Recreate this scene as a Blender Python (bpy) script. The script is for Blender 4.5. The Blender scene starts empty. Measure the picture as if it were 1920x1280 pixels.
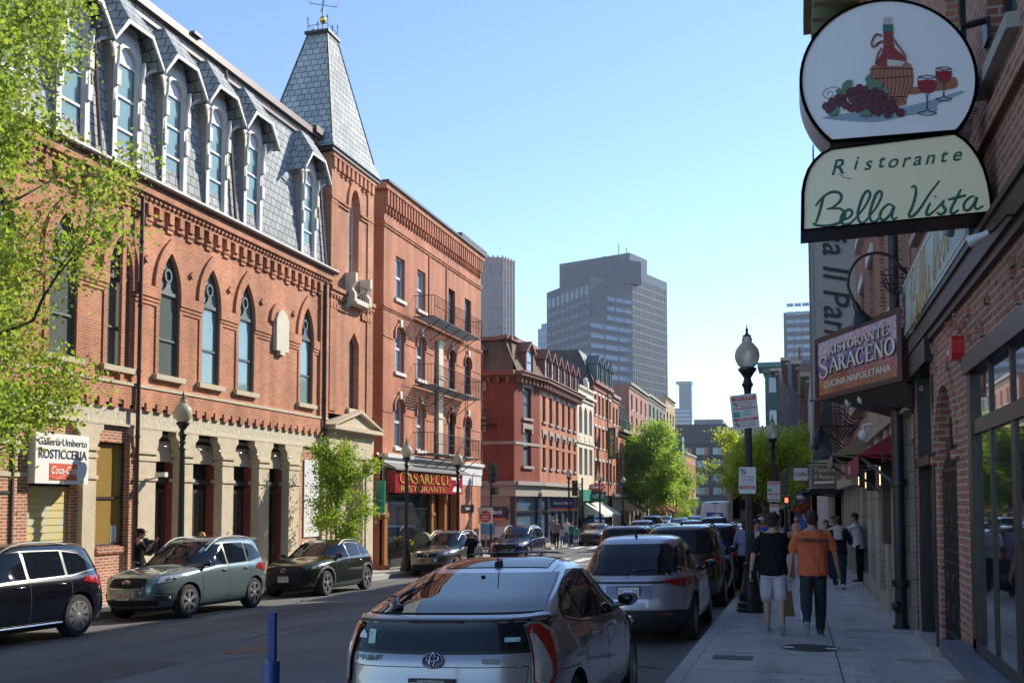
import bpy, bmesh, math, random
import numpy as np
from mathutils import Vector, Matrix, geometry
D=bpy.data; SC=bpy.context.scene; COL=SC.collection
R=math.radians; PI=math.pi
rnd=random.Random(7)
# ---------------------------------------------------------------- camera, sky, sun, exposure
FPX=1867.0; YAW=math.atan(535/FPX); PIT=R(3.3); HZ=940.0; CH=1.65
SHF=HZ-640-FPX*math.tan(PIT)
cd=D.cameras.new('camera'); cam=D.objects.new('camera',cd); COL.objects.link(cam)
cd.sensor_width=36; cd.lens=36*FPX/1920; cd.shift_y=SHF/1920; cd.clip_start=.1; cd.clip_end=6000
cam.location=(0,0,CH); cam.rotation_euler=(R(90)+PIT,0,YAW)
SC.camera=cam
SUN_AZ=R(54); SUN_EL=R(33)
sd=Vector((math.cos(SUN_EL)*math.cos(SUN_AZ),math.cos(SUN_EL)*math.sin(SUN_AZ),math.sin(SUN_EL)))
W=D.worlds.new('World'); SC.world=W; W.use_nodes=True
nt=W.node_tree; bg=nt.nodes['Background']; sky=nt.nodes.new('ShaderNodeTexSky')
sky.sky_type='NISHITA'; sky.sun_disc=False; sky.sun_elevation=SUN_EL; sky.sun_rotation=PI/2-SUN_AZ
sky.altitude=0; sky.air_density=.8; sky.dust_density=0.0; sky.ozone_density=2.3
nt.links.new(sky.outputs[0],bg.inputs[0]); bg.inputs[1].default_value=0.15
sl=D.lights.new('sun','SUN'); sl.energy=4.1; sl.angle=R(.5); sl.color=(1,.91,.76)
so=D.objects.new('sun',sl); COL.objects.link(so); so.rotation_euler=(-sd).to_track_quat('-Z','Y').to_euler()
so.location=(60,40,80)
SC.view_settings.view_transform='Standard'; SC.view_settings.look='None'
SC.view_settings.exposure=0.90; SC.view_settings.gamma=1
# pixel of the photograph -> world point on a known plane (used to read sizes off facades)
_f=Vector((-math.sin(YAW)*math.cos(PIT),math.cos(YAW)*math.cos(PIT),math.sin(PIT)))
_r=Vector((math.cos(YAW),math.sin(YAW),0)); _u=_r.cross(_f)
def ray(u,v): return _f+_r*((u-960)/FPX)+_u*(((640+SHF)-v)/FPX)
_C=Vector((0,0,CH))
def atX(u,v,x): d=ray(u,v); return _C+d*(x/d.x)
def atY(u,v,y): d=ray(u,v); return _C+d*(y/d.y)
def YU(u,x=-16.5): return atX(u,900,x).y
def XU(u,y): return atY(u,900,y).x
KR,KL,WR,WL=-1.33,-14.42,1.65,-16.5
def zr(x,y,base=-.15):           # road / pavement level: falls away along the street and to the left
    t=max(-30.,min(y,40.)); 
    return base-.018*t+.03*max(-22,min(0,x-KR))
# ---------------------------------------------------------------- materials
MAT={}
def rgb(h):
    h=h.lstrip('#'); c=[int(h[i:i+2],16)/255 for i in (0,2,4)]
    return tuple(x/12.92 if x<.04045 else ((x+.055)/1.055)**2.4 for x in c)
def mat(name,col,rough=.6,metal=0,var=0,vs=3.,bump=0,bs=40,emit=0,spec=.5,coat=0,trans=0,alpha=1):
    if name in MAT: return MAT[name]
    m=D.materials.new(name); m.use_nodes=True; n=m.node_tree.nodes; l=m.node_tree.links
    b=n['Principled BSDF']
    if isinstance(col,str): col=rgb(col)
    c=(*col,1)
    b.inputs['Base Color'].default_value=c; b.inputs['Roughness'].default_value=rough
    b.inputs['Metallic'].default_value=metal; b.inputs['Specular IOR Level'].default_value=spec
    if coat: b.inputs['Coat Weight'].default_value=coat; b.inputs['Coat Roughness'].default_value=.03
    if trans: b.inputs['Transmission Weight'].default_value=trans; b.inputs['IOR'].default_value=1.15
    if alpha<1: b.inputs['Alpha'].default_value=alpha
    if emit: b.inputs['Emission Color'].default_value=c; b.inputs['Emission Strength'].default_value=emit
    if var or bump:
        tc=n.new('ShaderNodeTexCoord')
        if var:
            t=n.new('ShaderNodeTexNoise'); t.inputs['Scale'].default_value=vs; t.inputs['Detail'].default_value=6; t.inputs['Roughness'].default_value=.6
            l.new(tc.outputs['Object'],t.inputs['Vector'])
            mr=n.new('ShaderNodeMapRange'); mr.inputs[1].default_value=.25; mr.inputs[2].default_value=.75; mr.inputs[3].default_value=1-var; mr.inputs[4].default_value=1+var
            l.new(t.outputs[0],mr.inputs[0])
            mx=n.new('ShaderNodeMix'); mx.data_type='RGBA'; mx.blend_type='MULTIPLY'; mx.inputs[0].default_value=1
            mx.inputs[6].default_value=c; l.new(mr.outputs[0],mx.inputs[7]); l.new(mx.outputs[2],b.inputs['Base Color'])
        if bump:
            t=n.new('ShaderNodeTexNoise'); t.inputs['Scale'].default_value=bs; t.inputs['Detail'].default_value=4
            l.new(tc.outputs['Object'],t.inputs['Vector'])
            bp=n.new('ShaderNodeBump'); bp.inputs['Strength'].default_value=bump; bp.inputs['Distance'].default_value=.02
            l.new(t.outputs[0],bp.inputs['Height']); l.new(bp.outputs[0],b.inputs['Normal'])
    MAT[name]=m; return m
def brickmat(name,c1,c2,mort,bw=.21,bh=.068,ms=.011,rough=.85,bump=.5,var=.18,off=.5,sq=1,big=.12):
    if name in MAT: return MAT[name]
    m=D.materials.new(name); m.use_nodes=True; n=m.node_tree.nodes; l=m.node_tree.links; b=n['Principled BSDF']
    b.inputs['Roughness'].default_value=rough; b.inputs['Specular IOR Level'].default_value=.3
    tc=n.new('ShaderNodeTexCoord'); ge=n.new('ShaderNodeNewGeometry'); sx=n.new('ShaderNodeSeparateXYZ'); sn=n.new('ShaderNodeSeparateXYZ')
    l.new(tc.outputs['Object'],sx.inputs[0]); l.new(ge.outputs['True Normal'],sn.inputs[0])
    ax=n.new('ShaderNodeMath'); ax.operation='ABSOLUTE'; l.new(sn.outputs[0],ax.inputs[0])
    ay=n.new('ShaderNodeMath'); ay.operation='ABSOLUTE'; l.new(sn.outputs[1],ay.inputs[0])
    gt=n.new('ShaderNodeMath'); gt.operation='GREATER_THAN'; l.new(ax.outputs[0],gt.inputs[0]); l.new(ay.outputs[0],gt.inputs[1])
    mx=n.new('ShaderNodeMix'); l.new(gt.outputs[0],mx.inputs[0]); l.new(sx.outputs[0],mx.inputs[2]); l.new(sx.outputs[1],mx.inputs[3])
    cb=n.new('ShaderNodeCombineXYZ'); l.new(mx.outputs[0],cb.inputs[0]); l.new(sx.outputs[2],cb.inputs[1])
    bt=n.new('ShaderNodeTexBrick'); l.new(cb.outputs[0],bt.inputs['Vector'])
    if isinstance(c1,str): c1,c2,mort=rgb(c1),rgb(c2),rgb(mort)
    for k,c in (('Color1',c1),('Color2',c2),('Mortar',mort)): bt.inputs[k].default_value=(*c,1)
    bt.inputs['Scale'].default_value=1; bt.inputs['Mortar Size'].default_value=ms; bt.inputs['Mortar Smooth'].default_value=.2
    bt.inputs['Brick Width'].default_value=bw; bt.inputs['Row Height'].default_value=bh; bt.inputs['Bias'].default_value=-.1
    bt.offset=off
    t=n.new('ShaderNodeTexNoise'); t.inputs['Scale'].default_value=.35; t.inputs['Detail'].default_value=9; t.inputs['Roughness'].default_value=.68
    l.new(tc.outputs['Object'],t.inputs['Vector'])
    mr=n.new('ShaderNodeMapRange'); mr.inputs[1].default_value=.3; mr.inputs[2].default_value=.7; mr.inputs[3].default_value=1-var; mr.inputs[4].default_value=1+var
    l.new(t.outputs[0],mr.inputs[0])
    # stretched soot streaks
    mp=n.new('ShaderNodeMapping'); mp.inputs['Scale'].default_value=(1.3,1.3,.12); l.new(tc.outputs['Object'],mp.inputs[0])
    t2=n.new('ShaderNodeTexNoise'); t2.inputs['Scale'].default_value=1.2; t2.inputs['Detail'].default_value=7; l.new(mp.outputs[0],t2.inputs['Vector'])
    m2=n.new('ShaderNodeMapRange'); m2.inputs[1].default_value=.35; m2.inputs[2].default_value=.7; m2.inputs[3].default_value=1+big; m2.inputs[4].default_value=1-big; l.new(t2.outputs[0],m2.inputs[0])
    mm=n.new('ShaderNodeMath'); mm.operation='MULTIPLY'; l.new(mr.outputs[0],mm.inputs[0]); l.new(m2.outputs[0],mm.inputs[1])
    ml=n.new('ShaderNodeMix'); ml.data_type='RGBA'; ml.blend_type='MULTIPLY'; ml.inputs[0].default_value=1
    l.new(bt.outputs[0],ml.inputs[6]); l.new(mm.outputs[0],ml.inputs[7]); l.new(ml.outputs[2],b.inputs['Base Color'])
    iv=n.new('ShaderNodeMath'); iv.operation='SUBTRACT'; iv.inputs[0].default_value=1; l.new(bt.outputs[1],iv.inputs[1])
    bp=n.new('ShaderNodeBump'); bp.inputs['Strength'].default_value=bump; bp.inputs['Distance'].default_value=.012
    l.new(iv.outputs[0],bp.inputs['Height']); l.new(bp.outputs[0],b.inputs['Normal'])
    MAT[name]=m; return m
BR_A=brickmat('brick_orange',(.49,.195,.10),(.35,.13,.07),(.50,.31,.22),var=.26,big=.22,bump=.45,ms=.011)
BR_A2=brickmat('brick_pier',(.46,.17,.10),(.25,.085,.055),(.52,.42,.33),ms=.014,bw=.22,bh=.075)
BR_B=brickmat('brick_red',(.46,.165,.09),(.36,.12,.066),(.46,.27,.19),var=.22,big=.2,ms=.010)
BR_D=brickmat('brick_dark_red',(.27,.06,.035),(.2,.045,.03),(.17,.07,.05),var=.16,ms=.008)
BR_R=brickmat('brick_old',(.40,.145,.09),(.21,.08,.055),(.38,.31,.25),bw=.215,bh=.078,ms=.012,var=.22,bump=.9)
BR_P=brickmat('brick_pink',(.40,.20,.16),(.36,.17,.14),(.35,.2,.17),var=.1)
SLATE=brickmat('roof_slates',(.37,.40,.415),(.27,.295,.31),(.05,.055,.06),bw=.30,bh=.26,ms=.016,rough=.75,bump=.5,var=.22,big=.1)
SLATE2=brickmat('slates_dark',(.08,.08,.085),(.055,.055,.06),(.02,.02,.02),bw=.3,bh=.24,ms=.012,rough=.55)
SHING=brickmat('shingles_brown',(.20,.13,.085),(.15,.10,.065),(.06,.04,.03),bw=.25,bh=.2,ms=.014)
STONE=mat('sandstone',(.53,.46,.34),.85,var=.14,vs=2.5,bump=.35,bs=25)
STONEF=mat('rough_sandstone',(.52,.47,.37),.9,var=.22,vs=9,bump=1.,bs=9)
WHITEW=mat('white_paint',(.72,.71,.68),.45,var=.05)
CREAM=mat('cream_paint',(.62,.56,.46),.5,var=.08)
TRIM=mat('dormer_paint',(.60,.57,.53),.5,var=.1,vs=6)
BLACK=mat('black_paint',(.012,.012,.014),.35,spec=.5)
IRON=mat('black_iron',(.016,.015,.016),.45,spec=.5)
PIPE=mat('maroon_pipe',(.07,.03,.028),.45)
COPING=mat('dark_coping',(.035,.03,.032),.5)
GREYM=mat('grey_metal',(.22,.23,.24),.4,metal=.6)
STEEL=mat('bright_metal',(.7,.7,.72),.18,metal=1)
WOODB=mat('varnished_wood',(.30,.12,.03),.45,var=.2,vs=8)
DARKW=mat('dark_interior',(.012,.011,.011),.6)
GL_T=mat('glass_with_pale_blind',(.22,.34,.33),.06,spec=.8,coat=.6,var=.1,vs=1.5)
GL_B=mat('glass_with_grey_blind',(.13,.15,.14),.08,spec=.8,coat=.5,var=.1,vs=1)
GL_D=mat('dark_glass',(.012,.016,.02),.04,spec=.9,coat=.5,var=.3,vs=1.2)
GL_S=mat('sky_glass',(.10,.17,.24),.03,spec=1,coat=1)
GL_Y=mat('glass_over_yellow_blind',(.30,.20,.06),.12,coat=.5,var=.05)
SASHD=mat('dark_sash',(.03,.025,.025),.5)
SASHG=mat('green_grey_sash',(.10,.13,.13),.5)
PLASTIC_R=mat('red_enamel',(.5,.02,.015),.3)
# ---------------------------------------------------------------- mesh builder
class MB:
    def __init__(s): s.v=[];s.f=[];s.m=[]
    def add(s,vs,fs,mi=0):
        o=len(s.v); s.v+= [tuple(p) for p in vs]; s.f+=[tuple(i+o for i in f) for f in fs]; s.m+=[mi]*len(fs); return s
    def box(s,x0,x1,y0,y1,z0,z1,mi=0):
        a,b=min(x0,x1),max(x0,x1);c,d=min(y0,y1),max(y0,y1);e,f=min(z0,z1),max(z0,z1)
        return s.add([(a,c,e),(b,c,e),(b,d,e),(a,d,e),(a,c,f),(b,c,f),(b,d,f),(a,d,f)],[(0,3,2,1),(4,5,6,7),(0,1,5,4),(1,2,6,5),(2,3,7,6),(3,0,4,7)],mi)
    def prism(s,poly,dvec,mi=0):       # poly: 3D points; extruded along dvec, capped
        n=len(poly); P=[Vector(p) for p in poly]; d=Vector(dvec)
        c=[P[i].cross(P[(i+1)%n]) for i in range(n)]; nn=sum(c,Vector())
        if nn.dot(d)>0: P=P[::-1]
        tris=geometry.tessellate_polygon([P]); out=[]
        for t in tris:
            a,b,e=[P[i] for i in t]
            if (b-a).cross(e-a).dot(d)>0: t=t[::-1]
            out.append(tuple(t))
        f=list(out)+[tuple(i+n for i in t[::-1]) for t in out]+[(i,i+n,(i+1)%n+n,(i+1)%n) for i in range(n)]
        return s.add(P+[p+d for p in P],f,mi)
    def tube(s,pts,r,n=8,mi=0,cap=True,flat=1.0):
        P=[Vector(p) for p in pts]; k=len(P); rr=r if hasattr(r,'__len__') else [r]*k
        vs=[];up=Vector((0,0,1)); last=None
        for i in range(k):
            t=(P[min(i+1,k-1)]-P[max(i-1,0)])
            if t.length<1e-9: t=Vector((0,0,1))
            t.normalize()
            if last is None:
                a=t.cross(up); 
                if a.length<.1: a=t.cross(Vector((1,0,0)))
            else: a=last-t*last.dot(t)
            a.normalize(); last=a; b=t.cross(a)
            for j in range(n):
                q=2*PI*j/n; vs.append(P[i]+(a*math.cos(q)+b*math.sin(q)*flat)*rr[i])
        fs=[(i*n+j,i*n+(j+1)%n,(i+1)*n+(j+1)%n,(i+1)*n+j) for i in range(k-1) for j in range(n)]
        if cap: fs+= [tuple(range(n))[::-1],tuple((k-1)*n+j for j in range(n))]
        return s.add(vs,fs,mi)
    def lathe(s,c,prof,n=16,mi=0,axis='z',cap=True):
        cx,cy,cz=c; vs=[]
        for r,h in prof:
            for j in range(n):
                q=2*PI*j/n; a,b=r*math.cos(q),r*math.sin(q)
                vs.append((cx+a,cy+b,cz+h) if axis=='z' else ((cx+h,cy+a,cz+b) if axis=='x' else (cx+b,cy+h,cz+a)))
        k=len(prof); fs=[(i*n+j,i*n+(j+1)%n,(i+1)*n+(j+1)%n,(i+1)*n+j) for i in range(k-1) for j in range(n)]
        if cap: fs+=[tuple(range(n))[::-1],tuple((k-1)*n+j for j in range(n))]
        return s.add(vs,fs,mi)
    def ell(s,c,r,n=12,m=8,mi=0):
        vs=[(c[0],c[1],c[2]-r[2])];
        for i in range(1,m):
            a=-PI/2+PI*i/m
            for j in range(n):
                q=2*PI*j/n; vs.append((c[0]+r[0]*math.cos(a)*math.cos(q),c[1]+r[1]*math.cos(a)*math.sin(q),c[2]+r[2]*math.sin(a)))
        vs.append((c[0],c[1],c[2]+r[2])); T=len(vs)-1
        fs=[(0,1+(j+1)%n,1+j) for j in range(n)]+[(1+i*n+j,1+i*n+(j+1)%n,1+(i+1)*n+(j+1)%n,1+(i+1)*n+j) for i in range(m-2) for j in range(n)]
        fs+=[(T,1+(m-2)*n+j,1+(m-2)*n+(j+1)%n) for j in range(n)]
        return s.add(vs,fs,mi)
    def xf(s,M,start=0):
        for i in range(start,len(s.v)): s.v[i]=tuple(M@Vector(s.v[i]))
        return s
    def build(s,name,mats,parent=None,smooth=None,world=True):
        me=D.meshes.new(name); 
        off=Vector((0,0,0))
        if parent is not None and world:
            p=parent
            while p is not None: off=off+p.location; p=p.parent
        if off.length>0: vs=[(a-off.x,b-off.y,c-off.z) for a,b,c in s.v]
        else: vs=s.v
        me.from_pydata(vs,[],s.f)
        if not isinstance(mats,(list,tuple)): mats=[mats]
        for m in mats: me.materials.append(m)
        if len(mats)>1: me.polygons.foreach_set('material_index',s.m)
        if smooth is not None:
            me.polygons.foreach_set('use_smooth',[True]*len(me.polygons))
            if smooth<180: me.set_sharp_from_angle(angle=R(smooth))
        me.update(); o=D.objects.new(name,me); COL.objects.link(o)
        if parent is not None: o.parent=parent
        return o
def tag(o,label=None,cat=None,group=None,kind=None):
    for k,v in (('label',label),('category',cat),('group',group),('kind',kind)):
        if v: o[k]=v
    return o
def thing(name,label,cat,loc=(0,0,0),rz=0,group=None):
    o=D.objects.new(name,None); COL.objects.link(o); o.empty_display_size=.3; o.location=loc; o.rotation_euler=(0,0,rz)
    return tag(o,label,cat,group)
def proot(name,parent,loc):
    o=D.objects.new(name,None); COL.objects.link(o); o.empty_display_size=.2; o.parent=parent; o.location=loc; return o
def copytree(o,parent=None):
    c=o.copy(); COL.objects.link(c); c.parent=parent
    for ch in list(o.children): copytree(ch,c)
    return c
def dup(o,loc,rz,label,cat=None,group=None,scale=None):
    c=copytree(o); c.location=loc; c.rotation_euler=(0,0,rz); c['label']=label
    if cat: c['category']=cat
    if group: c['group']=group
    if scale: c.scale=scale
    return c
# facade frame: u to the viewer's right, v = world z, d = outward
class Face:
    def __init__(s,o,r): s.o=Vector(o); s.r=Vector(r).normalized(); s.n=s.r.cross(Vector((0,0,1)))
    def p(s,u,v,d=0): return s.o+s.r*u+Vector((0,0,v))+s.n*d
    def box(s,mb,u0,u1,v0,v1,d0,d1,mi=0):
        P=[s.p(u,v,d) for d in (min(d0,d1),max(d0,d1)) for u,v in ((u0,v0),(u1,v0),(u1,v1),(u0,v1))]
        mb.add(P,[(3,2,1,0),(4,5,6,7),(0,1,5,4),(1,2,6,5),(2,3,7,6),(3,0,4,7)],mi)
    def poly(s,mb,pts,d0,d1,mi=0): mb.prism([s.p(u,v,d0) for u,v in pts],s.n*(d1-d0),mi)
FL=Face((WL,0,0),(0,1,0)); FR=Face((WR,0,0),(0,-1,0))
def fr(y): return -y          # right-hand facade: u = -Y
def arch(u0,u1,v0,vs,va=None,kind='flat',n=8):
    if kind=='flat': return [(u0,v0),(u1,v0),(u1,vs),(u0,vs)]
    w=(u1-u0)/2; c=(u0+u1)/2; P=[(u0,v0),(u1,v0)]; h=va-vs
    if kind=='round':
        P+=[(c+w*math.cos(PI*i/(2*n)),vs+h*math.sin(PI*i/(2*n))) for i in range(2*n+1)]
    else:
        Rr=(h*h+w*w)/(2*w); a=math.asin(min(1,h/Rr))
        if kind=='point':
            ri=[(u1-Rr+Rr*math.cos(a*i/n),vs+Rr*math.sin(a*i/n)) for i in range(n+1)]
            P+=ri+[(2*c-x,y) for x,y in ri[-2::-1]]
        else:        # segmental
            Rs=(w*w+h*h)/(2*h); b=math.asin(w/Rs)
            P+=[(c+Rs*math.sin(b-2*b*i/n),vs+h-Rs+Rs*math.cos(b-2*b*i/n)) for i in range(n+1)]
    return P
def inset(P,d):
    n=len(P); out=[]
    for i in range(n):
        a=Vector(P[i-1]);b=Vector(P[i]);c=Vector(P[(i+1)%n])
        e1=(b-a); e2=(c-b)
        if e1.length<1e-6: e1=e2
        if e2.length<1e-6: e2=e1
        e1.normalize();e2.normalize(); n1=Vector((-e1.y,e1.x));n2=Vector((-e2.y,e2.x)); m=n1+n2
        k=max(.35,1+n1.dot(n2)); q=b+m*(d/k); out.append((q.x,q.y))
    return out
def wall(mb,F,outer,holes,depth=.2,d=0,mi=0):
    loops=[outer]+holes; V3=[[Vector((p[0],p[1],0)) for p in l] for l in loops]
    tr=geometry.tessellate_polygon(V3); flat=[p for l in loops for p in l]
    vs=[F.p(u,v,d) for u,v in flat]; fs=[]
    for t in tr:
        a,b,c=[Vector(flat[i]) for i in t]
        if abs((b-a).cross(c-a))<1e-9: continue
        fs.append(tuple(t) if (b-a).cross(c-a)>0 else tuple(t[::-1]))
    mb.add(vs,fs,mi)
    for h in holes:
        n=len(h); mb.add([F.p(u,v,d) for u,v in h]+[F.p(u,v,d-depth) for u,v in h],[(i,i+n,(i+1)%n+n,(i+1)%n) for i in range(n)],mi)
_wc={}
def window(B,F,P,depth=.16,fw=.05,bars=(),vb=(),fm=None,pm=None,sill=None,lint=None,name='window',key=None,fd=.06,extra=None,lim=None,sm=None):
    """window part (frame) > pane, sill, lintel; P polygon in facade coords"""
    fm=fm or SASHD; pm=pm or GL_D
    u0=min(p[0] for p in P);u1=max(p[0] for p in P);v0=min(p[1] for p in P);v1=max(p[1] for p in P)
    o=F.p((u0+u1)/2,v0,0); Q=[(a-(u0+u1)/2,b-v0) for a,b in P]
    G=Face((0,0,0),F.r)
    w=(u1-u0)/2; h=v1-v0
    K=(tuple(F.r),tuple((round(a,3),round(b,3)) for a,b in Q),depth,fw,tuple(round(b-v0,3) for b in bars),tuple(vb),fm.name,pm.name,str(sill),str(lint),str(extra))
    root=B
    loc=o-(B.location)
    if K in _wc:
        c=copytree(_wc[K],B); c.location=loc; return c
    mb=MB(); I=inset(Q,fw); n=len(Q)
    for dd,flip in ((-depth+fd,0),):
        mb.add([G.p(a,b,dd) for a,b in Q]+[G.p(a,b,dd) for a,b in I],[(i,(i+1)%n,(i+1)%n+n,i+n) for i in range(n)])
    mb.add([G.p(a,b,-depth+fd) for a,b in I]+[G.p(a,b,-depth) for a,b in I],[(i,(i+1)%n,(i+1)%n+n,i+n) for i in range(n)])
    for b in bars: G.box(mb,-w+fw*.5,w-fw*.5,b-v0-fw*.6,b-v0+fw*.6,-depth,-depth+fd*.8)
    for a in vb: G.box(mb,a*w-fw*.5,a*w+fw*.5,fw,h-fw,-depth,-depth+fd*.75)
    if extra: extra(mb,G,w,h,depth)
    fo=mb.build(name,fm,B,world=False)
    mp=MB(); mp.add([G.p(a,b,-depth+.004) for a,b in I],[tuple(range(n))]) if n<5 else wall(mp,G,I,[],0,-depth+.004)
    mp.build('pane',pm,fo,world=False)
    if sill:
        ms=MB(); G.box(ms,-w-sill[0],w+sill[0],-sill[1],0,-depth*.5,sill[2]); ms.build('sill',sm or STONE,fo,world=False)
    if lint:
        ml=MB()
        if lint[0]=='key': G.poly(ml,[(-.09,h-.02),(.09,h-.02),(.14,h+.3),(-.14,h+.3)],-.02,.1)
        elif lint[0]=='flat': G.box(ml,-w-lint[1],w+lint[1],h+.003,h+lint[2],-.05,lint[3])
        elif lint[0]=='hood':
            k=lint[1]; G.box(ml,-w-k,w+k,h+.003,h+lint[2],-.05,lint[3])
            for sg in (-1,1): G.box(ml,sg*(w+.003),sg*(w+k),h-.28,h,-.05,lint[3])
        ml.build('lintel',sm or STONE,fo,world=False)
    fo.location=loc; _wc[K]=fo
    return fo
_ts=[]
def evalmesh(o):      # mesh of an object with its modifiers, evaluated on its own
    if not _ts: _ts.append(D.scenes.new('work'))
    sc=_ts[0]; sc.collection.objects.link(o); 
    with bpy.context.temp_override(scene=sc,view_layer=sc.view_layers[0]): dg=bpy.context.evaluated_depsgraph_get()
    me=D.meshes.new_from_object(o.evaluated_get(dg)); sc.collection.objects.unlink(o); return me
def text(s,o,right,up,size,m,parent,name='lettering',ext=.004,off=0,shear=0,sx=1,align='CENTER',sp=1,world=True):
    c=D.curves.new('t','FONT'); c.body=s; c.size=1; c.align_x=align; c.align_y='CENTER'; c.extrude=ext/size; c.offset=off; c.shear=shear; c.space_character=sp
    c.resolution_u=3
    ob=D.objects.new('t',c); me=evalmesh(ob); D.objects.remove(ob)
    r=Vector(right).normalized(); u=Vector(up).normalized(); n=r.cross(u)
    mb=MB(); mb.add([Vector(o)+r*(v.co.x*size*sx)+u*(v.co.y*size)+n*(v.co.z*size) for v in me.vertices],[tuple(p.vertices) for p in me.polygons])
    D.meshes.remove(me); D.curves.remove(c)
    return mb.build(name,m,parent,world=world)
def catmull(P,k=6):
    P=[Vector(p) for p in P]; out=[]
    for i in range(len(P)-1):
        a=P[max(i-1,0)];b=P[i];c=P[i+1];d=P[min(i+2,len(P)-1)]
        for j in range(k):
            t=j/k; out.append(.5*((2*b)+(c-a)*t+(2*a-5*b+4*c-d)*t*t+(3*b-a-3*c+d)*t**3))
    return out+[P[-1]]
# ================================================================ ground, road, pavements
def sheet(mb,xs,ys,b,mi=0):
    vs=[(x,y,zr(x,y,b)) for y in ys for x in xs]; n=len(xs)
    mb.add(vs,[(j*n+i,j*n+i+1,(j+1)*n+i+1,(j+1)*n+i) for j in range(len(ys)-1) for i in range(n-1)],mi)
ASPH=mat('asphalt',(.125,.124,.123),.8,var=.16,vs=1.1,bump=.55,bs=90)
def add_patches(m):
    n=m.node_tree.nodes;l=m.node_tree.links;b=n['Principled BSDF']; src=b.inputs['Base Color'].links[0].from_socket
    tc=n.new('ShaderNodeTexCoord'); mp=n.new('ShaderNodeMapping'); mp.inputs['Scale'].default_value=(1.1,.09,1); l.new(tc.outputs['Object'],mp.inputs[0])
    t=n.new('ShaderNodeTexNoise'); t.inputs['Scale'].default_value=1; t.inputs['Detail'].default_value=5; l.new(mp.outputs[0],t.inputs['Vector'])
    mr=n.new('ShaderNodeMapRange'); mr.inputs[1].default_value=.35; mr.inputs[2].default_value=.65; mr.inputs[3].default_value=.82; mr.inputs[4].default_value=1.2; l.new(t.outputs[0],mr.inputs[0])
    t2=n.new('ShaderNodeTexNoise'); t2.inputs['Scale'].default_value=70; t2.inputs['Detail'].default_value=2; l.new(tc.outputs['Object'],t2.inputs['Vector'])
    m2=n.new('ShaderNodeMapRange'); m2.inputs[1].default_value=.3; m2.inputs[2].default_value=.7; m2.inputs[3].default_value=.7; m2.inputs[4].default_value=1.3; l.new(t2.outputs[0],m2.inputs[0])
    q=n.new('ShaderNodeMath'); q.operation='MULTIPLY'; l.new(mr.outputs[0],q.inputs[0]); l.new(m2.outputs[0],q.inputs[1])
    x=n.new('ShaderNodeMix'); x.data_type='RGBA'; x.blend_type='MULTIPLY'; x.inputs[0].default_value=1; l.new(src,x.inputs[6]); l.new(q.outputs[0],x.inputs[7]); l.new(x.outputs[2],b.inputs['Base Color'])
add_patches(ASPH)
CONC=mat('concrete_pavement',(.44,.42,.39),.85,var=.2,vs=1.7,bump=.4,bs=60); add_patches(CONC)
CONCL=mat('pale_pavement',(.42,.39,.34),.85,var=.15,vs=1.7,bump=.3,bs=60)
KERB=mat('granite_kerb',(.36,.36,.35),.75,var=.25,vs=14,bump=.3,bs=50)
JOINT=mat('pavement_joint',(.05,.05,.05),.9)
PAINT=mat('road_paint',(.62,.62,.6),.7,var=.25,vs=12)
mb=MB(); sheet(mb,[-2500,-23.33,KR,2500],[-400,-30,40,4000],-.19); tag(mb.build('ground',mat('ground_asphalt',(.09,.09,.088),.9,var=.2,vs=.3)),kind='structure')
ys=[-40,-30]+[i*5 for i in range(-5,9)]+[60,100,140,190,260]
mb=MB(); sheet(mb,[-60,KL,-10,-6,KR,KR+.3],ys,-.15); tag(mb.build('road',ASPH),kind='structure')
def pave(mb,x0,x1,y0,y1,mi=0,b=0,th=.17):
    yy=[y0]+[y for y in ys if y0<y<y1]+[y1]; n=len(yy)
    vs=[];
    for y in yy: vs+=[(x0,y,zr(x0,y,b)),(x1,y,zr(x1,y,b)),(x1,y,zr(x1,y,b)-th),(x0,y,zr(x0,y,b)-th)]
    fs=[]
    for i in range(n-1):
        a=i*4;c=a+4; fs+=[(a,a+1,c+1,c),(a+1,a+2,c+2,c+1),(a+3,a,c,c+3),(a+2,a+3,c+3,c+2)]
    mb.add(vs,fs+[(0,3,2,1),((n-1)*4,(n-1)*4+1,(n-1)*4+2,(n-1)*4+3)],mi)
mb=MB(); pave(mb,KR+.16,WR+.4,-30,50); pave(mb,KR+.16,8,59,150); o=mb.build('pavement_right',CONC); tag(o,kind='structure')
mb=MB(); pave(mb,WL-.4,KL-.16,-30,52.3); pave(mb,-24,WL-.4,43.,52.3) ; pave(mb,WL-.4,KL-.16,59,150); pave(mb,-40,WL-.4,59,60.4); tag(mb.build('pavement_left',CONCL),kind='structure')
mb=MB()
def kerb(mb,x0,x1,y0,y1):
    y=y0
    while y<y1:
        e=min(y+1.9,y1); pave(mb,x0,x1,y,e-.012,b=.004,th=.2); y=e
kerb(mb,KR,KR+.158,-6,50); kerb(mb,KR,KR+.158,59,150); kerb(mb,KL-.158,KL,2,52.3); kerb(mb,KL-.158,KL,59,150)
tag(mb.build('kerb',KERB),kind='structure')
mb=MB()
def strip(mb,x0,x1,y0,y1,b): 
    yy=[y0]+[y for y in ys if y0<y<y1]+[y1]; sheet(mb,[x0,x1],yy,b)
for y in [i*1.52+2.2 for i in range(32)]: strip(mb,KR+.17,WR-.02,y,y+.012,.004)
strip(mb,.42,.434,-5,50,.0045)
for y in [i*1.6+3 for i in range(30)]: strip(mb,WL,KL-.17,y,y+.014,.004)
tag(mb.build('pavement_joints',JOINT),kind='structure')
mb=MB()
for i in range(11): strip(mb,-13.6+i*1.12,-13.05+i*1.12,45.2,48.6,-.145)
for i in range(11): strip(mb,-13.6+i*1.12,-13.05+i*1.12,60,63,-.145)
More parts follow.
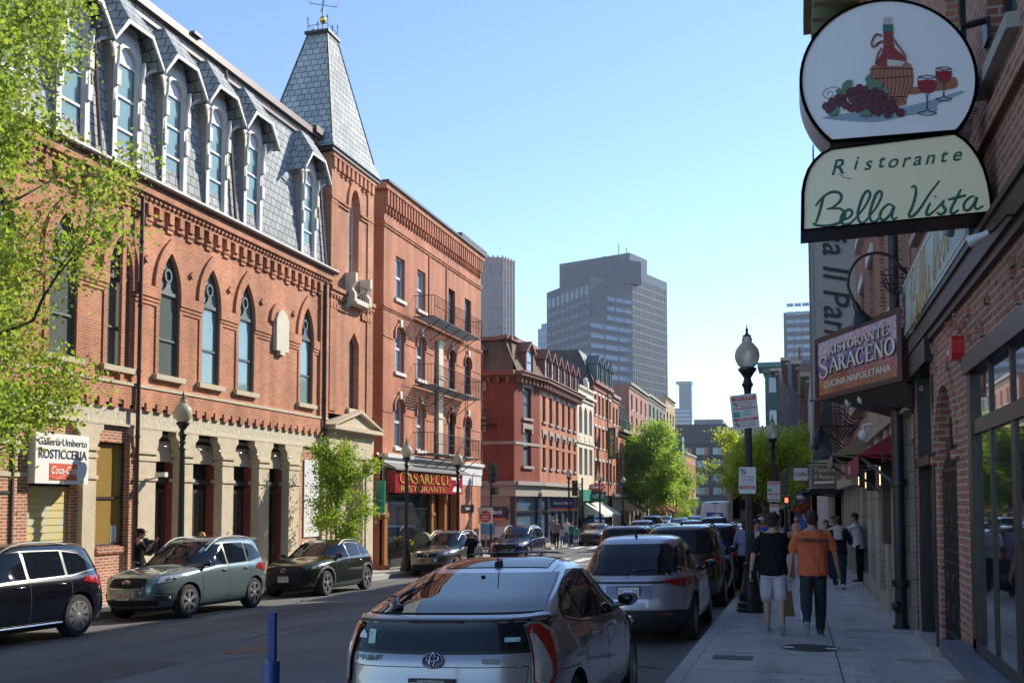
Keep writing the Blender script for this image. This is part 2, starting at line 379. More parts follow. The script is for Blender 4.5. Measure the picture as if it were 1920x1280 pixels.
strip(mb,-13.9,-2.,43.4,43.75,-.1445)
tag(mb.build('crosswalk_markings',PAINT),kind='structure')
mb=MB(); rg=random.Random(2)
for k in range(260):
    x=rg.uniform(KR+.25,WR-.1); y=rg.uniform(5,30); r_=rg.uniform(.008,.028); mb.add([(x+r_*math.cos(a)*rg.uniform(.8,1.2),y+r_*math.sin(a),zr(x,y+r_*math.sin(a),.0035)) for a in [2*PI*i/7 for i in range(7)]],[tuple(range(7))])
for k in range(26):
    x=rg.uniform(KR+.3,WR-.3); y=rg.uniform(6,26); r_=rg.uniform(.08,.3); mb.add([(x+r_*math.cos(a)*rg.uniform(.5,1.2),y+r_*math.sin(a)*rg.uniform(.5,1.3),zr(x,y,.003)-.018*0+.0) for a in [2*PI*i/11 for i in range(11)]],[tuple(range(11))],1)
for i_,v in enumerate(mb.v): mb.v[i_]=(v[0],v[1],zr(v[0],v[1],.0035))
tag(mb.build('pavement_stains',[mat('gum',(.16,.15,.14),.8),mat('old_stain',(.33,.31,.285),.85)]),kind='structure')
# two access covers in the right-hand pavement
mb=MB(); strip(mb,-1.02,-.55,12.2,12.55,.0055); t=tag(mb.build('access_cover',mat('cover_dark',(.03,.03,.032),.7,var=.3,vs=20)),'small dark rectangular cover set in the pavement just inside the granite kerb','cover')
mb=MB(); mb.lathe((.12,13.6,zr(.12,13.6,0)+.004),[(.36,0),(.36,.003),(.0,.003)],28); t=tag(mb.build('manhole_cover',MAT['cover_dark']),'round dark manhole cover in the pavement behind the two men walking away','cover')
for sx in (-1,1): mb=MB(); mb.box(.12+sx*.2,.12+sx*.34,13.6-.06,13.6+.05,zr(.12,13.6,0)+.0072,zr(.12,13.6,0)+.009); mb.build('paint_mark',PAINT,t,world=True)

# ================================================================ LEFT: brick and slate hall with tower
g=zr(WL,26,0)
A=thing('brick_hall_building','long orange brick hall with grey slate mansard roof, pointed windows and a spired corner tower','building',(WL,26,-1.3))
LC=[13.2,15.25,17.3,19.32,21.33,23.42,25.43,27.38,31.35]
LW=.92
holes=[arch(c-LW/2,c+LW/2,5.06,7.36,8.46,'point') for c in LC]
wl=MB(); wall(wl,FL,[(9,4.24),(32.95,4.24),(32.95,10.0),(9,10.0)],holes,.11)
# pilaster strips with flat pipe chases
for a,b in ((21.95-.62,21.95-.48),(32.3,32.93)): FL.box(wl,a,b,4.7,9.4,.0,.09)
FL.box(wl,9,32.95,4.24,4.62,.0,.07)
# key-fret brick course
y=9.1
while y<32.8:
    FL.box(wl,y,y+.24,4.02,4.24,.0,.07); FL.box(wl,y+.24,y+.36,4.13,4.24,.0,.07); y+=.46
# corbel table under the gutter
FL.box(wl,9,32.95,9.72,10.0,.0,.26)
y=9.05
while y<32.85: FL.box(wl,y,y+.11,9.6,9.72,.0,.2); y+=.2
FL.box(wl,9,32.95,9.5,9.6,.0,.14)
y=9.1;k=0
while y<32.7:
    FL.box(wl,y,y+.2,9.22,9.5,.0,.14)
    FL.box(wl,y-.02,y+.3,9.1,9.22,.0,.08)
    if k%2==0: FL.box(wl,y+.02,y+.28,8.98,9.1,.0,.05)
    y+=.47;k+=1
# arch hoods, impost bands and jamb strips
for c in LC:
    h=LW/2
    o1=arch(c-h-.24,c+h+.24,7.36,7.4,8.86,'point',10)[2:]; i1=arch(c-h-.0,c+h+.0,7.36,7.38,8.46,'point',10)[2:]
    n=min(len(o1),len(i1))
    for i in range(n-1):
        P=[o1[i],o1[i+1],i1[i+1],i1[i]]; FL.poly(wl,P,0,.07)
nb=[9]+LC+[32.95]
for i in range(len(nb)-1):
    a=nb[i]+ (LW/2 if i else 0); b=nb[i+1]-(LW/2 if i<len(nb)-2 else 0)
    segs=[(a,b)]
    if a<29.4<b: segs=[(a,28.85),(30.05,b)]
    for a,b in segs:
        FL.box(wl,a,b,7.08,7.38,.0,.075); FL.box(wl,a,b,6.98,7.05,.0,.05); FL.box(wl,a,b,6.88,6.95,.0,.03)
for c in LC:
    for sg in (-1,1): FL.box(wl,c+sg*(LW/2),c+sg*(LW/2+.14),5.06,6.88,.0,.035)
for i in range(4,9):
    c=(LC[i]+LC[min(i+1,8)])/2 if i<7 else (28.3 if i==7 else 30.4)
    FL.poly(wl,[(c,7.95),(c+.11,8.06),(c,8.17),(c-.11,8.06)],0,.07)
# arch over stone tablet
o1=arch(28.8,30.1,7.5,7.55,8.25,'round',6)[2:];i1=arch(29.0,29.9,7.5,7.55,8.0,'round',6)[2:]
for i in range(len(o1)-1): FL.poly(wl,[o1[i],o1[i+1],i1[i+1],i1[i]],0,.08)
wo=wl.build('wall',BR_A,A)
mb=MB(); FL.poly(mb,[(29.05,6.62),(29.3,6.62),(29.3,6.5),(29.62,6.5),(29.62,6.62),(29.87,6.62),(29.87,7.65),(29.7,7.9),(29.46,8.02),(29.2,7.9),(29.05,7.65)],.01,.15); mb.build('stone_tablet',mat('pale_stone',(.62,.58,.47),.8,var=.08),A)
def tracery(mb,G,w,h,dp):
    vt=h-1.12
    G.box(mb,-w+.04,w-.04,vt-.05,vt+.05,-dp,-dp+.07)
    ring=[(math.cos(2*PI*i/16)*.13,math.sin(2*PI*i/16)*.15) for i in range(17)]
    for i in range(16):
        a=ring[i];b=ring[i+1]; G.poly(mb,[(a[0]*1.3,vt+.5+a[1]*1.3),(b[0]*1.3,vt+.5+b[1]*1.3),(b[0]*.9,vt+.5+b[1]*.9),(a[0]*.9,vt+.5+a[1]*.9)],-dp,-dp+.07)
    G.poly(mb,[(-.22,vt+.05),(.22,vt+.05),(.08,vt+.2),(.06,vt+.36),(-.06,vt+.36),(-.08,vt+.2)],-dp,-dp+.06)
for i,c in enumerate(LC):
    P=arch(c-LW/2,c+LW/2,5.06,7.36,8.46,'point')
    window(A,FL,P,.10,.05,bars=(6.05,),fm=SASHG if i!=5 else SASHG,pm=GL_B if c<24.5 else GL_T,sill=(.2,.14,.13),extra=tracery)
# stone ground storey
st=MB()
FL.box(st,9,32.95,4.62,4.7,-.02,.1,0); FL.box(st,9,32.95,3.56,4.06,-.22,-.004,1)
bays=[(9.2,11.4),(11.9,14.1),(14.6,16.9),(18.3,20.1),(20.55,22.1),(22.9,24.05),(24.6,26.1),(26.72,28.2),(28.84,30.15)]
# lintel zone with chamfered openings
def cham(a,b,z0): c=.26; return [(a,z0),(b,z0),(b,2.95),(b-.1,3.1),(b-.12,3.3),(b-c,3.42),(b-c,3.52),(a+c,3.52),(a+c,3.42),(a+.12,3.3),(a+.1,3.1),(a,2.95)]
hh=[cham(a,b,-1.4) for a,b in bays[3:]]+[cham(30.85,32.6,-1.4)]
for i,(a,b) in enumerate(bays[:3]): hh.append(cham(a,b,-1.4))
# split wall per pier (piers are solids between openings)
allb=sorted([h[0][0:1]+(h[1][0],) for h in hh]); 
edges=[9]+[e for ab in allb for e in ab]+[32.95]
for i in range(0,len(edges),2): FL.box(st,edges[i],edges[i+1],-1.35,2.95,-.22,.06,0)
for (a,b) in allb:
    c=.26
    for s,x in ((1,a),(-1,b)): FL.poly(st,[(x,2.95),(x+s*.1,3.1),(x+s*.12,3.3),(x+s*c,3.42),(x+s*c,3.56),(x,3.56)] if s>0 else [(x,3.56),(x-c,3.56),(x-c,3.42),(x-.12,3.3),(x-.1,3.1),(x,2.95)],-.22,.05,0)
for i in range(0,len(edges),2):
    FL.box(st,edges[i],edges[i+1],2.95,3.56,-.22,.05,0)
    for z,k in ((2.9,.05),(2.72,.03),(2.2,.04)): FL.box(st,edges[i]-k,edges[i+1]+k,z,z+.09,-.3,.06+k,0)
FL.box(st,9,32.95,3.56,3.62,-.2,.06,0)
st.build('stone_arcade',[STONE,STONEF],A)
mb=MB()  # brick infill of the left bays
for (a,b) in [(9.2,11.4),(11.9,14.1),(14.6,16.9)]:
    mb=MB(); FL.box(mb,a,b,-1.35,3.56,-.3,-.12); mb.build('brick_infill',BR_A2,A)
mb=MB()
wall(mb,FL,[(20.5,-1.3),(22.15,-1.3),(22.15,3.54),(20.5,3.54)],[[(20.72,.55),(21.86,.55),(21.86,3.14),(20.72,3.14)]],.2,-.06)
mb.build('brick_infill',BR_A2,A); mb=MB()
wall(mb,FL,[(18.25,-1.3),(20.15,-1.3),(20.15,3.54),(18.25,3.54)],[[(18.5,-1.1),(19.88,-1.1),(19.88,3.1),(18.5,3.1)]],.3,-.1)
for q_ in ((17.0,18.3,-1.3,3.5,-.3,.07),(30.85,32.65,-1.3,3.5,-.3,-.02),(21.9,22.75,-1.3,3.3,-.3,.0)): mb.build('brick_infill',BR_A2,A); mb=MB(); FL.box(mb,*q_)
mb.build('brick_infill',BR_A2,A); mb=MB()
for y in [20.74+.085*i for i in range(13)]: FL.box(mb,y,y+.072,.38,.52,-.1,.0)
FL.box(mb,20.74,21.9,.36,.39,-.1,-.01)
mb.build('window_ledge',BR_A2,A)
mb=MB()
# recessed porch: back wall and side walls
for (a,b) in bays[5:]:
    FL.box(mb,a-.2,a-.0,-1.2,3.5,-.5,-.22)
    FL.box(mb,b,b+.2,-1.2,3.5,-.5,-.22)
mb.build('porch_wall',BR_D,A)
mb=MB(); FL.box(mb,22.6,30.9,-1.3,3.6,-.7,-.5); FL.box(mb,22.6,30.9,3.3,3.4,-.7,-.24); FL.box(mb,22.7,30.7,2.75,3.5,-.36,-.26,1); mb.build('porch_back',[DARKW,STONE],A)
window(A,FL,[(20.72,.55),(21.86,.55),(21.86,3.14),(20.72,3.14)],.2,.05,bars=(1.75,),pm=GL_Y,fm=mat('bronze_frame',(.05,.045,.04),.4))
window(A,FL,[(16.9+.1,.2),(17.85,.2),(17.85,3.14),(17.0,3.14)],.0,.05,bars=(1.85,),pm=GL_Y,fm=MAT['bronze_frame'],fd=.12)
mb=MB(); FL.box(mb,20.95+.5,21.65,.62,1.05,-.19,-.185); mb.build('notice',mat('paper_blue',(.55,.65,.72),.6),A)
for k,(a,b) in enumerate(bays[5:]):
    d=proot('door',A,(0,(a+b)/2-26,-1.05+1.3))
    mb=MB()
    f=Face((0,0,0),(0,1,0))
    for x in (-.48,.0-.03,.42): f.box(mb,x,x+.06,0,3.0,-.49,-.41)
    f.box(mb,-.48,.48,2.95,3.05,-.49,-.39); f.box(mb,-.6,.75,3.2,3.34,-.49,-.36)
    m=mb.build('door_frame',mat('bronze_frame',(.05,.045,.04),.4),d,world=False)
    mb=MB(); f.box(mb,-.42,.42,.05,2.95,-.47,-.45); mb.build('glass',GL_D,d,world=False)
    mb=MB(); f.box(mb,.38,.4,1.0,1.35,-.41,-.36); mb.build('handle',STEEL,d,world=False)
# roller shutter under the sign
def shutter_mat():
    m=mat('roller_shutter',(.52,.47,.25),.5); n=m.node_tree.nodes;l=m.node_tree.links;b=n['Principled BSDF']
    tc=n.new('ShaderNodeTexCoord'); sx=n.new('ShaderNodeSeparateXYZ'); l.new(tc.outputs['Object'],sx.inputs[0])
    vm=n.new('ShaderNodeVectorMath'); vm.operation='SUBTRACT'; l.new(tc.outputs['Object'],vm.inputs[0]); vm.inputs[1].default_value=(0,19.2-26,.6+1.3)
    s2=n.new('ShaderNodeSeparateXYZ'); l.new(vm.outputs[0],s2.inputs[0])
    at=n.new('ShaderNodeMath'); at.operation='ARCTAN2'; l.new(s2.outputs[2],at.inputs[0]); l.new(s2.outputs[1],at.inputs[1])
    ml=n.new('ShaderNodeMath'); ml.operation='MULTIPLY'; l.new(at.outputs[0],ml.inputs[0]); ml.inputs[1].default_value=9
    sn=n.new('ShaderNodeMath'); sn.operation='SINE'; l.new(ml.outputs[0],sn.inputs[0])
    cr=n.new('ShaderNodeValToRGB'); cr.color_ramp.elements[0].color=(.60,.52,.24,1); cr.color_ramp.elements[1].color=(.52,.53,.42,1); l.new(sn.outputs[0],cr.inputs[0])
    l.new(cr.outputs[0],b.inputs['Base Color']); return m
mb=MB(); z=-1.1
while z<2.0: FL.box(mb,18.52,19.86,z,z+.155,-.24,-.19); FL.box(mb,18.52,19.86,z+.155,z+.17,-.24,-.21); z+=.17
FL.box(mb,18.5,19.88,2.0,3.1,-.25,-.12,1)
mb.build('roller_shutter',[shutter_mat(),DARKW],A)
sg=MB(); FL.box(sg,18.28,20.0,2.06,3.2,.03,.28); so_=sg.build('shop_sign',mat('sign_white',(.78,.78,.76),.45,var=.04),A)
rt=(0,1,0);up=(0,0,1)
def ft(s,u,v,size,m,par,d=.285,F=FL,name='lettering',**k): return text(s,F.p(u,v,d),F.r,up,size,m,par,name,**k)
NAVY=mat('navy_letters',(.02,.03,.06),.5); REDL=mat('red_letters',(.55,.02,.03),.5); WHL=mat('white_letters',(.8,.8,.8),.5)
ft('Galleria Umberto',19.14,3.0,.235,NAVY,so_,sx=.95); ft('ROSTICCERIA',19.14,2.72,.29,NAVY,so_,sx=.88,off=.012)
mb=MB(); FL.box(mb,18.72,19.6,2.14,2.52,.283,.29); cc=mb.build('logo_panel',mat('orange_red',(.62,.10,.04),.5),so_)
ft('Coca-Cola',19.16,2.36,.25,WHL,cc,d=.294,shear=.35,sx=.78,off=.006); ft('289',19.14,2.11,.13,NAVY,so_,d=.294)
mb=MB(); mb.tube([FL.p(u,v,.294) for u,v in catmull([(18.76,2.2,0),(18.95,2.17,0),(19.2,2.24,0),(19.45,2.24,0),(19.58,2.3,0)],5) ] if False else [FL.p(p.x,p.y,.294) for p in catmull([(18.76,2.2,0),(18.95,2.17,0),(19.2,2.24,0),(19.45,2.24,0),(19.58,2.3,0)],5)],.012,6,flat=.3); mb.build('swash',WHL,cc)
mb=MB(); FL.box(mb,31.3,32.5,.42,3.12,.0,.03); mb.build('white_board',mat('white_board',(.66,.68,.70),.4,var=.05),A)
# arm lights, camera and handrail in the arcade
for y in (23.1,24.75,25.75,26.9,27.9,29.0,30.0):
    mb=MB(); mb.tube([FL.p(y,3.2,-.25),FL.p(y,3.2,-.12),FL.p(y+.14,3.18,.0)],.012,6); mb.ell(FL.p(y+.2,3.14,.04),(.05,.1,.03),8,6); mb.box(WL-.26,WL-.2,y-.04,y+.04,3.14,3.26); mb.build('arm_light',GREYM,A)
mb=MB(); mb.box(WL+.25,WL+.55,22.6,22.74,2.3,2.42); mb.tube([(WL+.05,22.5,2.2),(WL+.3,22.66,2.3)],.025,6); tag(mb.build('security_camera',mat('white_plastic',(.7,.7,.7),.4)),'white security camera on the downpipe beside the first arcade column','camera')
# gutter, mansard, coping
mb=MB(); mb.tube([FL.p(8.8,10.06,.3),FL.p(33.1,10.06,.3)],.1,10); FL.box(mb,9,33,9.98,10.06,-.1,.3); mb.build('gutter',PIPE,A)
MX0,MX1,MZ0,MZ1=WL+.04,-16.92,10.1,15.1
def mansx(z): return MX0+(MX1-MX0)*(z-MZ0)/(MZ1-MZ0)
mb=MB(); mb.add([(MX0,9,MZ0),(MX0,33,MZ0),(MX1,33,MZ1),(MX1,9,MZ1)],[(0,1,2,3)]); mb.add([(MX1,9,MZ1),(MX1,33,MZ1),(-34,33,MZ1+.4),(-34,9,MZ1+.4)],[(0,1,2,3)])
mb.add([(MX0,9,MZ0),(MX1,9,MZ1),(-34,9,MZ1),(-34,9,MZ0)],[(0,1,2,3)])
mb.build('mansard_roof',SLATE,A)
mb=MB(); mb.box(-17.7,-34,9,32.9,-2,10.0); mb.build('rear_block',BR_D,A)
mb=MB(); mb.box(MX1-.1,MX1+.2,9,33,MZ1-.1,MZ1+.12); mb.box(MX1-.2,MX1+.12,9,33,MZ1-.42,MZ1-.32); mb.box(MX1-.3,MX1+.3,24.55,24.95,MZ1+.12,MZ1+.2) ; mb.box(MX1-.3,MX1+.3,32.2,32.8,MZ1+.0,MZ1+.25); mb.build('roof_coping',PIPE,A)
def pipe(Y,z0,z1,par,x=WL+.14,r=.055,m=PIPE,straps=True):
    mb=MB(); mb.tube([(x,Y,z0),(x,Y,z1)],r,10)
    z=z0+.8
    while z<z1: mb.tube([(x,Y,z),(x,Y,z+.06)],r+.015,10); z+=1.7
    return mb.build('downpipe',m,par)
pipe(22.0,-.9,9.9,A); pipe(32.55,2.8,9.9,A); pipe(32.85,-1.1,3.0,A,WL+.3,.05,mat('cream_pipe',(.4,.34,.26),.5))
# dormers
def make_dormer(c):
    d=proot('dormer',A,(0,c-26,10.2+1.3))
    G=Face((.06,0,0),(0,1,0)); zt=3.0
    mb=MB()
    wall(mb,G,[(-.56,0),(.56,0),(.56,3.05),(.35,3.7),(-.35,3.7),(-.56,3.05)],[arch(-.38,.38,.05,2.72,3.1,'round',6)],.12)
    # cheeks
    # projecting jambs with scroll brackets
    for s in (-1,1):
        G.box(mb,s*.40,s*.56,0,2.9,.0,.04)
        for z,k in ((1.25,.03),(2.05,.06)):
            G.poly(mb,[(s*.42,z-.1),(s*.56,z-.1),(s*.56,z+.3),(s*.42,z+.3)] if s>0 else [(-.56,z-.1),(-.42,z-.1),(-.42,z+.3),(-.56,z+.3)],.05,.08+k)
        mb.tube([(.1,s*.5,1.15),(.13,s*.5,1.25),(.1,s*.5,1.45),(.08,s*.5,1.9)],[.04,.05,.035,.03],6)
        mb.tube([(.1,s*.5,2.0),(.15,s*.5,2.1),(.12,s*.5,2.35),(.18,s*.5,2.6),(.2,s*.5,2.92)],[.04,.05,.035,.045,.05],6)
        mb.tube([(.12,s*.6,2.62),(.2,s*.78,2.82),(.24,s*.92,2.9)],[.03,.045,.035],6)
        # barge boards
        mb.prism([(.42,s*1.0,2.84),(.42,s*.97,2.96),(.42,s*.5,3.62),(.42,s*.47,3.5)],(.05,0,0))
    o1=arch(-.46,.46,2.7,2.72,3.22,'round',7)[2:]; i1=arch(-.38,.38,2.7,2.72,3.1,'round',7)[2:]
    for i in range(len(o1)-1): G.poly(mb,[o1[i],o1[i+1],i1[i+1],i1[i]],0,.05)
    mb.prism([(.42,-.5,3.52),(.42,-.5,3.62),(.42,.5,3.62),(.42,.5,3.52)],(.05,0,0))
    G.box(mb,-.62,.62,-.08,.03,-.1,.14)
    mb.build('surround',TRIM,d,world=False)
    mb=MB()
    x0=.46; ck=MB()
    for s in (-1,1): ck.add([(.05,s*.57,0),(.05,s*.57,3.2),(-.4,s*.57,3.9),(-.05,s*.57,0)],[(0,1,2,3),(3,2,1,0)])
    ck.build('cheek',TRIM,d,world=False)  # pale trim colour instead of slate, brightening the shaded gap between dormers
    a=[(x0,-1.0,2.9),(x0,-.5,3.64),(x0,.5,3.64),(x0,1.0,2.9)]; 
    t1,t2=(-.12,-.3,4.5),(-.12,.3,4.5); b=[(-.6,-1.0,2.94),(-.7,-.3,4.5),(-.7,.3,4.5),(-.6,1.0,2.94)]
    V=a+[t1,t2]+b
    mb.add(V,[(0,1,4,7,6),(1,2,5,4),(2,3,9,8,5),(4,5,8,7)])
    V2=[(p[0]-.02,p[1]*.98,p[2]-.05) for p in V]; mb.add(V2,[(6,7,4,1,0),(4,5,2,1),(5,8,9,3,2)])
    mb.add([V[0],V[6],V2[6],V2[0]],[(0,1,2,3)]); mb.add([V[3],V[9],V2[9],V2[3]],[(3,2,1,0)])
    mb.build('dormer_roof',SLATE,d,world=False)
    return d
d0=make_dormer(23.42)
wP=arch(-.38,.38,.05,2.72,3.1,'round',6)
_g=Face((.06,0,0),(0,1,0)); mb=MB(); I=inset(wP,.05)
mb.add([_g.p(a,b,-.04) for a,b in wP]+[_g.p(a,b,-.04) for a,b in I],[(i,(i+1)%len(wP),(i+1)%len(wP)+len(wP),i+len(wP)) for i in range(len(wP))])
for z in (.95,1.78,2.66): _g.box(mb,-.36,.36,z-.03,z+.03,-.1,-.035)
_g.poly(mb,arch(-.34,.34,2.66,2.72,3.06,'round',6),-.1,-.06)
wf=mb.build('window',mat('window_white',(.66,.66,.66),.4),d0,world=False)
mb=MB(); wall(mb,_g,I,[],0,-.08); mb.build('pane',GL_T,wf,world=False)
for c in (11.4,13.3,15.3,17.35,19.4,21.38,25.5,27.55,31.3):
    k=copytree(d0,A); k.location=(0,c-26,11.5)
for y in (20.35,26.5,32.55): mb=MB(); mb.tube([(mansx(10.2)+.1,y,10.2),(mansx(15.2)+.1,y,15.2)],.05,8); mb.build('roof_pipe',PIPE,A)
# tower
T0,T1,TX,TB=33.0,36.8,WL+.06,-19.3
FT=Face((TX,0,0),(0,1,0)); FTS=Face((0,T0,0),(1,0,0))
h1=arch(34.62,35.48,9.55,12.9,13.75,'round',7); h2=[(34.72,5.2),(35.6,5.2),(35.6,7.75),(35.16,8.2),(34.72,7.75)]
tw=MB(); wall(tw,FT,[(T0,4.9),(T1,4.9),(T1,14.6),(T0,14.6)],[h1,h2],.34)
tw.add([(TX,T0,4.9),(TX,T0,14.6),(TB,T0,14.6),(TB,T0,4.9)],[(0,1,2,3)]); tw.add([(TX,T1,-1.4),(TX,T1,14.6),(TB,T1,14.6),(TB,T1,-1.4)],[(3,2,1,0)]); tw.add([(TB,T0,4.9),(TB,T0,14.6),(TB,T1,14.6),(TB,T1,4.9)],[(0,1,2,3)])
for y in (T0,T1-.55): FT.box(tw,y,y+.55,5.0,14.2,0,.05)
for z in (12.9,): 
    for y0,y1 in ((T0,34.55),(35.55,T1)): FT.box(tw,y0,y1,z,z+.07,0,.08); FT.box(tw,y0,y1,z-.14,z-.08,0,.06)
o1=arch(34.4,35.7,12.9,12.92,14.1,'round',8)[2:]; i1=arch(34.62,35.48,12.9,12.92,13.75,'round',8)[2:]
for i in range(len(o1)-1): FT.poly(tw,[o1[i],o1[i+1],i1[i+1],i1[i]],0,.07)
FT.box(tw,T0-.05,T1+.05,14.45,14.6,0,.14)
y=T0+.08
while y<T1-.1: FT.box(tw,y,y+.2,14.05,14.45,0,.12); FT.box(tw,y+.03,y+.17,13.92,14.05,0,.06); y+=.38
for y0,y1 in ((T0-.06,34.35),(35.7,T1+.06)):
    FT.box(tw,y0,y1,9.45,9.6,0,.16); FT.box(tw,y0,y1,9.3,9.38,0,.1)
    y=y0+.05
    while y<y1-.15: FT.box(tw,y,y+.1,9.18,9.3,0,.1); FT.box(tw,y,y+.18,8.8,9.0,0,.07); y+=.24
tw.build('tower_wall',BR_A,A)
window(A,FT,h1,.3,.06,bars=(10.4,11.35,12.85),fm=MAT['window_white'],pm=GL_T)
window(A,FT,h2,.3,.05,bars=(6.45,),fm=SASHG,pm=GL_T,sill=(.22,.16,.12))
mb=MB()   # little stone balconet
for y0 in (34.28,35.62):
    mb.prism([(TX,y0,9.0),(TX+.42,y0,9.25),(TX+.42,y0,9.55),(TX+.28,y0,9.75),(TX+.45,y0,10.0),(TX+.45,y0,10.35),(TX,y0,10.35)],(0,.2,0))
mb.box(TX,TX+.4,34.48,35.62,9.2,9.38); mb.build('stone_balconet',mat('pale_stone',(.62,.58,.47),.8),A)
mb=MB()
for i in range(5): y=34.55+.22*i; mb.tube([(TX+.3,y,9.4),(TX+.3,y,9.95)],.014,5)
mb.tube([(TX+.3,34.48,9.95),(TX+.3,35.62,9.95)],.018,5); mb.tube([(TX+.3,34.5,9.4),(TX+.3,35.6,9.95)],.012,5); mb.tube([(TX+.3,34.5,9.95),(TX+.3,35.6,9.4)],.012,5); mb.build('balconet_railing',IRON,A)
# pedimented stone doorway at the foot of the tower
mb=MB()
FT.box(mb,32.95,33.75,-1.35,3.3,-.3,.05); FT.box(mb,36.3,36.95,-1.35,3.3,-.3,.05)
dh=arch(34.0,36.1,-1.35,2.3,2.95,'round',8)
wall(mb,FT,[(33.75,-1.35),(36.3,-1.35),(36.3,3.3),(33.75,3.3)],[dh],.5,0)
FT.box(mb,32.95,36.9,3.3,4.3,-.3,.08)
for z,k in ((3.3,.04),(3.0,.02)): FT.box(mb,32.95,33.8,z-.2,z-.1,.05,.1+k); FT.box(mb,36.25,36.97,z-.2,z-.1,.05,.1+k)
FT.box(mb,32.8,37.15,4.3,4.45,-.3,.4)
FT.poly(mb,[(32.9,4.45),(37.05,4.45),(35.0,5.0)],-.2,.25); FT.poly(mb,[(32.7,4.45),(32.9,4.45),(35.0,5.02),(37.05,4.45),(37.25,4.45),(35.0,5.16)],-.25,.42)
mb.build('pedimented_doorway',STONE,A)
mb=MB(); wall(mb,FT,dh,[],0,-.45); mb.build('tympanum',mat('doorway_stone',(.42,.36,.26),.8,var=.1),A)
# spire
cx,cy=-17.8,34.9; hx,hy=1.62,2.2; zt,zb_=19.95,14.75
mb=MB(); lv=[(zb_,hx,hy),(15.35,hx*.86,hy*.86),(zt,.42,.45)]
V=[];
for z,a,b in lv: V+=[(cx+a,cy-b,z),(cx+a,cy+b,z),(cx-a,cy+b,z),(cx-a,cy-b,z)]
mb.add(V,[(i*4+j,i*4+(j+1)%4,(i+1)*4+(j+1)%4,(i+1)*4+j) for i in range(2) for j in range(4)]); mb.build('spire_roof',SLATE,A)
mb=MB(); mb.box(cx-hx+.06,cx+hx-.06,cy-hy+.06,cy+hy-.06,14.6,14.75); mb.box(cx-.52,cx+.52,cy-.55,cy+.55,zt,zt+.1); mb.box(cx-.46,cx+.46,cy-.5,cy+.5,zt-.1,zt)
for i in range(4):
    a=V[4+i];b=V[8+i]; mb.tube([a,b],.035,5)
mb.build('spire_trim',COPING,A)
mb=MB()
for sx in (-1,0,1):
    for sy in (-1,0,1):
        if sx or sy:
            c=(cx+sx*.42,cy+sy*.45); hgt=.62 if sx and sy else .4
            mb.tube([(*c,zt+.1),(*c,zt+hgt+.1)],.014,5); mb.ell((*c,zt+hgt),(.035,.035,.06),6,4); mb.tube([(c[0],c[1]-.09,zt+hgt-.12),(c[0],c[1]+.09,zt+hgt-.12)],.012,4)
for a,b in (((-1,-1),(1,-1)),((1,-1),(1,1)),((1,1),(-1,1)),((-1,1),(-1,-1))):
    mb.tube([(cx+a[0]*.42,cy+a[1]*.45,zt+.35),(cx+b[0]*.42,cy+b[1]*.45,zt+.35)],.014,4)
mb.tube([(cx,cy,zt),(cx,cy,zt+2.6)],.025,6); mb.tube([(cx-.45,cy-.3,zt+1.35),(cx+.45,cy+.3,zt+1.35)],.014,5); mb.tube([(cx-.3,cy+.45,zt+1.35),(cx+.3,cy-.45,zt+1.35)],.014,5)
mb.build('weather_vane',mat('vane_iron',(.05,.07,.08),.4),A)
mb=MB(); mb.ell((cx,cy,zt+.75),(.14,.14,.14)); mb.build('gilt_ball',mat('gilt',(.6,.45,.1),.3,metal=1),A)
for s,q in (('N',(-.47,-.31)),('W',(.47,.31)),('S',(.31,-.47)),('E',(-.31,.47))): text(s,(cx+q[0],cy+q[1],zt+1.42),(.9,.4,0),up,.2,mat('pale_metal',(.6,.6,.55),.4),A,'letter',ext=.01)
# small fire bell
mb=MB(); mb.ell((WL+.2,37.0,3.5),(.12,.14,.16)); tag(mb.build('alarm_bell',PLASTIC_R),'red alarm bell on the corner of the stone doorway above the green sign','alarm')

# ================================================================ LEFT: casarecce building
B=thing('brick_apartment_building','four storey red brick building with black fire escapes above the dark red CASARECCE sign','building',(WL,44.7,-1.3))
y0,y1=38.1,51.4
cols=[(39.38,40.42),(41.93,42.97),(46.15,47.15),(48.65,49.7)]
hs=[];rows=[(10.4,12.25,12.25,'flat'),(7.22,8.98,9.22,'seg'),(3.98,5.85,6.1,'seg')]
for a,b in cols:
    for v0,vs,va,k in rows: hs.append(arch(a,b,v0,vs,va,k))
for v in (0,1): pass
wl=MB(); wall(wl,FL,[(y0,3.6),(y1,3.6),(y1,14.95),(y0,14.95)],hs,.22)
wl.add([(WL,y0,-1.4),(WL,y0,14.95),(-34,y0,14.95),(-34,y0,-1.4)],[(0,1,2,3)]); wl.add([(WL,y1,-1.4),(WL,y1,14.95),(-34,y1,14.95),(-34,y1,-1.4)],[(3,2,1,0)])
wl.add([(WL,y0,14.9),(WL,y1,14.9),(-34,y1,14.9),(-34,y0,14.9)],[(0,1,2,3)])
for z,d_ in ((14.75,.2),(13.3,.09),(13.2,.05),(9.78,.08),(9.7,.04)): 
    FL.box(wl,y0-(.1 if z<14 else .2),y1+.05,z,z+.1 if z<14 else 15.0,-.02,d_)
    Face((0,y0,0),(1,0,0)).box(wl,-20,WL+.01,z,z+.1 if z<14 else 15.0,-.02,d_)
y=y0+.05
while y<y1-.1:
    FL.box(wl,y,y+.14,14.1,14.75,0,.16); FL.poly(wl,[(y,14.1),(y+.07,13.75),(y+.14,14.1)],0,.08); y+=.33
FS2=Face((0,y0,0),(1,0,0)); x=-17.0
FL.box(wl,43.35,43.43,9.9,13.2,0,.05); FL.box(wl,45.75,45.83,9.9,13.2,0,.05)
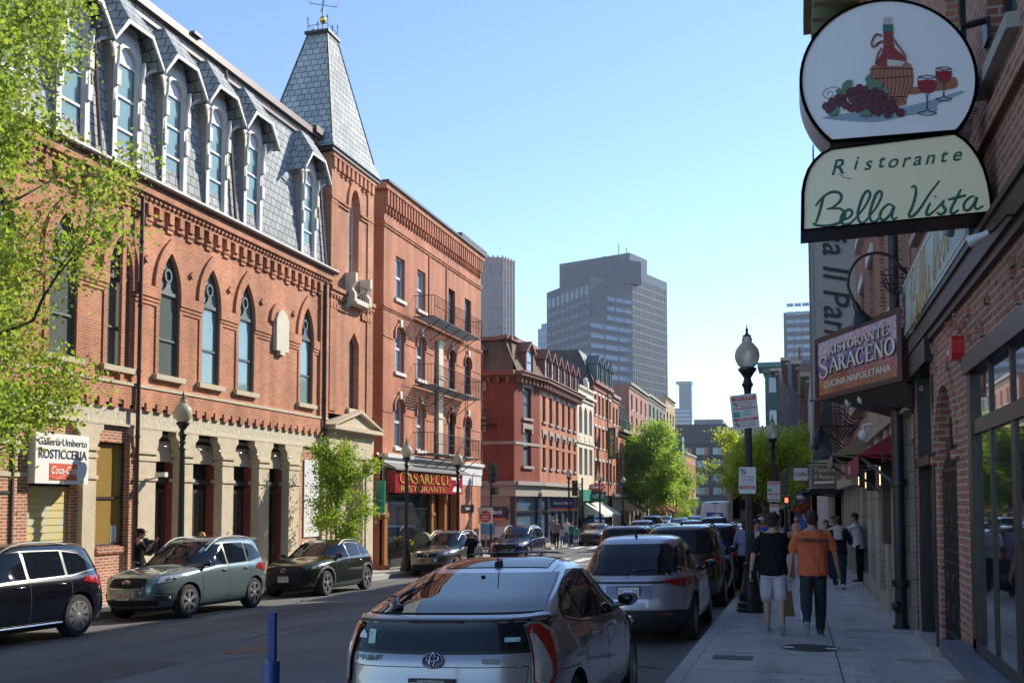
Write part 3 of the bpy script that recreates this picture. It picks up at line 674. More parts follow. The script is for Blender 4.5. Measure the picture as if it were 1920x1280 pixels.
for z in (8.55,5.4): 
    for a,b in ((y0,39.2),(40.6,41.8),(43.1,44.1),(45.3,46.0),(47.3,48.5),(49.85,y1)): FL.box(wl,a,b,z,z+.05,0,.03)
FL.box(wl,47.8,y1,-1.35,3.1,-.2,-.0)
wl.build('wall',BR_B,B)
mb=MB(); mb.box(-34,WL+.3,y0-.2,y1+.12,15.0,15.1); mb.box(-34,WL+.3,47.3,y1+.2,15.1,15.32); mb.build('roof_coping',COPING,B)
WSH=mat('window_white',(.66,.66,.66),.4); SCR=mat('glass_grey_sky',(.22,.26,.30),.06,spec=.9,coat=.6)
ST2=mat('white_stone',(.62,.60,.56),.7)
for i,(a,b) in enumerate(cols):
    for j,(v0,vs,va,k) in enumerate(rows):
        window(B,FL,arch(a,b,v0,vs,va,k),.2,.09 if i<2 else .06,bars=((v0+va)/2+.05,),fm=WSH if i<2 else SASHD,pm=SCR if (i+j)%2 else GL_S,sill=(.1,.14,.09) ,lint=('key',) if k=='seg' else None,sm=ST2)
mb=MB()
for i,(a,b) in enumerate(cols):
    for v0,vs,va,k in rows[1:]:
        o1=arch(a-.12,b+.12,vs-.3,vs,va+.16,'seg')[2:];i1=arch(a-.02,b+.02,vs-.3,vs-.02,va+.04,'seg')[2:]
        for q in range(len(o1)-1): FL.poly(mb,[o1[q],o1[q+1],i1[q+1],i1[q]],0,.07)
        for s,x in ((-1,a-.12),(1,b)): FL.box(mb,x,x+.12,vs-.32,vs,0,.08)
mb.build('arch_hoods',BR_B,B)
mb=MB(); FL.box(mb,44.4,45.0,3.75,9.35,.02,.16)
for z in (9.35,7.6,5.7): FL.box(mb,44.33,45.07,z-.1,z,.02,.2)
mb.build('flue_casing',mat('cream_casing',(.6,.55,.45),.6,var=.12),B)
# fire escapes
def fire_balcony(F,mb,u0,u1,z,dep=1.0,hgt=.95):
    for k in range(9): d=.08+dep*k/9; F.box(mb,u0,u1,z-.02,z+.015,d,d+.05)
    n=int((u1-u0)/.15)
    for k in range(n+1):
        u=u0+(u1-u0)*k/n; mb.tube([F.p(u,z,dep),F.p(u,z+hgt,dep+.03)],.009,4)
    for u in (u0,u1):
        for k in range(7): d=.1+(dep-.1)*k/6; mb.tube([F.p(u,z,d),F.p(u,z+hgt,d)],.009,4)
        mb.tube([F.p(u,z+hgt,0),F.p(u,z+hgt,dep)],.016,4); mb.tube([F.p(u,z,0),F.p(u,z,dep)],.022,4)
    for zz in (0,hgt*.5,hgt): mb.tube([F.p(u0,z+zz,dep),F.p(u1,z+zz,dep)],.016,4)
    for k in range(5):
        u=u0+(u1-u0)*(k+.5)/5; mb.tube([F.p(u,z-.03,dep),F.p(u,z-.75,.02)],.02,4)
for z in (9.95,6.85,3.78):
    mb=MB(); fire_balcony(FL,mb,41.5,48.4,z)
    mb.build('fire_escape_balcony',IRON,B)
mb=MB()
for z in (10.0,6.9):   # ladders
    for k in range(11): mb.tube([FL.p(47.2-.0,z-k*.3,.55),FL.p(47.55,z-k*.3,.55)],.01,4)
    for u in (47.2,47.55): mb.tube([FL.p(u,z+.9,.55),FL.p(u,z-3.1,.55)],.014,4)
mb.build('fire_escape_ladder',IRON,B)
# shopfront
mb=MB(); FL.box(mb,y0-.05,y1+.08,3.5,3.66,-.1,.2); FL.box(mb,y0,y1+.05,3.05,3.5,-.1,.08); FL.box(mb,y0,y1+.05,2.5,3.05,-.1,.03); Face((0,y0,0),(1,0,0)).box(mb,-16.9,WL+.2,3.5,3.66,-.1,.1)
mb.build('shopfront_cornice',mat('grey_white_paint',(.6,.6,.6),.6,var=.1),B)
mb=MB(); mb.prism([(WL+.1,38.0,3.3),(WL+.65,38.0,3.05),(WL+.65,38.0,2.97),(WL+.1,38.0,3.1)],(0,9.6,0)); mb.build('canopy',mat('canopy_grey',(.2,.2,.2),.6),B)
mb=MB(); FL.box(mb,38.3,46.9,2.02,2.96,.1,.5); sgn=mb.build('restaurant_sign',mat('sign_dark_red',(.30,.008,.018),.35),B)
GOLD=mat('gold_letters',(.62,.42,.11),.35,metal=.3)
# serif stroke alphabet (x,y in cap-height units; w = stroke weight)
SER={'A':(.8,[((.0,0),(.38,1),.06),((.38,1),(.8,0),.13),((.17,.36),(.6,.36),.05)]),
'B':(.68,[((.12,0),(.12,1),.13),('a',(.12,.74),(.36,.26),-90,90,.09),('a',(.12,.26),(.46,.27),-90,90,.1)]),
'C':(.78,[('a',(.42,.5),(.36,.48),50,310,.1)]),'D':(.8,[((.12,0),(.12,1),.13),('a',(.12,.5),(.58,.48),-90,90,.1)]),
'E':(.66,[((.12,0),(.12,1),.13),((.1,.97),(.6,.97),.06),((.1,.5),(.5,.5),.05),((.1,.03),(.64,.03),.06),((.6,.97),(.62,.78),.05),((.64,.03),(.66,.24),.05)]),
'I':(.3,[((.15,0),(.15,1),.13)]),'L':(.62,[((.12,0),(.12,1),.13),((.1,.03),(.6,.03),.06),((.6,.03),(.62,.26),.05)]),
'N':(.8,[((.1,0),(.1,1),.05),((.1,1),(.7,0),.13),((.7,0),(.7,1),.05)]),'M':(.95,[((.08,0),(.12,1),.05),((.12,1),(.46,0),.12),((.46,0),(.8,1),.05),((.8,1),(.84,0),.12)]),
'O':(.84,[('a',(.42,.5),(.37,.48),0,360,.11)]),'P':(.64,[((.12,0),(.12,1),.13),('a',(.12,.72),(.42,.27),-90,90,.09)]),
'R':(.74,[((.12,0),(.12,1),.13),('a',(.12,.73),(.38,.26),-90,90,.09),((.36,.48),(.72,0),.12)]),
'S':(.6,[('s',[(.52,.8),(.44,.95),(.28,.98),(.1,.86),(.1,.68),(.28,.54),(.46,.42),(.54,.24),(.44,.06),(.26,.01),(.1,.1),(.06,.26)],.09)]),
'T':(.7,[((.35,0),(.35,1),.13),((.02,.97),(.68,.97),.06),((.03,.97),(.0,.78),.05),((.67,.97),(.7,.78),.05)]),
'U':(.8,[((.12,1),(.12,.35),.13),('a',(.4,.35),(.28,.33),180,360,.08),((.68,.35),(.68,1),.05)]),
'H':(.8,[((.12,0),(.12,1),.13),((.68,0),(.68,1),.13),((.12,.5),(.68,.5),.05)]),'V':(.78,[((.05,1),(.4,0),.13),((.4,0),(.76,1),.05)])}
def serif(s,o,right,up_,h,m,parent,name='lettering',ext=.02,sx=1,track=.12,fit=None,bold=1,arc=0):
    r=Vector(right).normalized(); u=Vector(up_).normalized(); n=r.cross(u); mb=MB()
    adv=sum((SER[c][0] if c in SER else .35)+track for c in s)-track
    if fit: sx=fit/(adv*h)
    x=-adv/2
    def bar(a,b,w):
        a=Vector(a);b=Vector(b);d=(b-a).normalized();q=Vector((-d.y,d.x))*w*bold/2
        return [a+q,a-q,b-q,b+q]
    for c in s:
        if c==' ': x+=.35+track; continue
        if c=='.': P=[(x+.05,.4),(x+.17,.4),(x+.17,.52),(x+.05,.52)]; mb.prism([Vector(o)+r*(p[0]*h*sx)+u*((p[1]-.5)*h) for p in P],n*ext); x+=.25+track; continue
        wd,st=SER[c]
        for k in st:
            segs=[]
            if k[0]=='a':
                _,ce,rd,a0,a1,w=k; N=14
                pts=[(ce[0]+rd[0]*math.cos(R(a0+(a1-a0)*i/N)),ce[1]+rd[1]*math.sin(R(a0+(a1-a0)*i/N))) for i in range(N+1)]
                ww=[w*(.55+.75*abs(math.cos(R(a0+(a1-a0)*i/N)))) for i in range(N+1)]
            elif k[0]=='s': pts=[(p.x,p.y) for p in catmull([(a,b,0) for a,b in k[1]],3)]; ww=[k[2]*(.6+.7*math.exp(-((p[1]-.5)/.25)**2)) for p in pts]
            else: pts=[k[0],k[1]]; ww=[k[2],k[2]]
            L=[];Rr=[]
            for i,p in enumerate(pts):
                a=Vector(pts[max(i-1,0)]);b=Vector(pts[min(i+1,len(pts)-1)]);d=(b-a).normalized();q=Vector((-d.y,d.x))*ww[i]*bold/2
                L.append(Vector(p)+q);Rr.append(Vector(p)-q)
            for i in range(len(pts)-1): segs.append([L[i],Rr[i],Rr[i+1],L[i+1]])
            if not k[0] in ('a','s') and abs(k[0][0]-k[1][0])<.45 and abs(k[0][1]-k[1][1])>.9:
                for e in (k[0],k[1]): segs.append(bar((e[0]-.13,min(.975,max(.025,e[1]))),(e[0]+.13,min(.975,max(.025,e[1]))),.05))
            for P in segs:
                V=[Vector(o)+r*((x+p[0])*h*sx)+u*((p[1]-.5)*h) for p in P]
                mb.add(V+[p+n*ext for p in V],[(3,2,1,0),(4,5,6,7),(0,1,5,4),(1,2,6,5),(2,3,7,6),(3,0,4,7)])
        x+=wd+track
    return mb.build(name,m,parent)
serif('CASARECCE',FL.p(41.85,2.66,.502),rt,up,.46,GOLD,sgn,ext=.05,fit=6.3)
serif('.RISTORANTE.',FL.p(41.7,2.2,.502),rt,up,.24,GOLD,sgn,ext=.03,fit=6.3,bold=1.2)
mb=MB(); FL.poly(mb,[(45.35,2.12),(46.7,2.12),(46.6,2.3),(46.3,2.35),(46.25,2.6),(46.35,2.75),(46.3,2.82),(45.2,2.85),(45.2,2.7),(45.9,2.68),(45.95,2.4),(45.5,2.3)],.502,.52); mb.build('emblem',mat('pale_emblem',(.7,.68,.62),.5),sgn)
mb=MB(); FL.box(mb,38.35,43.7,-1.3,2.02,-.9,-.6); FL.box(mb,y0,43.9,-1.3,3.0,-1.2,-1.0); FL.box(mb,43.7,47.9,-1.3,3.0,-.6,-.5); mb.build('shopfront_interior',DARKW,B)
mb=MB()
FL.box(mb,38.1,38.42,-1.3,2.0,-.1,.12); FL.box(mb,38.05,38.5,1.0,1.2,-.1,.16); FL.box(mb,38.05,38.5,-1.3,-.95,-.1,.2); mb.build('shopfront_post',WOODB,B); mb=MB()
FL.box(mb,43.7,44.0,-1.3,2.0,-.1,.08); FL.box(mb,43.62,44.08,1.0,1.15,-.1,.13); mb.build('shopfront_post',WOODB,B); mb=MB()
for a in (45.6,47.55): mb=MB(); FL.box(mb,a,a+.3,-1.3,2.0,-.3,.04); mb.build('shopfront_post',WOODB,B)
for a,b in ((44.2,45.5),(46.0,47.4)): mb=MB(); FL.box(mb,a,b,-1.2,2.0,-.45,-.4); mb.build('door',WOODB,B)
mb=MB()
for a,b in ((38.5,41.0),(41.1,43.6)): FL.box(mb,a,b,-.3,1.95,-.12,-.1)
mb.build('shopfront_glass',GL_D,B)
mb=MB()
for a in (38.5,41.03,43.6): FL.box(mb,a,a+.08,-1.2,2.0,-.14,-.04)
FL.box(mb,38.4,43.7,1.3,1.36,-.14,-.05); mb.build('shopfront_frame',BLACK,B)
mb=MB(); FL.box(mb,48.2,50.1,1.1,1.5,.01,.05); ps=mb.build('plate_sign',BLACK,B); ft('Ganko Ito',49.15,1.3,.2,WHL,ps,d=.052)
for k,(a,b) in enumerate(((48.3,48.85),(49.0,49.55),(50.2,50.9))): window(B,FL,[(a,-.9),(b,-.9),(b,.25),(a,.25)],-.02,.05,fm=SASHD if k<2 else PIPE,pm=mat('pale_pane',(.4,.52,.55),.2) if k<2 else PIPE,fd=.04)
# repairs, cracks and covers in the road
PATCH=mat('asphalt_patch',(.07,.07,.073),.75,var=.15,vs=4,bump=.4,bs=90); TAR=mat('tar_seal',(.018,.018,.02),.5)
mb=MB()
for x0_,x1_,y0_,y1_ in ((-9.4,-8.2,6.5,12.2),(-6.2,-5.3,15,24),(-11.6,-10.4,18,22.5),(-4.6,-3.9,3,6.4),(-8.6,-7.2,27,33)): strip(mb,x0_,x1_,y0_,y1_,-.1465)
tag(mb.build('road_patches',PATCH),kind='structure')
rg=random.Random(8); mb=MB()
for k in range(16):
    x=rg.uniform(-12.6,-3.2); y=rg.uniform(5,30); a=rg.choice([0,PI/2])+rg.uniform(-.3,.3); L=rg.uniform(1.5,5); P=[]
    for i in range(14):
        P.append((x,y)); x+=math.cos(a)*L/14; y+=math.sin(a)*L/14; a+=rg.uniform(-.35,.35)
    w=rg.uniform(.012,.028)
    for i in range(13):
        (a0,b0),(a1,b1)=P[i],P[i+1]; d=Vector((a1-a0,b1-b0)).normalized(); n=Vector((-d.y,d.x))*w
        mb.add([(p[0],p[1],zr(p[0],p[1],-.1425)) for p in ((a0-n.x,b0-n.y),(a1-n.x,b1-n.y),(a1+n.x,b1+n.y),(a0+n.x,b0+n.y))],[(0,1,2,3)])
tag(mb.build('road_cracks',TAR),kind='structure')
for x,y,l_ in ((-7.9,13.5,'round iron manhole cover in the open roadway left of the silver hatchback'),(-10.2,24.2,'round iron manhole cover in the roadway beside the olive crossover')):
    z=zr(x,y,-.15); t=thing('manhole_cover',l_,'cover',(x,y,z)); mb=MB(); mb.lathe((x,y,z),[(.36,0),(.36,.008),(0,.008)],28); mb.build('lid',mat('cast_iron',(.06,.055,.05),.55,metal=.5,var=.3,vs=12),t); mb=MB(); mb.lathe((x,y,z),[(.44,0),(.44,.006),(.37,.006)],28); mb.build('frame_ring',MAT['cast_iron'],t)
def facade(B,F,u0,u1,v0,v1,cols,rows,wm,dp=.18,wk=None,skip=(),band=None,name='wall',mb=None,build=True):
    """cols (a,b); rows (v0,vs,va,kind,{window args})"""
    hs=[];ws=[]
    for i,(a,b) in enumerate(cols):
        for j,r_ in enumerate(rows):
            if (i,j) in skip: continue
            P=arch(a,b,*r_[:4]); hs.append(P); ws.append((P,r_[4] if len(r_)>4 else {}))
    m=mb or MB(); wall(m,F,[(u0,v0),(u1,v0),(u1,v1),(u0,v1)],hs,dp)
    if build and not mb: m.build(name,wm,B)
    for P,k in ws:
        kk=dict(wk or {}); kk.update(k); window(B,F,P,dp,**kk)
    return m
def evencols(u0,u1,n,w): s=(u1-u0)/n; return [(u0+s*(i+.5)-w/2,u0+s*(i+.5)+w/2) for i in range(n)]
# ---------------------------------------------------------------- corner building with brown mansard
c3=thing('corner_bank_building','red brick corner building with brown shingled mansard and a blue bank sign at street level','building',(WL,66,-1.3))
ys3=60.2; xc=XU(964,ys3); ye=64.3; YE=76.2
FA=Face((-34,ys3,0),(1,0,0)); LA=xc+34
vch=Vector((WL-xc,ye-ys3,0)); FC=Face((xc,ys3,0),vch); LCH=vch.length
wkk=dict(fm=SASHD,pm=SCR,fw=.06)
def bar2(z0,z1): return dict(bars=((z0+z1)/2,))
STG=mat('grey_stone_trim',(.34,.31,.27),.8,var=.1)
rr=[(3.95,6.1,6.35,'seg',dict(bars=(5.1,),sill=(.25,.18,.14),lint=('hood',.2,.32,.08),sm=STG)),(7.05,9.0,9.0,'flat',dict(bars=(8.0,),sill=(.22,.16,.12),lint=('hood',.2,.3,.06),sm=STG))]
m1=MB()
facade(c3,FA,LA-10,LA,2.7,9.5,[(LA-3.2,LA-2.05),(LA-7.5,LA-6.4)],rr,None,wk=wkk,mb=m1)
facade(c3,FC,0,LCH,2.7,9.5,[(LCH/2-.62,LCH/2+.62)],rr,None,wk=wkk,mb=m1)
cc6=evencols(ye+.25,YE-.1,6,.82)
rs=[(3.95,6.0,6.2,'seg',dict(bars=(5.1,),sill=(.15,.16,.12),lint=('hood',.16,.3,.07),sm=STG)),(7.05,8.85,8.85,'flat',dict(bars=(8.0,),sill=(.15,.14,.12),lint=('flat',.14,.28,.05),sm=STG))]
m2=MB(); facade(c3,FL,ye,YE,2.7,9.5,cc6,rs,None,wk=wkk,mb=m2); FL.box(m2,ye,YE,5.3,5.5,.0,.02)
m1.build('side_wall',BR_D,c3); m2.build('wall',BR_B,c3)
mb=MB(); 
for F_,a,b in ((FA,LA-10,LA+.05),(FC,-.05,LCH+.08),(FL,ye-.05,YE)):
    F_.box(mb,a,b,9.5,9.62,-.1,.22); F_.box(mb,a-.1,b+.1,9.62,9.82,-.3,.62); F_.box(mb,a-.1,b+.1,9.82,9.9,-.3,.72)
    u=a+.3
    while u<b-.1: F_.box(mb,u,u+.14,9.2,9.62,0,.45); u+=.62 if F_ is not FL else .42
mb.build('bracketed_cornice',mat('brown_paint',(.24,.10,.07),.6,var=.12),c3)
mb=MB()
for F_,a,b in ((FA,LA-10,LA+.05),(FC,-.05,LCH+.1),(FL,ye-.1,YE)):
    F_.box(mb,a-.05,b+.05,5.28,5.46,-.01,.05) if F_ is not FL else None
    F_.box(mb,a-.06,b+.1,2.7,2.95,-.1,.35); F_.box(mb,a,b,2.0,2.7,-.1,.12)
mb.build('shop_cornice',STG,c3)
# mansard slopes
def slope(mb,F,a,b,z0,z1,d0,d1,ia=0,ib=0): 
    mb.add([F.p(a,z0,d0),F.p(b,z0,d0),F.p(b-ib,z1,d1),F.p(a+ia,z1,d1)],[(0,1,2,3)])
mb=MB(); slope(mb,FA,LA-10,LA,9.9,12.1,.2,-.75,0,.4); slope(mb,FC,0,LCH,9.9,12.1,.2,-.75,.05,.05); slope(mb,FL,ye,YE,9.9,12.1,.2,-.75,.45,0)
mb.build('mansard_roof',SHING,c3)
mb=MB()
for F_,a,b in ((FA,LA-10,LA-.3),(FC,.1,LCH-.1),(FL,ye+.3,YE)): F_.box(mb,a,b,12.0,12.25,-1.1,-.5)
mb.prism([(-34,ys3+1,12.2),(xc-.2,ys3+1,12.2),(WL-.9,ye+.6,12.2),(WL-.9,YE,12.2),(-34,YE,12.2)],(0,0,.1)); mb.build('roof_coping',MAT['brown_paint'],c3)
mb=MB(); mb.prism([(-34,ys3+.3,-1.3),(xc-.1,ys3+.3,-1.3),(WL-.35,ye+.2,-1.3),(WL-.35,YE,-1.3),(-34,YE,-1.3)],(0,0,3.9)); mb.prism([(-34,ys3+1.2,2.6),(xc-.6,ys3+1.2,2.6),(WL-1.2,ye+.6,2.6),(WL-1.2,YE,2.6),(-34,YE,2.6)],(0,0,9.5)); mb.build('core',DARKW,c3)
def cdormer(F,u,w=.62,name='dormer',m=None,z=9.95,h=1.45,m2=None):
    mb=MB(); G=F
    for s in (-1,1): G.box(mb,u+s*w,u+s*(w-.13),z,z+h,-.8,.2)
    G.box(mb,u-w,u+w,z,z+.08,-.3,.24); G.poly(mb,[(u-w,z+h),(u+w,z+h),(u,z+h+.5)],-.3,.16)
    G.poly(mb,[(u-w-.22,z+h-.1),(u-w-.06,z+h-.14),(u,z+h+.5),(u,z+h+.66)],-.8,.34); G.poly(mb,[(u,z+h+.5),(u+w+.06,z+h-.14),(u+w+.22,z+h-.1),(u,z+h+.66)],-.8,.34)
    o=mb.build(name,m or MAT['brown_paint'],c3 if m2 is None else m2)
    window(m2 or c3,F,[(u-w+.13,z+.1),(u+w-.13,z+.1),(u+w-.13,z+h),(u-w+.13,z+h)],-.12,.06,bars=(z+h/2,),fm=SASHD,pm=SCR,fd=.05)
for u in (LA-2.6,LA-6.9): cdormer(FA,u)
cdormer(FC,LCH/2)
for a,b in cc6: cdormer(FL,(a+b)/2,.5)
NVY=mat('navy_panel',(.012,.02,.09),.4); DBL=mat('shopfront_dark_blue',(.015,.02,.035),.4)
mb=MB()
for F_,P in ((FA,[LA-10,LA-6.9,LA-3.7,LA-.25]),(FC,[.0,LCH-.35]),(FL,[ye+.0,ye+2.2,ye+4.2,ye+6.2,ye+8.2,ye+10,YE-.3])):
    for u in P: F_.box(mb,u,u+.32,-1.3,2.0,-.25,.02)
    F_.box(mb,P[0],P[-1],.95,1.1,-.2,.0); F_.box(mb,P[0],P[-1],-1.3,-.75,-.2,.0)
mb.build('shopfront_frame',DBL,c3)
mb=MB()
for F_,a,b in ((FA,LA-10,LA),(FC,0,LCH),(FL,ye,YE)): F_.box(mb,a,b,-1.0,2.0,-.22,-.18)
mb.build('shopfront_glass',GL_S,c3)
mb=MB()
for F_,a,b in ((FA,LA-9.6,LA-3.8),(FA,LA-3.3,LA-.3)): F_.box(mb,a,b,-.75,.1,-.17,-.14)
mb.build('frosted_panel',mat('frosted',(.45,.55,.55),.3),c3)
mb=MB(); FA.box(mb,LA-3.45,LA-.5,.55,1.35,.02,.12); b1=mb.build('bank_sign',NVY,c3)
mb=MB(); FA.box(mb,LA-3.45,LA-.5,.5,.62,.115,.13); mb.build('stripe',mat('sign_orange',(.75,.13,.03),.4),b1)
mb=MB(); FA.box(mb,LA-2.9,LA-1.3,-.4,.35,-.13,-.12); mb.build('poster',mat('poster_blue',(.05,.3,.6),.4),b1)
text('Eastern Bank',FA.p(LA-1.75,1.0,.125),FA.r,up,.42,WHL,b1,off=.008,sx=.92)
mb=MB();P=FA.p(LA-3.18,1.0,.125); mb.lathe((P.x,P.y,P.z),[(.15,0),(.15,-.01)],14,axis='y'); mb.build('roundel',WHL,b1)
mb=MB(); mb.box(WL+.2,WL+2.0,66.2,66.32,1.1,1.85); b2=mb.build('projecting_sign',NVY,c3)
mb=MB(); mb.box(WL+.2,WL+2.0,66.19,66.33,1.1,1.2); mb.build('stripe',MAT['sign_orange'],b2); text('Eastern Bank',(WL+1.1,66.195,1.55),(1,0,0),up,.25,WHL,b2,off=.006,sx=.95)
# black fire stair at the side
mb=MB(); xx=xc-5.4
for k in range(9): mb.box(xx-.0+.25*k,xx+.28+.25*k,ys3-.7,ys3-.1,3.9+.22*k,3.93+.22*k)
for yy in (ys3-.7,ys3-.1):
    mb.tube([(xx,yy,3.8),(xx+2.3,yy,5.85)],.03,4); mb.tube([(xx,yy,4.7),(xx+2.3,yy,6.75)],.02,4)
    mb.tube([(xx+.2,yy,9.0),(xx+2.4,yy,7.0)],.03,4)
mb.box(xx+2.2,xx+4.3,ys3-.8,ys3,6.45,6.5)
for k in range(12): mb.tube([(xx+2.2+.19*k,ys3-.8,6.5),(xx+2.2+.19*k,ys3-.8,7.4)],.012,4)
mb.tube([(xx+2.2,ys3-.8,7.4),(xx+4.3,ys3-.8,7.4)],.02,4)
mb.tube([(xx+3.9,ys3-.75,6.4),(xx+4.4,ys3-.05,4.6)],.025,4); mb.build('fire_stair',IRON,c3)
# ---------------------------------------------------------------- white arcaded building
def box_shell(B,y0,y1,z1,m,x=WL,xb=-34,name='party_wall',z0=-1.3):
    mb=MB(); mb.add([(x,y0,z0),(x,y0,z1),(xb,y0,z1),(xb,y0,z0)],[(0,1,2,3) if x>xb else (3,2,1,0)]); mb.add([(x,y1,z0),(x,y1,z1),(xb,y1,z1),(xb,y1,z0)],[(3,2,1,0) if x>xb else (0,1,2,3)])
    mb.add([(x,y0,z1-.05),(x,y1,z1-.05),(xb,y1,z1-.05),(xb,y0,z1-.05)],[(0,1,2,3)]); return mb.build(name,m,B)
c4=thing('white_arcaded_building','white three storey building with round arched upper windows beyond the bank corner','building',(WL,79.3,-1.3))
WST=mat('cream_stucco',(.66,.60,.48),.7,var=.06)
q=evencols(76.4,82.4,3,1.25)
facade(c4,FL,76.2,82.6,2.6,10.7,q,[(3.8,5.95,5.95,'flat'),(7.1,8.7,9.3,'round')],WST,.3,dict(fm=SASHD,pm=GL_D,fw=.07,vb=(0,)))
mb=MB(); FL.box(mb,76.2,82.6,10.0,10.2,0,.3); FL.box(mb,76.2,82.6,9.7,9.8,0,.12); FL.box(mb,76.2,82.6,10.7,10.85,-.1,.2); FL.box(mb,76.2,82.6,6.3,6.4,0,.1)
for a,b in q: FL.box(mb,a,b,6.5,6.9,0,.04)
mb.box(WL-.1,WL+.25,79,79.6,10.8,11.4); mb.ell((WL,79.3,11.5),(.2,.25,.25)); mb.build('cornice',WST,c4); box_shell(c4,76.2,82.6,10.6,WST)
mb=MB(); FL.box(mb,76.3,82.5,1.7,2.6,-.1,.25); mb.build('green_fascia',mat('green_fascia',(.02,.25,.17),.5),c4)
mb=MB(); FL.box(mb,76.3,82.5,-1.3,1.7,-.6,-.3); mb.build('shopfront_glass',GL_D,c4)
def awning(parent,F,u0,u1,z,drop,dep,m,n=1,val=.18,name='awning'):
    mb=MB(); w=(u1-u0)/n
    for k in range(n):
        a,b=u0+w*k+.03,u0+w*(k+1)-.03
        P=[F.p(a,z,0),F.p(b,z,0),F.p(b,z-drop,dep),F.p(a,z-drop,dep)]; Q=[F.p(a,z-drop-val,dep),F.p(b,z-drop-val,dep)]
        mb.add(P+Q,[(0,3,2,1),(3,4,5,2)]); mb.add([p-Vector((0,0,.02)) for p in P]+[q_+F.n*-.02 for q_ in Q],[(0,1,2,3),(3,2,5,4)])
        mb.add([P[0],P[3],F.p(a,z-drop,0)],[(0,1,2)]); mb.add([P[1],F.p(b,z-drop,0),P[2]],[(0,1,2)])
        mb.tube([F.p(a,z-drop-.1,.0),P[3]],.02,4); mb.tube([F.p(b,z-drop-.1,.0),P[2]],.02,4)
    return mb.build(name,m,parent)
AWN=mat('pale_green_awning',(.55,.62,.50),.8)
aw=thing('shop_awning','pale green canvas awning in three bays under the PASTRY sign','awning',(WL,82,1)); awning(aw,FL,78.6,86.6,1.6,1.0,1.6,AWN,3)
ps=thing('pastry_shop_sign','green PASTRY sign topped by a red oval reading Modern, projecting from the shopfront','sign',(XU(1119,81),81,1.6))
GRS=mat('green_sign',(.01,.12,.08),.35)
xa,xb_=XU(1103,81),XU(1136,81); xm_=(xa+xb_)/2; mb=MB(); mb.box(xa,xb_,80.9,81.15,1.65,2.5); mb.tube([(WL,81,2.4),(xa,81,2.4)],.03,5); mb.build('panel',GRS,ps)
mb=MB(); mb.prism([(xm_+.66*math.cos(t),80.9,2.84+.36*math.sin(t)+.08*math.cos(2*t)) for t in [2*PI*i/24 for i in range(24)]],(0,.25,0)); o=mb.build('red_top',mat('sign_red',(.45,.015,.02),.4),ps)
text('PASTRY',(xm_,80.89,2.07),(1,0,0),up,.42,WHL,ps,off=.015,sx=.78); text('Modern',(xm_,80.89,2.85),(1,0,0),up,.4,WHL,ps,off=.015,shear=.3,sx=.85)
# ---------------------------------------------------------------- brick building with dark mansard
c5=thing('brick_mansard_building','tall red brick building with dark slate mansard behind the vertical green cafe sign','building',(WL,86.8,-1.3))
q=evencols(82.6,91.2,5,.8); rr5=[(z,z+1.75,z+1.75,'flat',dict(sill=(.1,.12,.08),lint=('flat',.12,.2,.04),sm=ST2)) for z in (3.4,6.3,9.1)]
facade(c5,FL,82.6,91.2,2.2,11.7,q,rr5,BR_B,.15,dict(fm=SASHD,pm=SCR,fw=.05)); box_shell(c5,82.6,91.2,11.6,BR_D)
mb=MB(); FL.box(mb,82.6,91.2,11.7,11.95,-.1,.25); FL.box(mb,82.6,91.2,11.2,11.3,0,.1); mb.build('cornice',mat('dark_red_trim',(.25,.08,.06),.6),c5)
mb=MB(); slope(mb,FL,82.6,91.2,11.95,14.6,.0,-1.3); mb.add([(WL-.05,82.6,11.5),(WL-1.3,82.6,14.6),(-30,82.6,14.7),(-30,82.6,11.5)],[(0,1,2,3)]); mb.add([(WL-1.3,82.6,14.6),(WL-1.3,91.2,14.6),(-30,91.2,14.6),(-30,82.6,14.6)],[(0,1,2,3)]); mb.build('mansard_roof',SLATE2,c5)
for a,b in evencols(82.8,91,4,1): cdormer(FL,(a+b)/2,.5,m=mat('green_grey_paint',(.1,.14,.14),.5),z=12.0,h=1.55,m2=c5)
mb=MB(); FL.box(mb,82.7,91.1,-1.3,2.2,-.5,-.2); mb.build('shopfront_glass',GL_D,c5)
pipe(88.5,-1,11.6,c5)
t=thing('vertical_cafe_sign','tall dark green sign with gold lettering reading downward, hung off the brick mansard building','sign',(WL+.3,86,4))
xa=XU(1140,85.6); mb=MB(); mb.box(xa,xa+.68,85.6,85.75,5.35,8.1); mb.tube([(WL,85.7,7.8),(xa,85.7,7.8)],.03,5); mb.build('panel',mat('dark_green',(.01,.06,.035),.4),t); text('Caffé Paradiso',(xa+.34,85.59,6.72),(0,0,-1),(1,0,0),.44,GOLD,t,off=.012,sx=.85,shear=.2)
t=thing('vertical_brown_sign','dark brown vertical sign with small gold letters, further down than the green one','sign',(WL+.3,92,3))
xa=XU(1155,91.4); mb=MB(); mb.box(xa,xa+.62,91.4,91.55,3.7,6.1); mb.tube([(WL,91.5,5.8),(xa,91.5,5.8)],.03,5); mb.build('panel',mat('sign_brown',(.05,.012,.008),.4),t)
for i,ch in enumerate('Bricco'): text(ch,(xa+.31,91.39,5.85-i*.38),(1,0,0),up,.34,GOLD,t,'letter',off=.01)
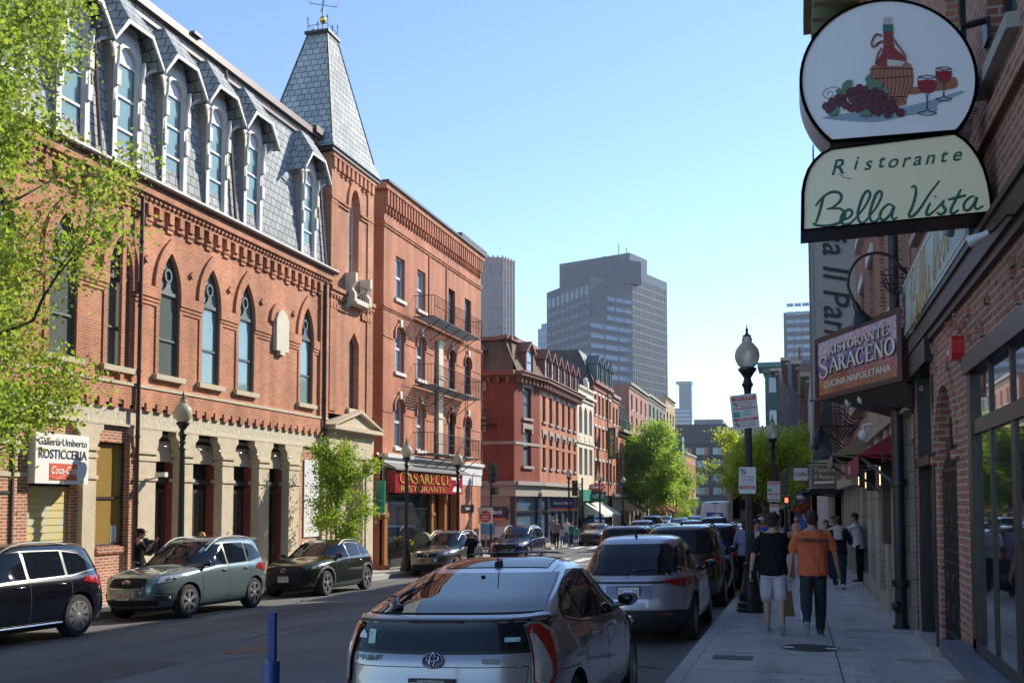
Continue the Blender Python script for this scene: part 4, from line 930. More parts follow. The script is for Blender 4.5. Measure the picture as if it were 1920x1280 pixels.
# ---------------------------------------------------------------- further row on the left
def simple(name,label,y0,y1,z1,wm,nc,rows,ww=.9,cor=None,ht=1.6,par=.5,side=True,pm=None,F=FL,x=WL,xb=-34,trim=None,fm=None,gl=True,cm=None):
    B_=thing(name,label,'building',(x,(y0+y1)/2,zr(x,(y0+y1)/2,0)))
    a,b=(y0,y1) if F.r.y>0 else (-y1,-y0)
    q=evencols(a+.2,b-.2,nc,ww)
    facade(B_,F,a,b,2.4,z1,q,[(z,z+ht,z+ht,'flat',dict(bars=(z+ht/2,),sill=(.08,.12,.07),sm=trim or ST2)) for z in rows],wm,.16,dict(fm=fm or SASHD,pm=pm or SCR,fw=.06))
    if side: box_shell(B_,y0,y1,z1-.02,wm,x,xb)
    mb=MB(); d=cor or .25; F.box(mb,a,b,z1,z1+.25,-.2,d); F.box(mb,a,b,z1-.35,z1-.25,0,d*.4); u=a+.1
    mb.build('cornice',cm or trim or STG,B_); mb=MB(); F.box(mb,a,b,2.1,2.4,-.2,.25); mb.build('shop_band',cm or trim or STG,B_)
    if gl:
        mb=MB(); F.box(mb,a+.2,b-.2,-1.3,2.1,-.5,-.2); mb.build('shopfront_glass',GL_D,B_)
        mb=MB(); k=max(2,int((b-a)/2.4))
        for i in range(k+1): uu=a+(b-a-.35)*i/k; F.box(mb,uu,uu+.35,-1.35,2.1,-.3,.02)
        F.box(mb,a,b,-1.35,-.8,-.3,.0); mb.build('shopfront_piers',trim or STG,B_)
    return B_
simple('brick_row_building','narrow red brick row building between the mansard block and the green railed one',91.2,95.0,11.4,BR_B,2,(3.4,6.2,8.9),.9)
c7=simple('brick_row_building','lower orange brick building crowned by a dark green iron balcony frame',95.0,101.2,8.4,BR_B,4,(3.2,5.6),.8,cor=.5,ht=1.7)
mb=MB()
for k in range(7): y=95.2+k*.95; mb.tube([(WL+.3,y,8.5),(WL-.4,y,11.2)],.05,4); mb.tube([(WL+.3,y,8.5),(WL-.3,y+.9,11.1)],.04,4)
for z,x in ((8.6,WL+.3),(9.8,WL-.05),(11.2,WL-.4)): mb.tube([(x,95,z),(x,101.2,z)],.06,4)
mb.build('iron_frame',mat('green_iron',(.02,.06,.05),.5),c7)
simple('pink_brick_building','tall pinkish brick building with a blank side wall above its neighbours',101.2,114.5,13.7,BR_P,4,(3.4,6.2,9.0,11.2),1.0,ht=1.6,pm=GL_D)
simple('grey_brick_building','grey plain building with a blank dark side wall and stepped top',114.5,131,13.9,mat('grey_render',(.14,.135,.12),.8,var=.15,vs=.5),5,(3.4,6.2,9.0,11.4),1.2)
c9=simple('yellow_brick_building','pale yellow brick building with green bay window just above the big street tree',131,141,15.4,brickmat('brick_yellow',(.5,.36,.2),(.42,.3,.17),(.35,.27,.18)),3,(3.4,6.2,9.0,12.0),1.4)
mb=MB(); mb.box(WL,WL+1.3,138.2,140.8,5.5,10.6); mb.build('green_bay',mat('green_bay',(.03,.16,.13),.5),c9)
simple('brick_row_building','small brick building half hidden behind the big street tree',141,170,9,BR_B,8,(3.2,6.0),1.2)
# projecting shop awnings and planters further on
aw=thing('shop_awning','brown striped canvas awning beyond the vertical signs','awning',(WL,96,1)); awning(aw,FL,95.5,100.5,2.0,1.2,1.8,mat('tan_awning',(.4,.25,.15),.8),1)
aw=thing('shop_awning','orange red awning low down behind the big street tree','awning',(WL,125,1)); awning(aw,FL,118,130,2.2,1.6,2.4,mat('coral_awning',(.55,.16,.08),.8),3)
# ================================================================ the end of the street
def tower_block(name,label,cx,cy,w,d,z,rz,wm,floors,f0,fh,gm,bands,extra=None,side_only=False,z0=-8,cat='building'):
    """bands: list of (face index 0 front(-y) 1 right(+x) 2 left, u0,u1 fractions, n splits)"""
    B_=thing(name,label,cat,(cx,cy,z0),rz)
    mb=MB(); mb.box(-w/2,w/2,-d/2,d/2,0,z-z0); 
    if extra: extra(mb)
    mb.build('wall',wm,B_,world=False)
    for k in range(floors):
        zz=f0-z0+k*fh; mb=MB()
        for fc,a,b,n in bands:
            for i in range(n):
                p=a+(b-a)*(i+.06)/n; q_=a+(b-a)*(i+.94)/n
                if fc==0: mb.box(-w/2+w*p,-w/2+w*q_,-d/2-.12,-d/2+.05,zz,zz+fh*.42)
                elif fc==1: mb.box(w/2-.05,w/2+.12,-d/2+d*p,-d/2+d*q_,zz,zz+fh*.42)
                else: mb.box(-w/2-.12,-w/2+.05,-d/2+d*p,-d/2+d*q_,zz,zz+fh*.42)
        if len(mb.v): mb.build('window_band',gm,B_,world=False)
    return B_
FARG=mat('far_blue_glass',(.05,.09,.16),.12,spec=.8); GRG=mat('tower_granite',(.05,.066,.10),.8,var=.06)
def Wp(u,v,dist):            # world point at horizontal distance along the view
    d=ray(u,v); k=dist/(d.x*_f.x+d.y*_f.y)*(_f.x**2+_f.y**2)**.5; p=_C+d*k; return p
# far blocks at the end of the street
def podium(mb): pass
t=thing('dark_apartment_block','low dark grey modern block with small square windows closing the end of the street','building',(-17.5,236,-2))
F0=Face((-27.5,231,0),(1,0,0.0)); q=evencols(.5,27,7,2.1)
facade(t,F0,0,29,2,15.0,q,[(z,z+1.75,z+1.75,'flat') for z in (3.2,6.3,9.4,12.3)],mat('dark_cladding',(.035,.035,.045),.6),.2,dict(fm=SASHD,pm=mat('teal_pane',(.18,.32,.34),.1),fw=.08,vb=(.3,)))
mb=MB()
for a,b in q: 
    for z in (3.2,6.3,9.4,12.3): F0.box(mb,b+.05,b+.75,z,z+1.75,0,.03)
mb.build('orange_panel',mat('orange_panel',(.35,.14,.06),.6),t)
mb=MB(); F0.box(mb,0,29,15,15.6,-12,.3); F0.box(mb,0,12,15.6,19.5,-12,-2); F0.box(mb,0,29,-3,2,-12,0); mb.add([F0.p(0,-3,0),F0.p(0,15,0),F0.p(0,15,-12),F0.p(0,-3,-12)],[(0,1,2,3)]);mb.build('roof_block',mat('dark_cladding2',(.05,.055,.06),.6),t)
t=thing('concrete_civic_building','wide pale grey concrete building with flat stepped roofs above the dark block','building',(-30,430,-5))
mb=MB(); mb.box(-46,-8,430,460,-5,33.2); mb.box(-42,-30,428,450,33.2,36.5); mb.box(-44,-10,426,430,28,32); mb.box(-30,0,440,470,-5,30)
for k in range(6): mb.tube([(-42+2*k,428,36.5),(-42+2*k,428,38.2)],.12,4)
mb.build('concrete_mass',mat('far_concrete',(.16,.16,.165),.8,var=.1,vs=.1),t)
mb=MB()
for z in (24,28.6): 
    for k in range(9): mb.box(-45+4*k,-42.4+4*k,425.6,430,z-2,z-.4)
mb.build('window_strip',GL_D,t)
# skyscrapers
def fed_extra(mb): pass
cA=Wp(1106,520,480); 
angA=math.atan2(504.92-471.89,-125.66+95.73)   # left face runs back-left
import mathutils
t=thing('granite_office_tower','big blue grey granite office tower with stepped roof, rising over the street','building',(cA.x,cA.y,-8))
lw=Vector((-125.66-cA.x,504.92-cA.y,0)); rw_=Vector((-79.17-cA.x,497.44-cA.y,0)); L1=lw.length; L2=rw_.length
FLw=Face((cA.x+lw.x,cA.y+lw.y,0),-lw); FRw=Face((cA.x,cA.y,0),rw_)
def blockp(mb,pts,z0,z1): mb.prism([(p[0],p[1],z0) for p in pts],(0,0,z1-z0))
a=Vector((cA.x,cA.y,0)); mb=MB()
blockp(mb,[a+lw,a,a+rw_,a+lw+rw_],-8,111.5)
u1=a+lw*.26+rw_*.0+(-lw.normalized()*0); s1=lw*.18+rw_*.12
blockp(mb,[a+lw*.80+rw_*.2,a+lw*.05+rw_*.22+Vector((3,4,0)),a+rw_*1.02+Vector((4,2,0)),a+lw*.9+rw_],111.5,123.5)
mb.build('granite_shaft',GRG,t)
for k in range(17):
    z=100-k*5.05
    if z<8: break
    mb=MB()
    for i in range(9): FLw.box(mb,L1*(i+.12)/9.2+.5,L1*(i+.88)/9.2+.5,z-1.9,z,-.1,.12)
    mb.build('window_band',mat('tower_dark_window',(.03,.035,.045),.15),t)
for k in range(20):
    z=108-k*4.9 
    if z<8: break
    mb=MB(); x0=0 if k>2 else .38
    for i in range(3):
        b0=x0+(1-x0)*i/3; b1=x0+(1-x0)*(i+.93)/3; FRw.box(mb,L2*b0+.3,L2*b1,z-4.9-2.1,z-4.9,-.1,.15)
    mb.build('window_band',mat('tower_blue_window',(.07,.12,.22),.1,spec=.8),t)
mb=MB()
for i in range(9): FLw.box(mb,L1*(i+.15)/9.2+.5,L1*(i+.85)/9.2+.5,102.5,107.5,-.1,.15)
mb.build('top_openings',GL_D,t)
mb=MB(); mb.tube([(-88,510,127),(-88,510,136)],.25,4); mb.tube([(-84,510,127),(-84,510,134)],.25,4); mb.build('antenna',GREYM,t)
t=thing('dark_glass_office_tower','darker ribbed glass office slab joined to the right of the granite tower','building',(-75,520,-8))
P0=Vector((-80.2,497.2,0)); P1=Vector((-66.5,538,0)); FD=Face(P0,P1-P0); LD=(P1-P0).length
mb=MB(); bk=Vector((-40,14,0)); blockp(mb,[P0,P1,P1+bk,P0+bk],-8,120.5); blockp(mb,[P0,P0+(P1-P0)*.45,P0+(P1-P0)*.45+bk,P0+bk],120.5,128)
mb.build('shaft',mat('dark_tower',(.035,.045,.065),.35),t)
mb=MB()
for i in range(22): FD.box(mb,LD*(i+.3)/22,LD*(i+.62)/22,5,116,-.1,.25)
mb.build('mullion',mat('tower_mullion',(.12,.13,.15),.5),t)
mb=MB()
for k in range(27): FD.box(mb,.5,LD-.5,8+4*k,8.7+4*k,-.1,.3)
mb.build('spandrel',mat('dark_tower2',(.05,.06,.08),.5),t)
# pink tower
t=thing('pink_granite_tower','tall pink granite tower with vertical ribs just right of the brick apartment building','building',(-178,585,-8))
pk=[(-200,600),(-179,572),(-171,576),(-167,588),(-190,620)]
mb=MB(); blockp(mb,[Vector((x,y,0)) for x,y in pk],-8,150.5)
mb.build('granite_shaft',mat('pink_granite',(.24,.15,.14),.7),t)
pw=[];
for i in range(3):
    a=Vector((*pk[i],0));b=Vector((*pk[i+1],0)); F_=Face(a,b-a); L=(b-a).length; n=max(1,round(L/3.3))
    for k in range(36):
        mb=pw[k] if i else MB()
        if not i: pw.append(mb)
        for j in range(n): F_.box(mb,L*(j+.2)/n,L*(j+.8)/n,4+4*k,6.5+4*k,-.2,.15)
for mb in pw: mb.build('window_band',FARG,t)
for i in range(3):
    a=Vector((*pk[i],0));b=Vector((*pk[i+1],0)); F_=Face(a,b-a); L=(b-a).length; n=max(2,round(L/3.3))
    for j in range(n+1): mb=MB(); F_.box(mb,max(0,L*j/n-.4),min(L,L*j/n+.4),-8,151.5,0,.5); mb.build('rib',MAT['pink_granite'],t)
tower_block('blue_glass_tower','pale blue curved glass tower peeking out left of the granite tower','x' and -171,694,12,18,127,0,mat('light_blue_glass',(.12,.25,.38),.1,spec=.9),24,10,4.8,mat('light_blue_glass2',(.2,.35,.48),.1),[(0,0,1,3),(1,0,1,4)]) if False else tower_block('blue_glass_tower','pale blue curved glass tower peeking out left of the granite tower',-170,694,14,18,125,0,mat('light_blue_glass',(.12,.25,.38),.1,spec=.9),24,10,4.8,mat('light_blue_glass2',(.2,.35,.48),.1),[(0,0,1,3),(1,0,1,4)],extra=lambda mb: mb.box(-5,5,-7,7,133,137))
tower_block('slim_glass_tower','slim distant glass tower with stepped balconies standing apart right of the office towers','x' if 0 else -99,915,17,20,86,0,mat('slim_tower',(.08,.11,.15),.2),22,5,3.7,mat('light_blue_glass2',(.2,.35,.48),.1),[(0,.08,.9,4)],extra=lambda mb:(mb.box(-3,8.4,-10,10,94,116),mb.box(-6,8.6,-10,10,117,118.4),mb.tube([(-5.5,-9.8,94),(-5.5,-9.8,118)],.3,4)))
tower_block('far_pale_block','low pale block in front of the pink tower',-132,466,16,14,72,0,mat('far_pale',(.42,.43,.44),.8),1,60,4,GL_D,[(0,.1,.9,3)])
tower_block('far_rooftop','distant grey rooftop plant just left of the blue glass tower',-173,610,14,14,97,0,mat('far_grey',(.28,.3,.32),.8),1,90,4,GL_D,[(0,.1,.9,3)])
tower_block('right_office_tower','blue grey office tower rising behind the right hand row of buildings',3,527,17,18,97,0,GRG,20,20,4.2,mat('pane_far_blue',(.16,.25,.34),.15),[(0,.08,.97,4)])
# ================================================================ RIGHT: Bella Vista building
Rg=thing('brick_restaurant_building','old red brick restaurant building with folding glass front and arched iron gate','building',(WR,8,-.2))
wh=[[(-10.72,.22),(-4.4,.22),(-4.4,3.02),(-10.72,3.02)], arch(-13.12,-11.62,-.3,2.25,2.98,'round',8),[(-15.06,-.3),(-13.36,-.3),(-13.36,3.55),(-15.06,3.55)]]
uw=[(-14.6,-13.3),(-11.6,-10.3),(-9.3,-8.1),(-6.8,-5.5)]
for a,b in uw:
    for z in (5.3,8.9,12): wh.append(arch(a,b,z,z+2.0,z+2.2,'seg'))
wl=MB(); wall(wl,FR,[(-15.6,-.5),(6,-.5),(6,15),(-15.6,15)],wh,.24)
wl.box(WR,14,15.6,15.5,-.5,15); wl.add([(WR,-6,-.5),(WR,-6,15),(14,-6,15),(14,-6,-.5)],[(3,2,1,0)]); wl.add([(WR,-6,15),(WR,15.6,15),(14,15.6,15),(14,-6,15)],[(0,1,2,3)])
FR.box(wl,-15.6,6,4.75,4.95,0,.07)
rq=random.Random(3)
for k in range(34):   # clinker headers left proud or dark in the lower wall
    u=rq.uniform(-15,-7.4); z=rq.choice([3.15,3.23,3.31,3.39,3.47,3.55,3.62]); FR.box(wl,u,u+.09,z,z+.062,0,.035)
wl.build('wall',BR_R,Rg)
for a,b in uw:
    for z in (5.3,8.9,12): window(Rg,FR,arch(a,b,z,z+2.0,z+2.2,'seg'),.2,.08,bars=(z+1.05,),fm=BLACK,pm=GL_S,sill=(.12,.12,.1),sm=STG)
# brick arch ring and quoins of the gate
mb=MB()
o1=arch(-13.36,-11.38,2.2,2.25,3.22,'round',12)[2:]; i1=arch(-13.12,-11.62,2.2,2.25,2.98,'round',12)[2:]
for i in range(len(o1)-1):
    mb_=[o1[i],o1[i+1],i1[i+1],i1[i]]; c=sum((Vector(p) for p in mb_),Vector((0,0)))/4; FR.poly(mb,[tuple(c+(Vector(p)-c)*.9) for p in mb_],0,.03)
FR.box(mb,-11.62,-11.3,2.1,2.2,0,.06); FR.box(mb,-13.3,-13.12,2.1,2.2,0,.06); mb.build('gate_arch',BR_R,Rg)
mb=MB(); mb.box(WR+.24,WR+3,11.5,13.2,-.3,3.2); FRi=0
mb2=MB(); mb2.box(WR+.24,WR+3.5,11.5,13.2,3.0,3.1); 
for y in (11.5,13.15): mb2.box(WR+.24,WR+3.5,y,y+.06,-.3,3.1)
mb2.box(WR+3.4,WR+3.5,11.5,13.2,-.3,3.1); mb2.build('passage',BR_R,Rg)
# iron gate
gt=MB()
for k in range(13): y=11.68+k*.115; gt.tube([(WR+.05,y,-.1),(WR+.05,y,2.05+(.18*math.sin(PI*k/12)))],.012,5)
for z in (-.02,.12,.95,1.08,2.02): gt.tube([(WR+.05,11.63,z),(WR+.05,13.1,z)],.016,5)
def scroll(mb,c,r,t0=0,turns=1.4,ax='y',rad=.009,s=1):
    P=[]
    for i in range(22):
        q=t0+2*PI*turns*i/21; rr=r*(1-.75*i/21)
        P.append((c[0],c[1]+s*rr*math.cos(q),c[2]+rr*math.sin(q)) if ax=='y' else (c[0]+s*rr*math.cos(q),c[1],c[2]+rr*math.sin(q)))
    mb.tube(P,rad,5)
for y in (11.9,12.35,12.8):
    for z in (1.35,1.75,.35,.7): scroll(gt,(WR+.04,y,z),.1,0,1.3); scroll(gt,(WR+.04,y,z+.06),.1,PI,1.3,s=-1)
scroll(gt,(WR+.05,12.1,2.25),.16,0,1.3); scroll(gt,(WR+.05,12.6,2.25),.16,0,1.3,s=-1); gt.tube([(WR+.05,12.35,2.0),(WR+.05,12.35,2.62)],.014,5)
gt.build('iron_gate',IRON,Rg)
# door
dz=MB(); FR.box(dz,-15.06,-14.9,-.3,3.55,-.2,.02); FR.box(dz,-13.5,-13.36,-.3,3.55,-.2,.02); FR.box(dz,-15.1,-13.3,3.4,3.7,-.2,.1); FR.box(dz,-14.95,-13.45,2.12,2.24,-.2,.06); FR.box(dz,-15.1,-13.3,-.3,-.14,-.2,.1,1); dz.build('door_frame',[BLACK,MAT['grey_stone_trim']],Rg)
dz=MB(); FR.box(dz,-14.9,-13.5,-.12,2.12,-.16,-.12)
for z0_,z1_ in ((0,.75),(.9,1.45),(1.5,2.0)):
    for u in (-14.8,-14.15): FR.box(dz,u,u+.55,z0_,z1_,-.12,-.1)
dz.prism([(WR+.1,14.8,.0),(WR+.1,14.8,.08),(WR+.1,13.6,.75),(WR+.1,13.6,.67)],(-.02,0,0)); dd=dz.build('door',mat('door_dark',(.02,.02,.025),.35),Rg)
mb=MB(); FR.box(mb,-13.66,-13.6,.9,1.05,-.12,-.04); mb.build('handle',mat('brass',(.5,.35,.1),.3,metal=1),dd)
mb=MB(); FR.box(mb,-14.88,-13.52,2.26,3.4,-.14,-.12); mb.build('transom_pane',GL_D,Rg)
mb=MB(); FR.box(mb,-14.4,-14.2,.85,1.12,-.1,-.095); mb.build('notice',mat('paper_white',(.6,.6,.6),.6),Rg)
# folding glass front
GF=MB(); BRN=mat('dark_brown_frame',(.035,.027,.024),.4)
u0,u1,z0,z1=-10.72,-4.4,.22,3.02
FR.box(GF,u0,u0+.2,z0,z1,-.22,.02); FR.box(GF,u1-.16,u1,z0,z1,-.22,.04); FR.box(GF,u0,u1,z1-.12,z1+.06,-.22,.06); FR.box(GF,u0,u1,2.3,2.44,-.22,.0); FR.box(GF,u0,u1,z0,z0+.1,-.22,.02)
for u in (-9.72,-8.8,-7.7,-6.6,-5.5): FR.box(GF,u,u+.06,2.4,z1,-.05,-.01)
for u in (-9.75,-8.82,-8.74,-7.8,-6.9,-6.82,-5.9,-5.0): FR.box(GF,u,u+.07,z0,2.34,-.05,-.012)
GF.build('folding_front',BRN,Rg)
mb=MB(); FR.box(mb,u0+.1,u1-.1,z0+.05,z1-.05,-.05,-.03); mb.build('glass',mat('restaurant_glass',(.018,.022,.025),.015,spec=1,coat=1),Rg)
mb=MB(); FR.box(mb,-11.45,-4,.08,.2,-.1,.24); FR.box(mb,-11.4,-4,.02,.08,-.1,.18); mb.build('sill',mat('sill_blue_stone',(.11,.13,.16),.5,var=.2,vs=5),Rg)
# beam under the sign
mb=MB(); FR.box(mb,-15.55,6,3.74,3.95,-.02,.1); FR.box(mb,-15.6,6,3.95,4.01,-.02,.13); FR.box(mb,-15.55,6,3.66,3.74,-.02,.06); mb.build('timber_beam',mat('beam_brown',(.06,.032,.024),.55,var=.2),Rg)
# green fascia sign
fs=thing('green_fascia_sign','long pale green board with gold script lettering fixed flat above the restaurant beam','sign',(WR-.1,12.6,4.3))
FS=Face((WR,0,0),(0,-1,0))
mb=MB(); FR.box(mb,-15.7,-9.6,4.02,4.78,.02,.14); mb.build('board',mat('sage_green',(.27,.38,.34),.45,var=.05),fs)
mb=MB()
for a,b,c,d_ in ((-15.6,-9.7,4.08,4.095),(-15.6,-9.7,4.7,4.715),(-15.6,-15.585,4.08,4.715),(-9.715,-9.7,4.08,4.715)): FR.box(mb,a,b,c,d_,.14,.146)
mb.build('gold_line',GOLD,fs)
GOLD2=mat('gold_leaf',(.75,.5,.1),.25,metal=.8)
# script lettering strokes, traced once in letter space (x 95..725, y 680..850, y down)
SCRIPT=[[(132,735),(126,745),(112,800),(95,848)],[(98,775),(125,742),(160,722),(190,728),(192,752),(165,778),(140,787)],[(150,785),(190,785),(208,805),(195,832),(150,848),(100,846),(88,838)],
[(185,832),(222,818),(235,800),(225,788),(205,798),(192,822),(200,842),(225,840),(248,820)],[(246,822),(280,780),(302,735),(292,718),(274,740),(256,800),(262,832),(280,835),(300,812)],[(298,815),(328,775),(346,732),(334,720),(318,745),(300,805),(308,832),(328,828),(345,800)],
[(388,775),(370,768),(346,790),(338,815),(352,828),(376,808),(392,776),(384,808),(390,824),(404,816)],
[(456,706),(468,700),(474,722),(462,772),(447,808),(462,812),(490,782),(525,728),(562,680)],[(528,762),(518,782),(512,802),(522,808),(546,790)],[(548,738),(545,742)],
[(544,792),(578,756),(572,768),(584,792),(566,806),(552,798)],[(642,712),(622,752),(604,790),(612,803),(634,788)],[(592,752),(662,734)],[(694,738),(676,742),(655,764),(654,786),(670,790),(690,768),(702,742),(694,774),(704,786),(726,774)]]
def script(o,right,up_,w,m,parent,rad,depth=.5,name='lettering',hs=1):
    r=Vector(right).normalized();u=Vector(up_).normalized(); mb=MB(); k=w/640
    for st in SCRIPT:
        P=catmull([(x,y,0) for x,y in st],5); Q=[Vector(o)+r*((p.x-410)*k)+u*((768-p.y)*k*hs) for p in P]
        n=len(Q); rr=[rad*(.8+.35*math.sin(PI*i/max(1,n-1))) for i in range(n)]
        s0=len(mb.v); mb.tube(Q,rr,8)
        nn=r.cross(u)
        for i in range(s0,len(mb.v)):
            v=Vector(mb.v[i]); h=(v-Vector(o)).dot(nn); mb.v[i]=tuple(v-nn*h*(1-depth))
    return mb.build(name,m,parent,smooth=180)
script((WR-.15,12.2,4.42),(0,-1,0),(0,0,1),4.3,GOLD2,fs,.009,.5,hs=.95)
mb=MB()
for k in range(26):
    a=rq.uniform(-.16,.16)*(1); z=4.55-abs(rq.uniform(0,.4)); mb.ell((WR-.16,15.1+a*(1-(4.55-z)*1.4),z),(.03,.03,.03),7,5)
mb.build('grape_ornament',mat('grape_relief',(.25,.12,.14),.5),fs)
mb=MB(); mb.tube([(WR-.16,15.1,4.55),(WR-.17,15.16,4.7)],.012,5); mb.prism([(WR-.16,14.95,4.55),(WR-.16,15.1,4.68),(WR-.16,15.22,4.56),(WR-.16,15.1,4.5)],(-.02,0,0)); mb.build('leaf_ornament',mat('leaf_relief',(.05,.12,.06),.5),fs)
# floodlights on the beam, fire alarm
def flood(p,d,nm,lab):
    t=thing('floodlight',lab,'lamp',p); mb=MB(); p=Vector(p);d=Vector(d).normalized()
    mb.tube([p,p+d*.04,p+d*.06,p+d*.14,p+d*.15],[.025,.028,.032,.048,.045],12); mb.build('housing',mat('lamp_white',(.55,.53,.5),.35),t,smooth=40)
    mb=MB(); mb.tube([p,p-d*.03,(p.x+.12,p.y,p.z+.12),(WR,p.y,p.z+.12)],.012,6); mb.build('bracket',BLACK,t)
flood((1.42,9.75,4.22),(-.3,.5,-.8),'f','small pale floodlight hanging in front of the green fascia sign')
flood((1.38,7.9,3.62),(-.8,.3,-.3),'f','white floodlight under the beam at the right edge above the folding windows')
t=thing('fire_alarm','red fire alarm box with small white strobe on the brick above the folding windows','alarm',(WR,11.02,3.21))
mb=MB(); FR.poly(mb,[(-11.1,3.1),(-10.94,3.1),(-10.9,3.16),(-10.9,3.3),(-10.94,3.34),(-11.1,3.34),(-11.14,3.3),(-11.14,3.16)],0,.12); mb.build('box',PLASTIC_R,t)
mb=MB(); mb.ell((WR-.08,11.2,3.2),(.05,.05,.05)); mb.build('strobe',mat('strobe_white',(.6,.6,.6),.2),t)
# downpipe
t=thing('cast_iron_downpipe','thick black cast iron downpipe running down between the two restaurants','pipe',(1.5,16.5,-.3))
mb=MB(); mb.tube([(1.5,16.5,.9),(1.5,16.5,14)],.075,12); mb.build('upper_pipe',mat('pipe_grey_black',(.03,.028,.03),.5,var=.2),t,smooth=60)
mb=MB(); mb.tube([(1.5,16.5,-.33),(1.5,16.5,-.25),(1.5,16.5,-.22),(1.5,16.5,3.3)],[.12,.12,.09,.09],12); mb.ell((1.43,16.42,.05),(.07,.07,.09))
for z in (.35,3.25,1.9): mb.tube([(1.5,16.5,z),(1.5,16.5,z+.1)],.125,12)
mb.build('lower_pipe',IRON,t,smooth=60)
# ================================================================ RIGHT: Saraceno building
Rs=thing('stone_front_restaurant_building','brick building with white sash windows and pale stone restaurant front beyond the downpipe','building',(WR,22,-.4))
cs=evencols(-27.8,-16,4,1.25)
facade(Rs,FR,-28,-15.6,4.1,14.6,cs,[(z,z+2.1,z+2.1,'flat',dict(bars=(z+1.05,),sill=(.2,.14,.14),lint=('flat',.16,.24,.06),sm=mat('white_trim',(.6,.6,.6),.5))) for z in (4.9,8.2,11.4)],BR_R,.2,dict(fm=WSH,pm=GL_S,fw=.09))
box_shell(Rs,15.62,28,14.5,BR_D,WR,14)
mb=MB(); FR.box(mb,-28,-15.6,14.5,15,-.2,1.3); FR.box(mb,-28,-15.6,14.1,14.5,-.2,.9)
u=-28
while u<-15.8: FR.box(mb,u,u+.2,13.7,14.5,0,1.1); u+=.8
mb.build('bracketed_cornice',mat('green_cornice',(.16,.17,.09),.6),Rs)
LST=mat('pale_stone_front',(.40,.35,.28),.7,var=.12,vs=2); LSTB=brickmat('stone_blocks',(.42,.36,.28),(.36,.31,.24),(.2,.17,.14),bw=.9,bh=.42,ms=.008,var=.1)
mb=MB()
for a,b in ((-16.9,-16.62),(-18.9,-18.1),(-20.3,-19.7),(-22.6,-21.9),(-25.2,-24.4),(-28,-27.2)): FR.box(mb,a,b,-.6,3.0,-.25,.06)
for a,b in ((-18.1,-16.9),(-21.9,-20.3),(-24.4,-22.6),(-27.2,-25.2)): FR.box(mb,a,b,-.7,-.12,-.25,.08)
FR.box(mb,-28,-15.7,3.0,3.35,-.25,.12); FR.box(mb,-28,-15.7,3.85,4.1,-.25,.3)
mb.build('stone_front',LSTB,Rs)
mb=MB(); FR.box(mb,-18.9,-15.75,3.35,3.85,-.1,.02); mb.build('painted_frieze',mat('green_mural',(.16,.24,.2),.3,var=.4,vs=2),Rs)
mb=MB(); FR.box(mb,-28,-18.9,3.35,3.85,-.1,.04); FR.box(mb,-28,-16,2.6,3.0,-.3,-.05) ; mb.build('frieze',LST,Rs)
mb=MB(); FR.box(mb,-28,-15.7,-.6,3.0,-.5,-.3); mb.build('shopfront_glass',GL_D,Rs)
mb=MB()
for u in (-18.1,-17.5,-17.0,-21.9,-21.2,-20.4,-24.4,-23.5,-22.65,-27.2,-26.2,-25.25): FR.box(mb,u,u+.09,-.5,2.6,-.32,-.1)
FR.box(mb,-19.7,-18.9,-.5,2.9,-.2,-.12)
mb.build('shopfront_frame',mat('dark_green_frame',(.02,.028,.024),.4),Rs)
mb=MB(); FR.box(mb,-19.05,-18.9,.9,1.9,.06,.2); mb.build('menu_case',mat('menu_brown',(.07,.03,.025),.4),Rs)
for u,z in ((-18.5,2.1),(-22.3,2.1),(-24.8,2.2)):
    mb=MB(); FR.box(mb,u-.09,u+.09,z-.22,z+.22,.08,.26); o=mb.build('wall_lantern',BLACK,Rs)
    mb=MB(); FR.box(mb,u-.06,u+.06,z-.16,z+.16,.26,.27); mb.build('lamp_glass',mat('lamp_glow',(1,.62,.3),.5,emit=1.2),o)
def dome_cam(p): 
    mb=MB(); mb.ell(p,(.1,.1,.12)); mb.tube([p,(p[0],p[1],p[2]+.2),(WR,p[1],p[2]+.25)],.03,6); tag(mb.build('dome_camera',mat('white_plastic',(.7,.7,.7),.4),smooth=60),'white dome security camera on the pale stone front beside the lantern','camera')
dome_cam((1.35,22.2,3.05))
# red awning with folding arms
t=thing('red_awning','dark red fabric awning with white lettering over the pale stone restaurant front','awning',(WR,19,2.4))
RAW=mat('dark_red_canvas',(.22,.012,.025),.8)
awning(t,FR,-21.6,-16.9,2.85,.45,.7,RAW,1,.3,'canopy')
text('R V & F',FR.p(-19.8,2.24,.706),FR.r,up,.22,mat('pale_pink',(.6,.4,.4),.6),t,shear=.2)
mb=MB()
for u in (-17.0,-21.4): mb.tube([FR.p(u,1.85,.05),FR.p(u,2.38,.68)],.028,6)
mb.build('awning_arm',GREYM,t)
t=thing('retracted_awning','half open tan awning with a torn pale edge just beyond the red one','awning',(WR,26,3.2))
awning(t,FR,-29.0,-24.6,3.3,.55,.85,mat('tan_canvas',(.24,.17,.11),.8),1,.25,'canopy')
mb=MB(); mb.tube([FR.p(-24.7,2.1,.0),FR.p(-24.7,2.72,.85)],.03,6);mb.tube([FR.p(-28.9,2.1,.0),FR.p(-28.9,2.72,.85)],.03,6); mb.tube([FR.p(-28.9,3.35,.1),FR.p(-24.7,3.35,.1)],.06,8); mb.build('awning_arm',GREYM,t)
t=thing('small_black_awning','small black and white slatted awning over a doorway further along the right pavement','awning',(WR,40,2.2))
awning(t,FR,-43,-39,2.5,.55,1.5,mat('black_canvas',(.02,.02,.02),.8),1,.1,'canopy')
mb=MB()
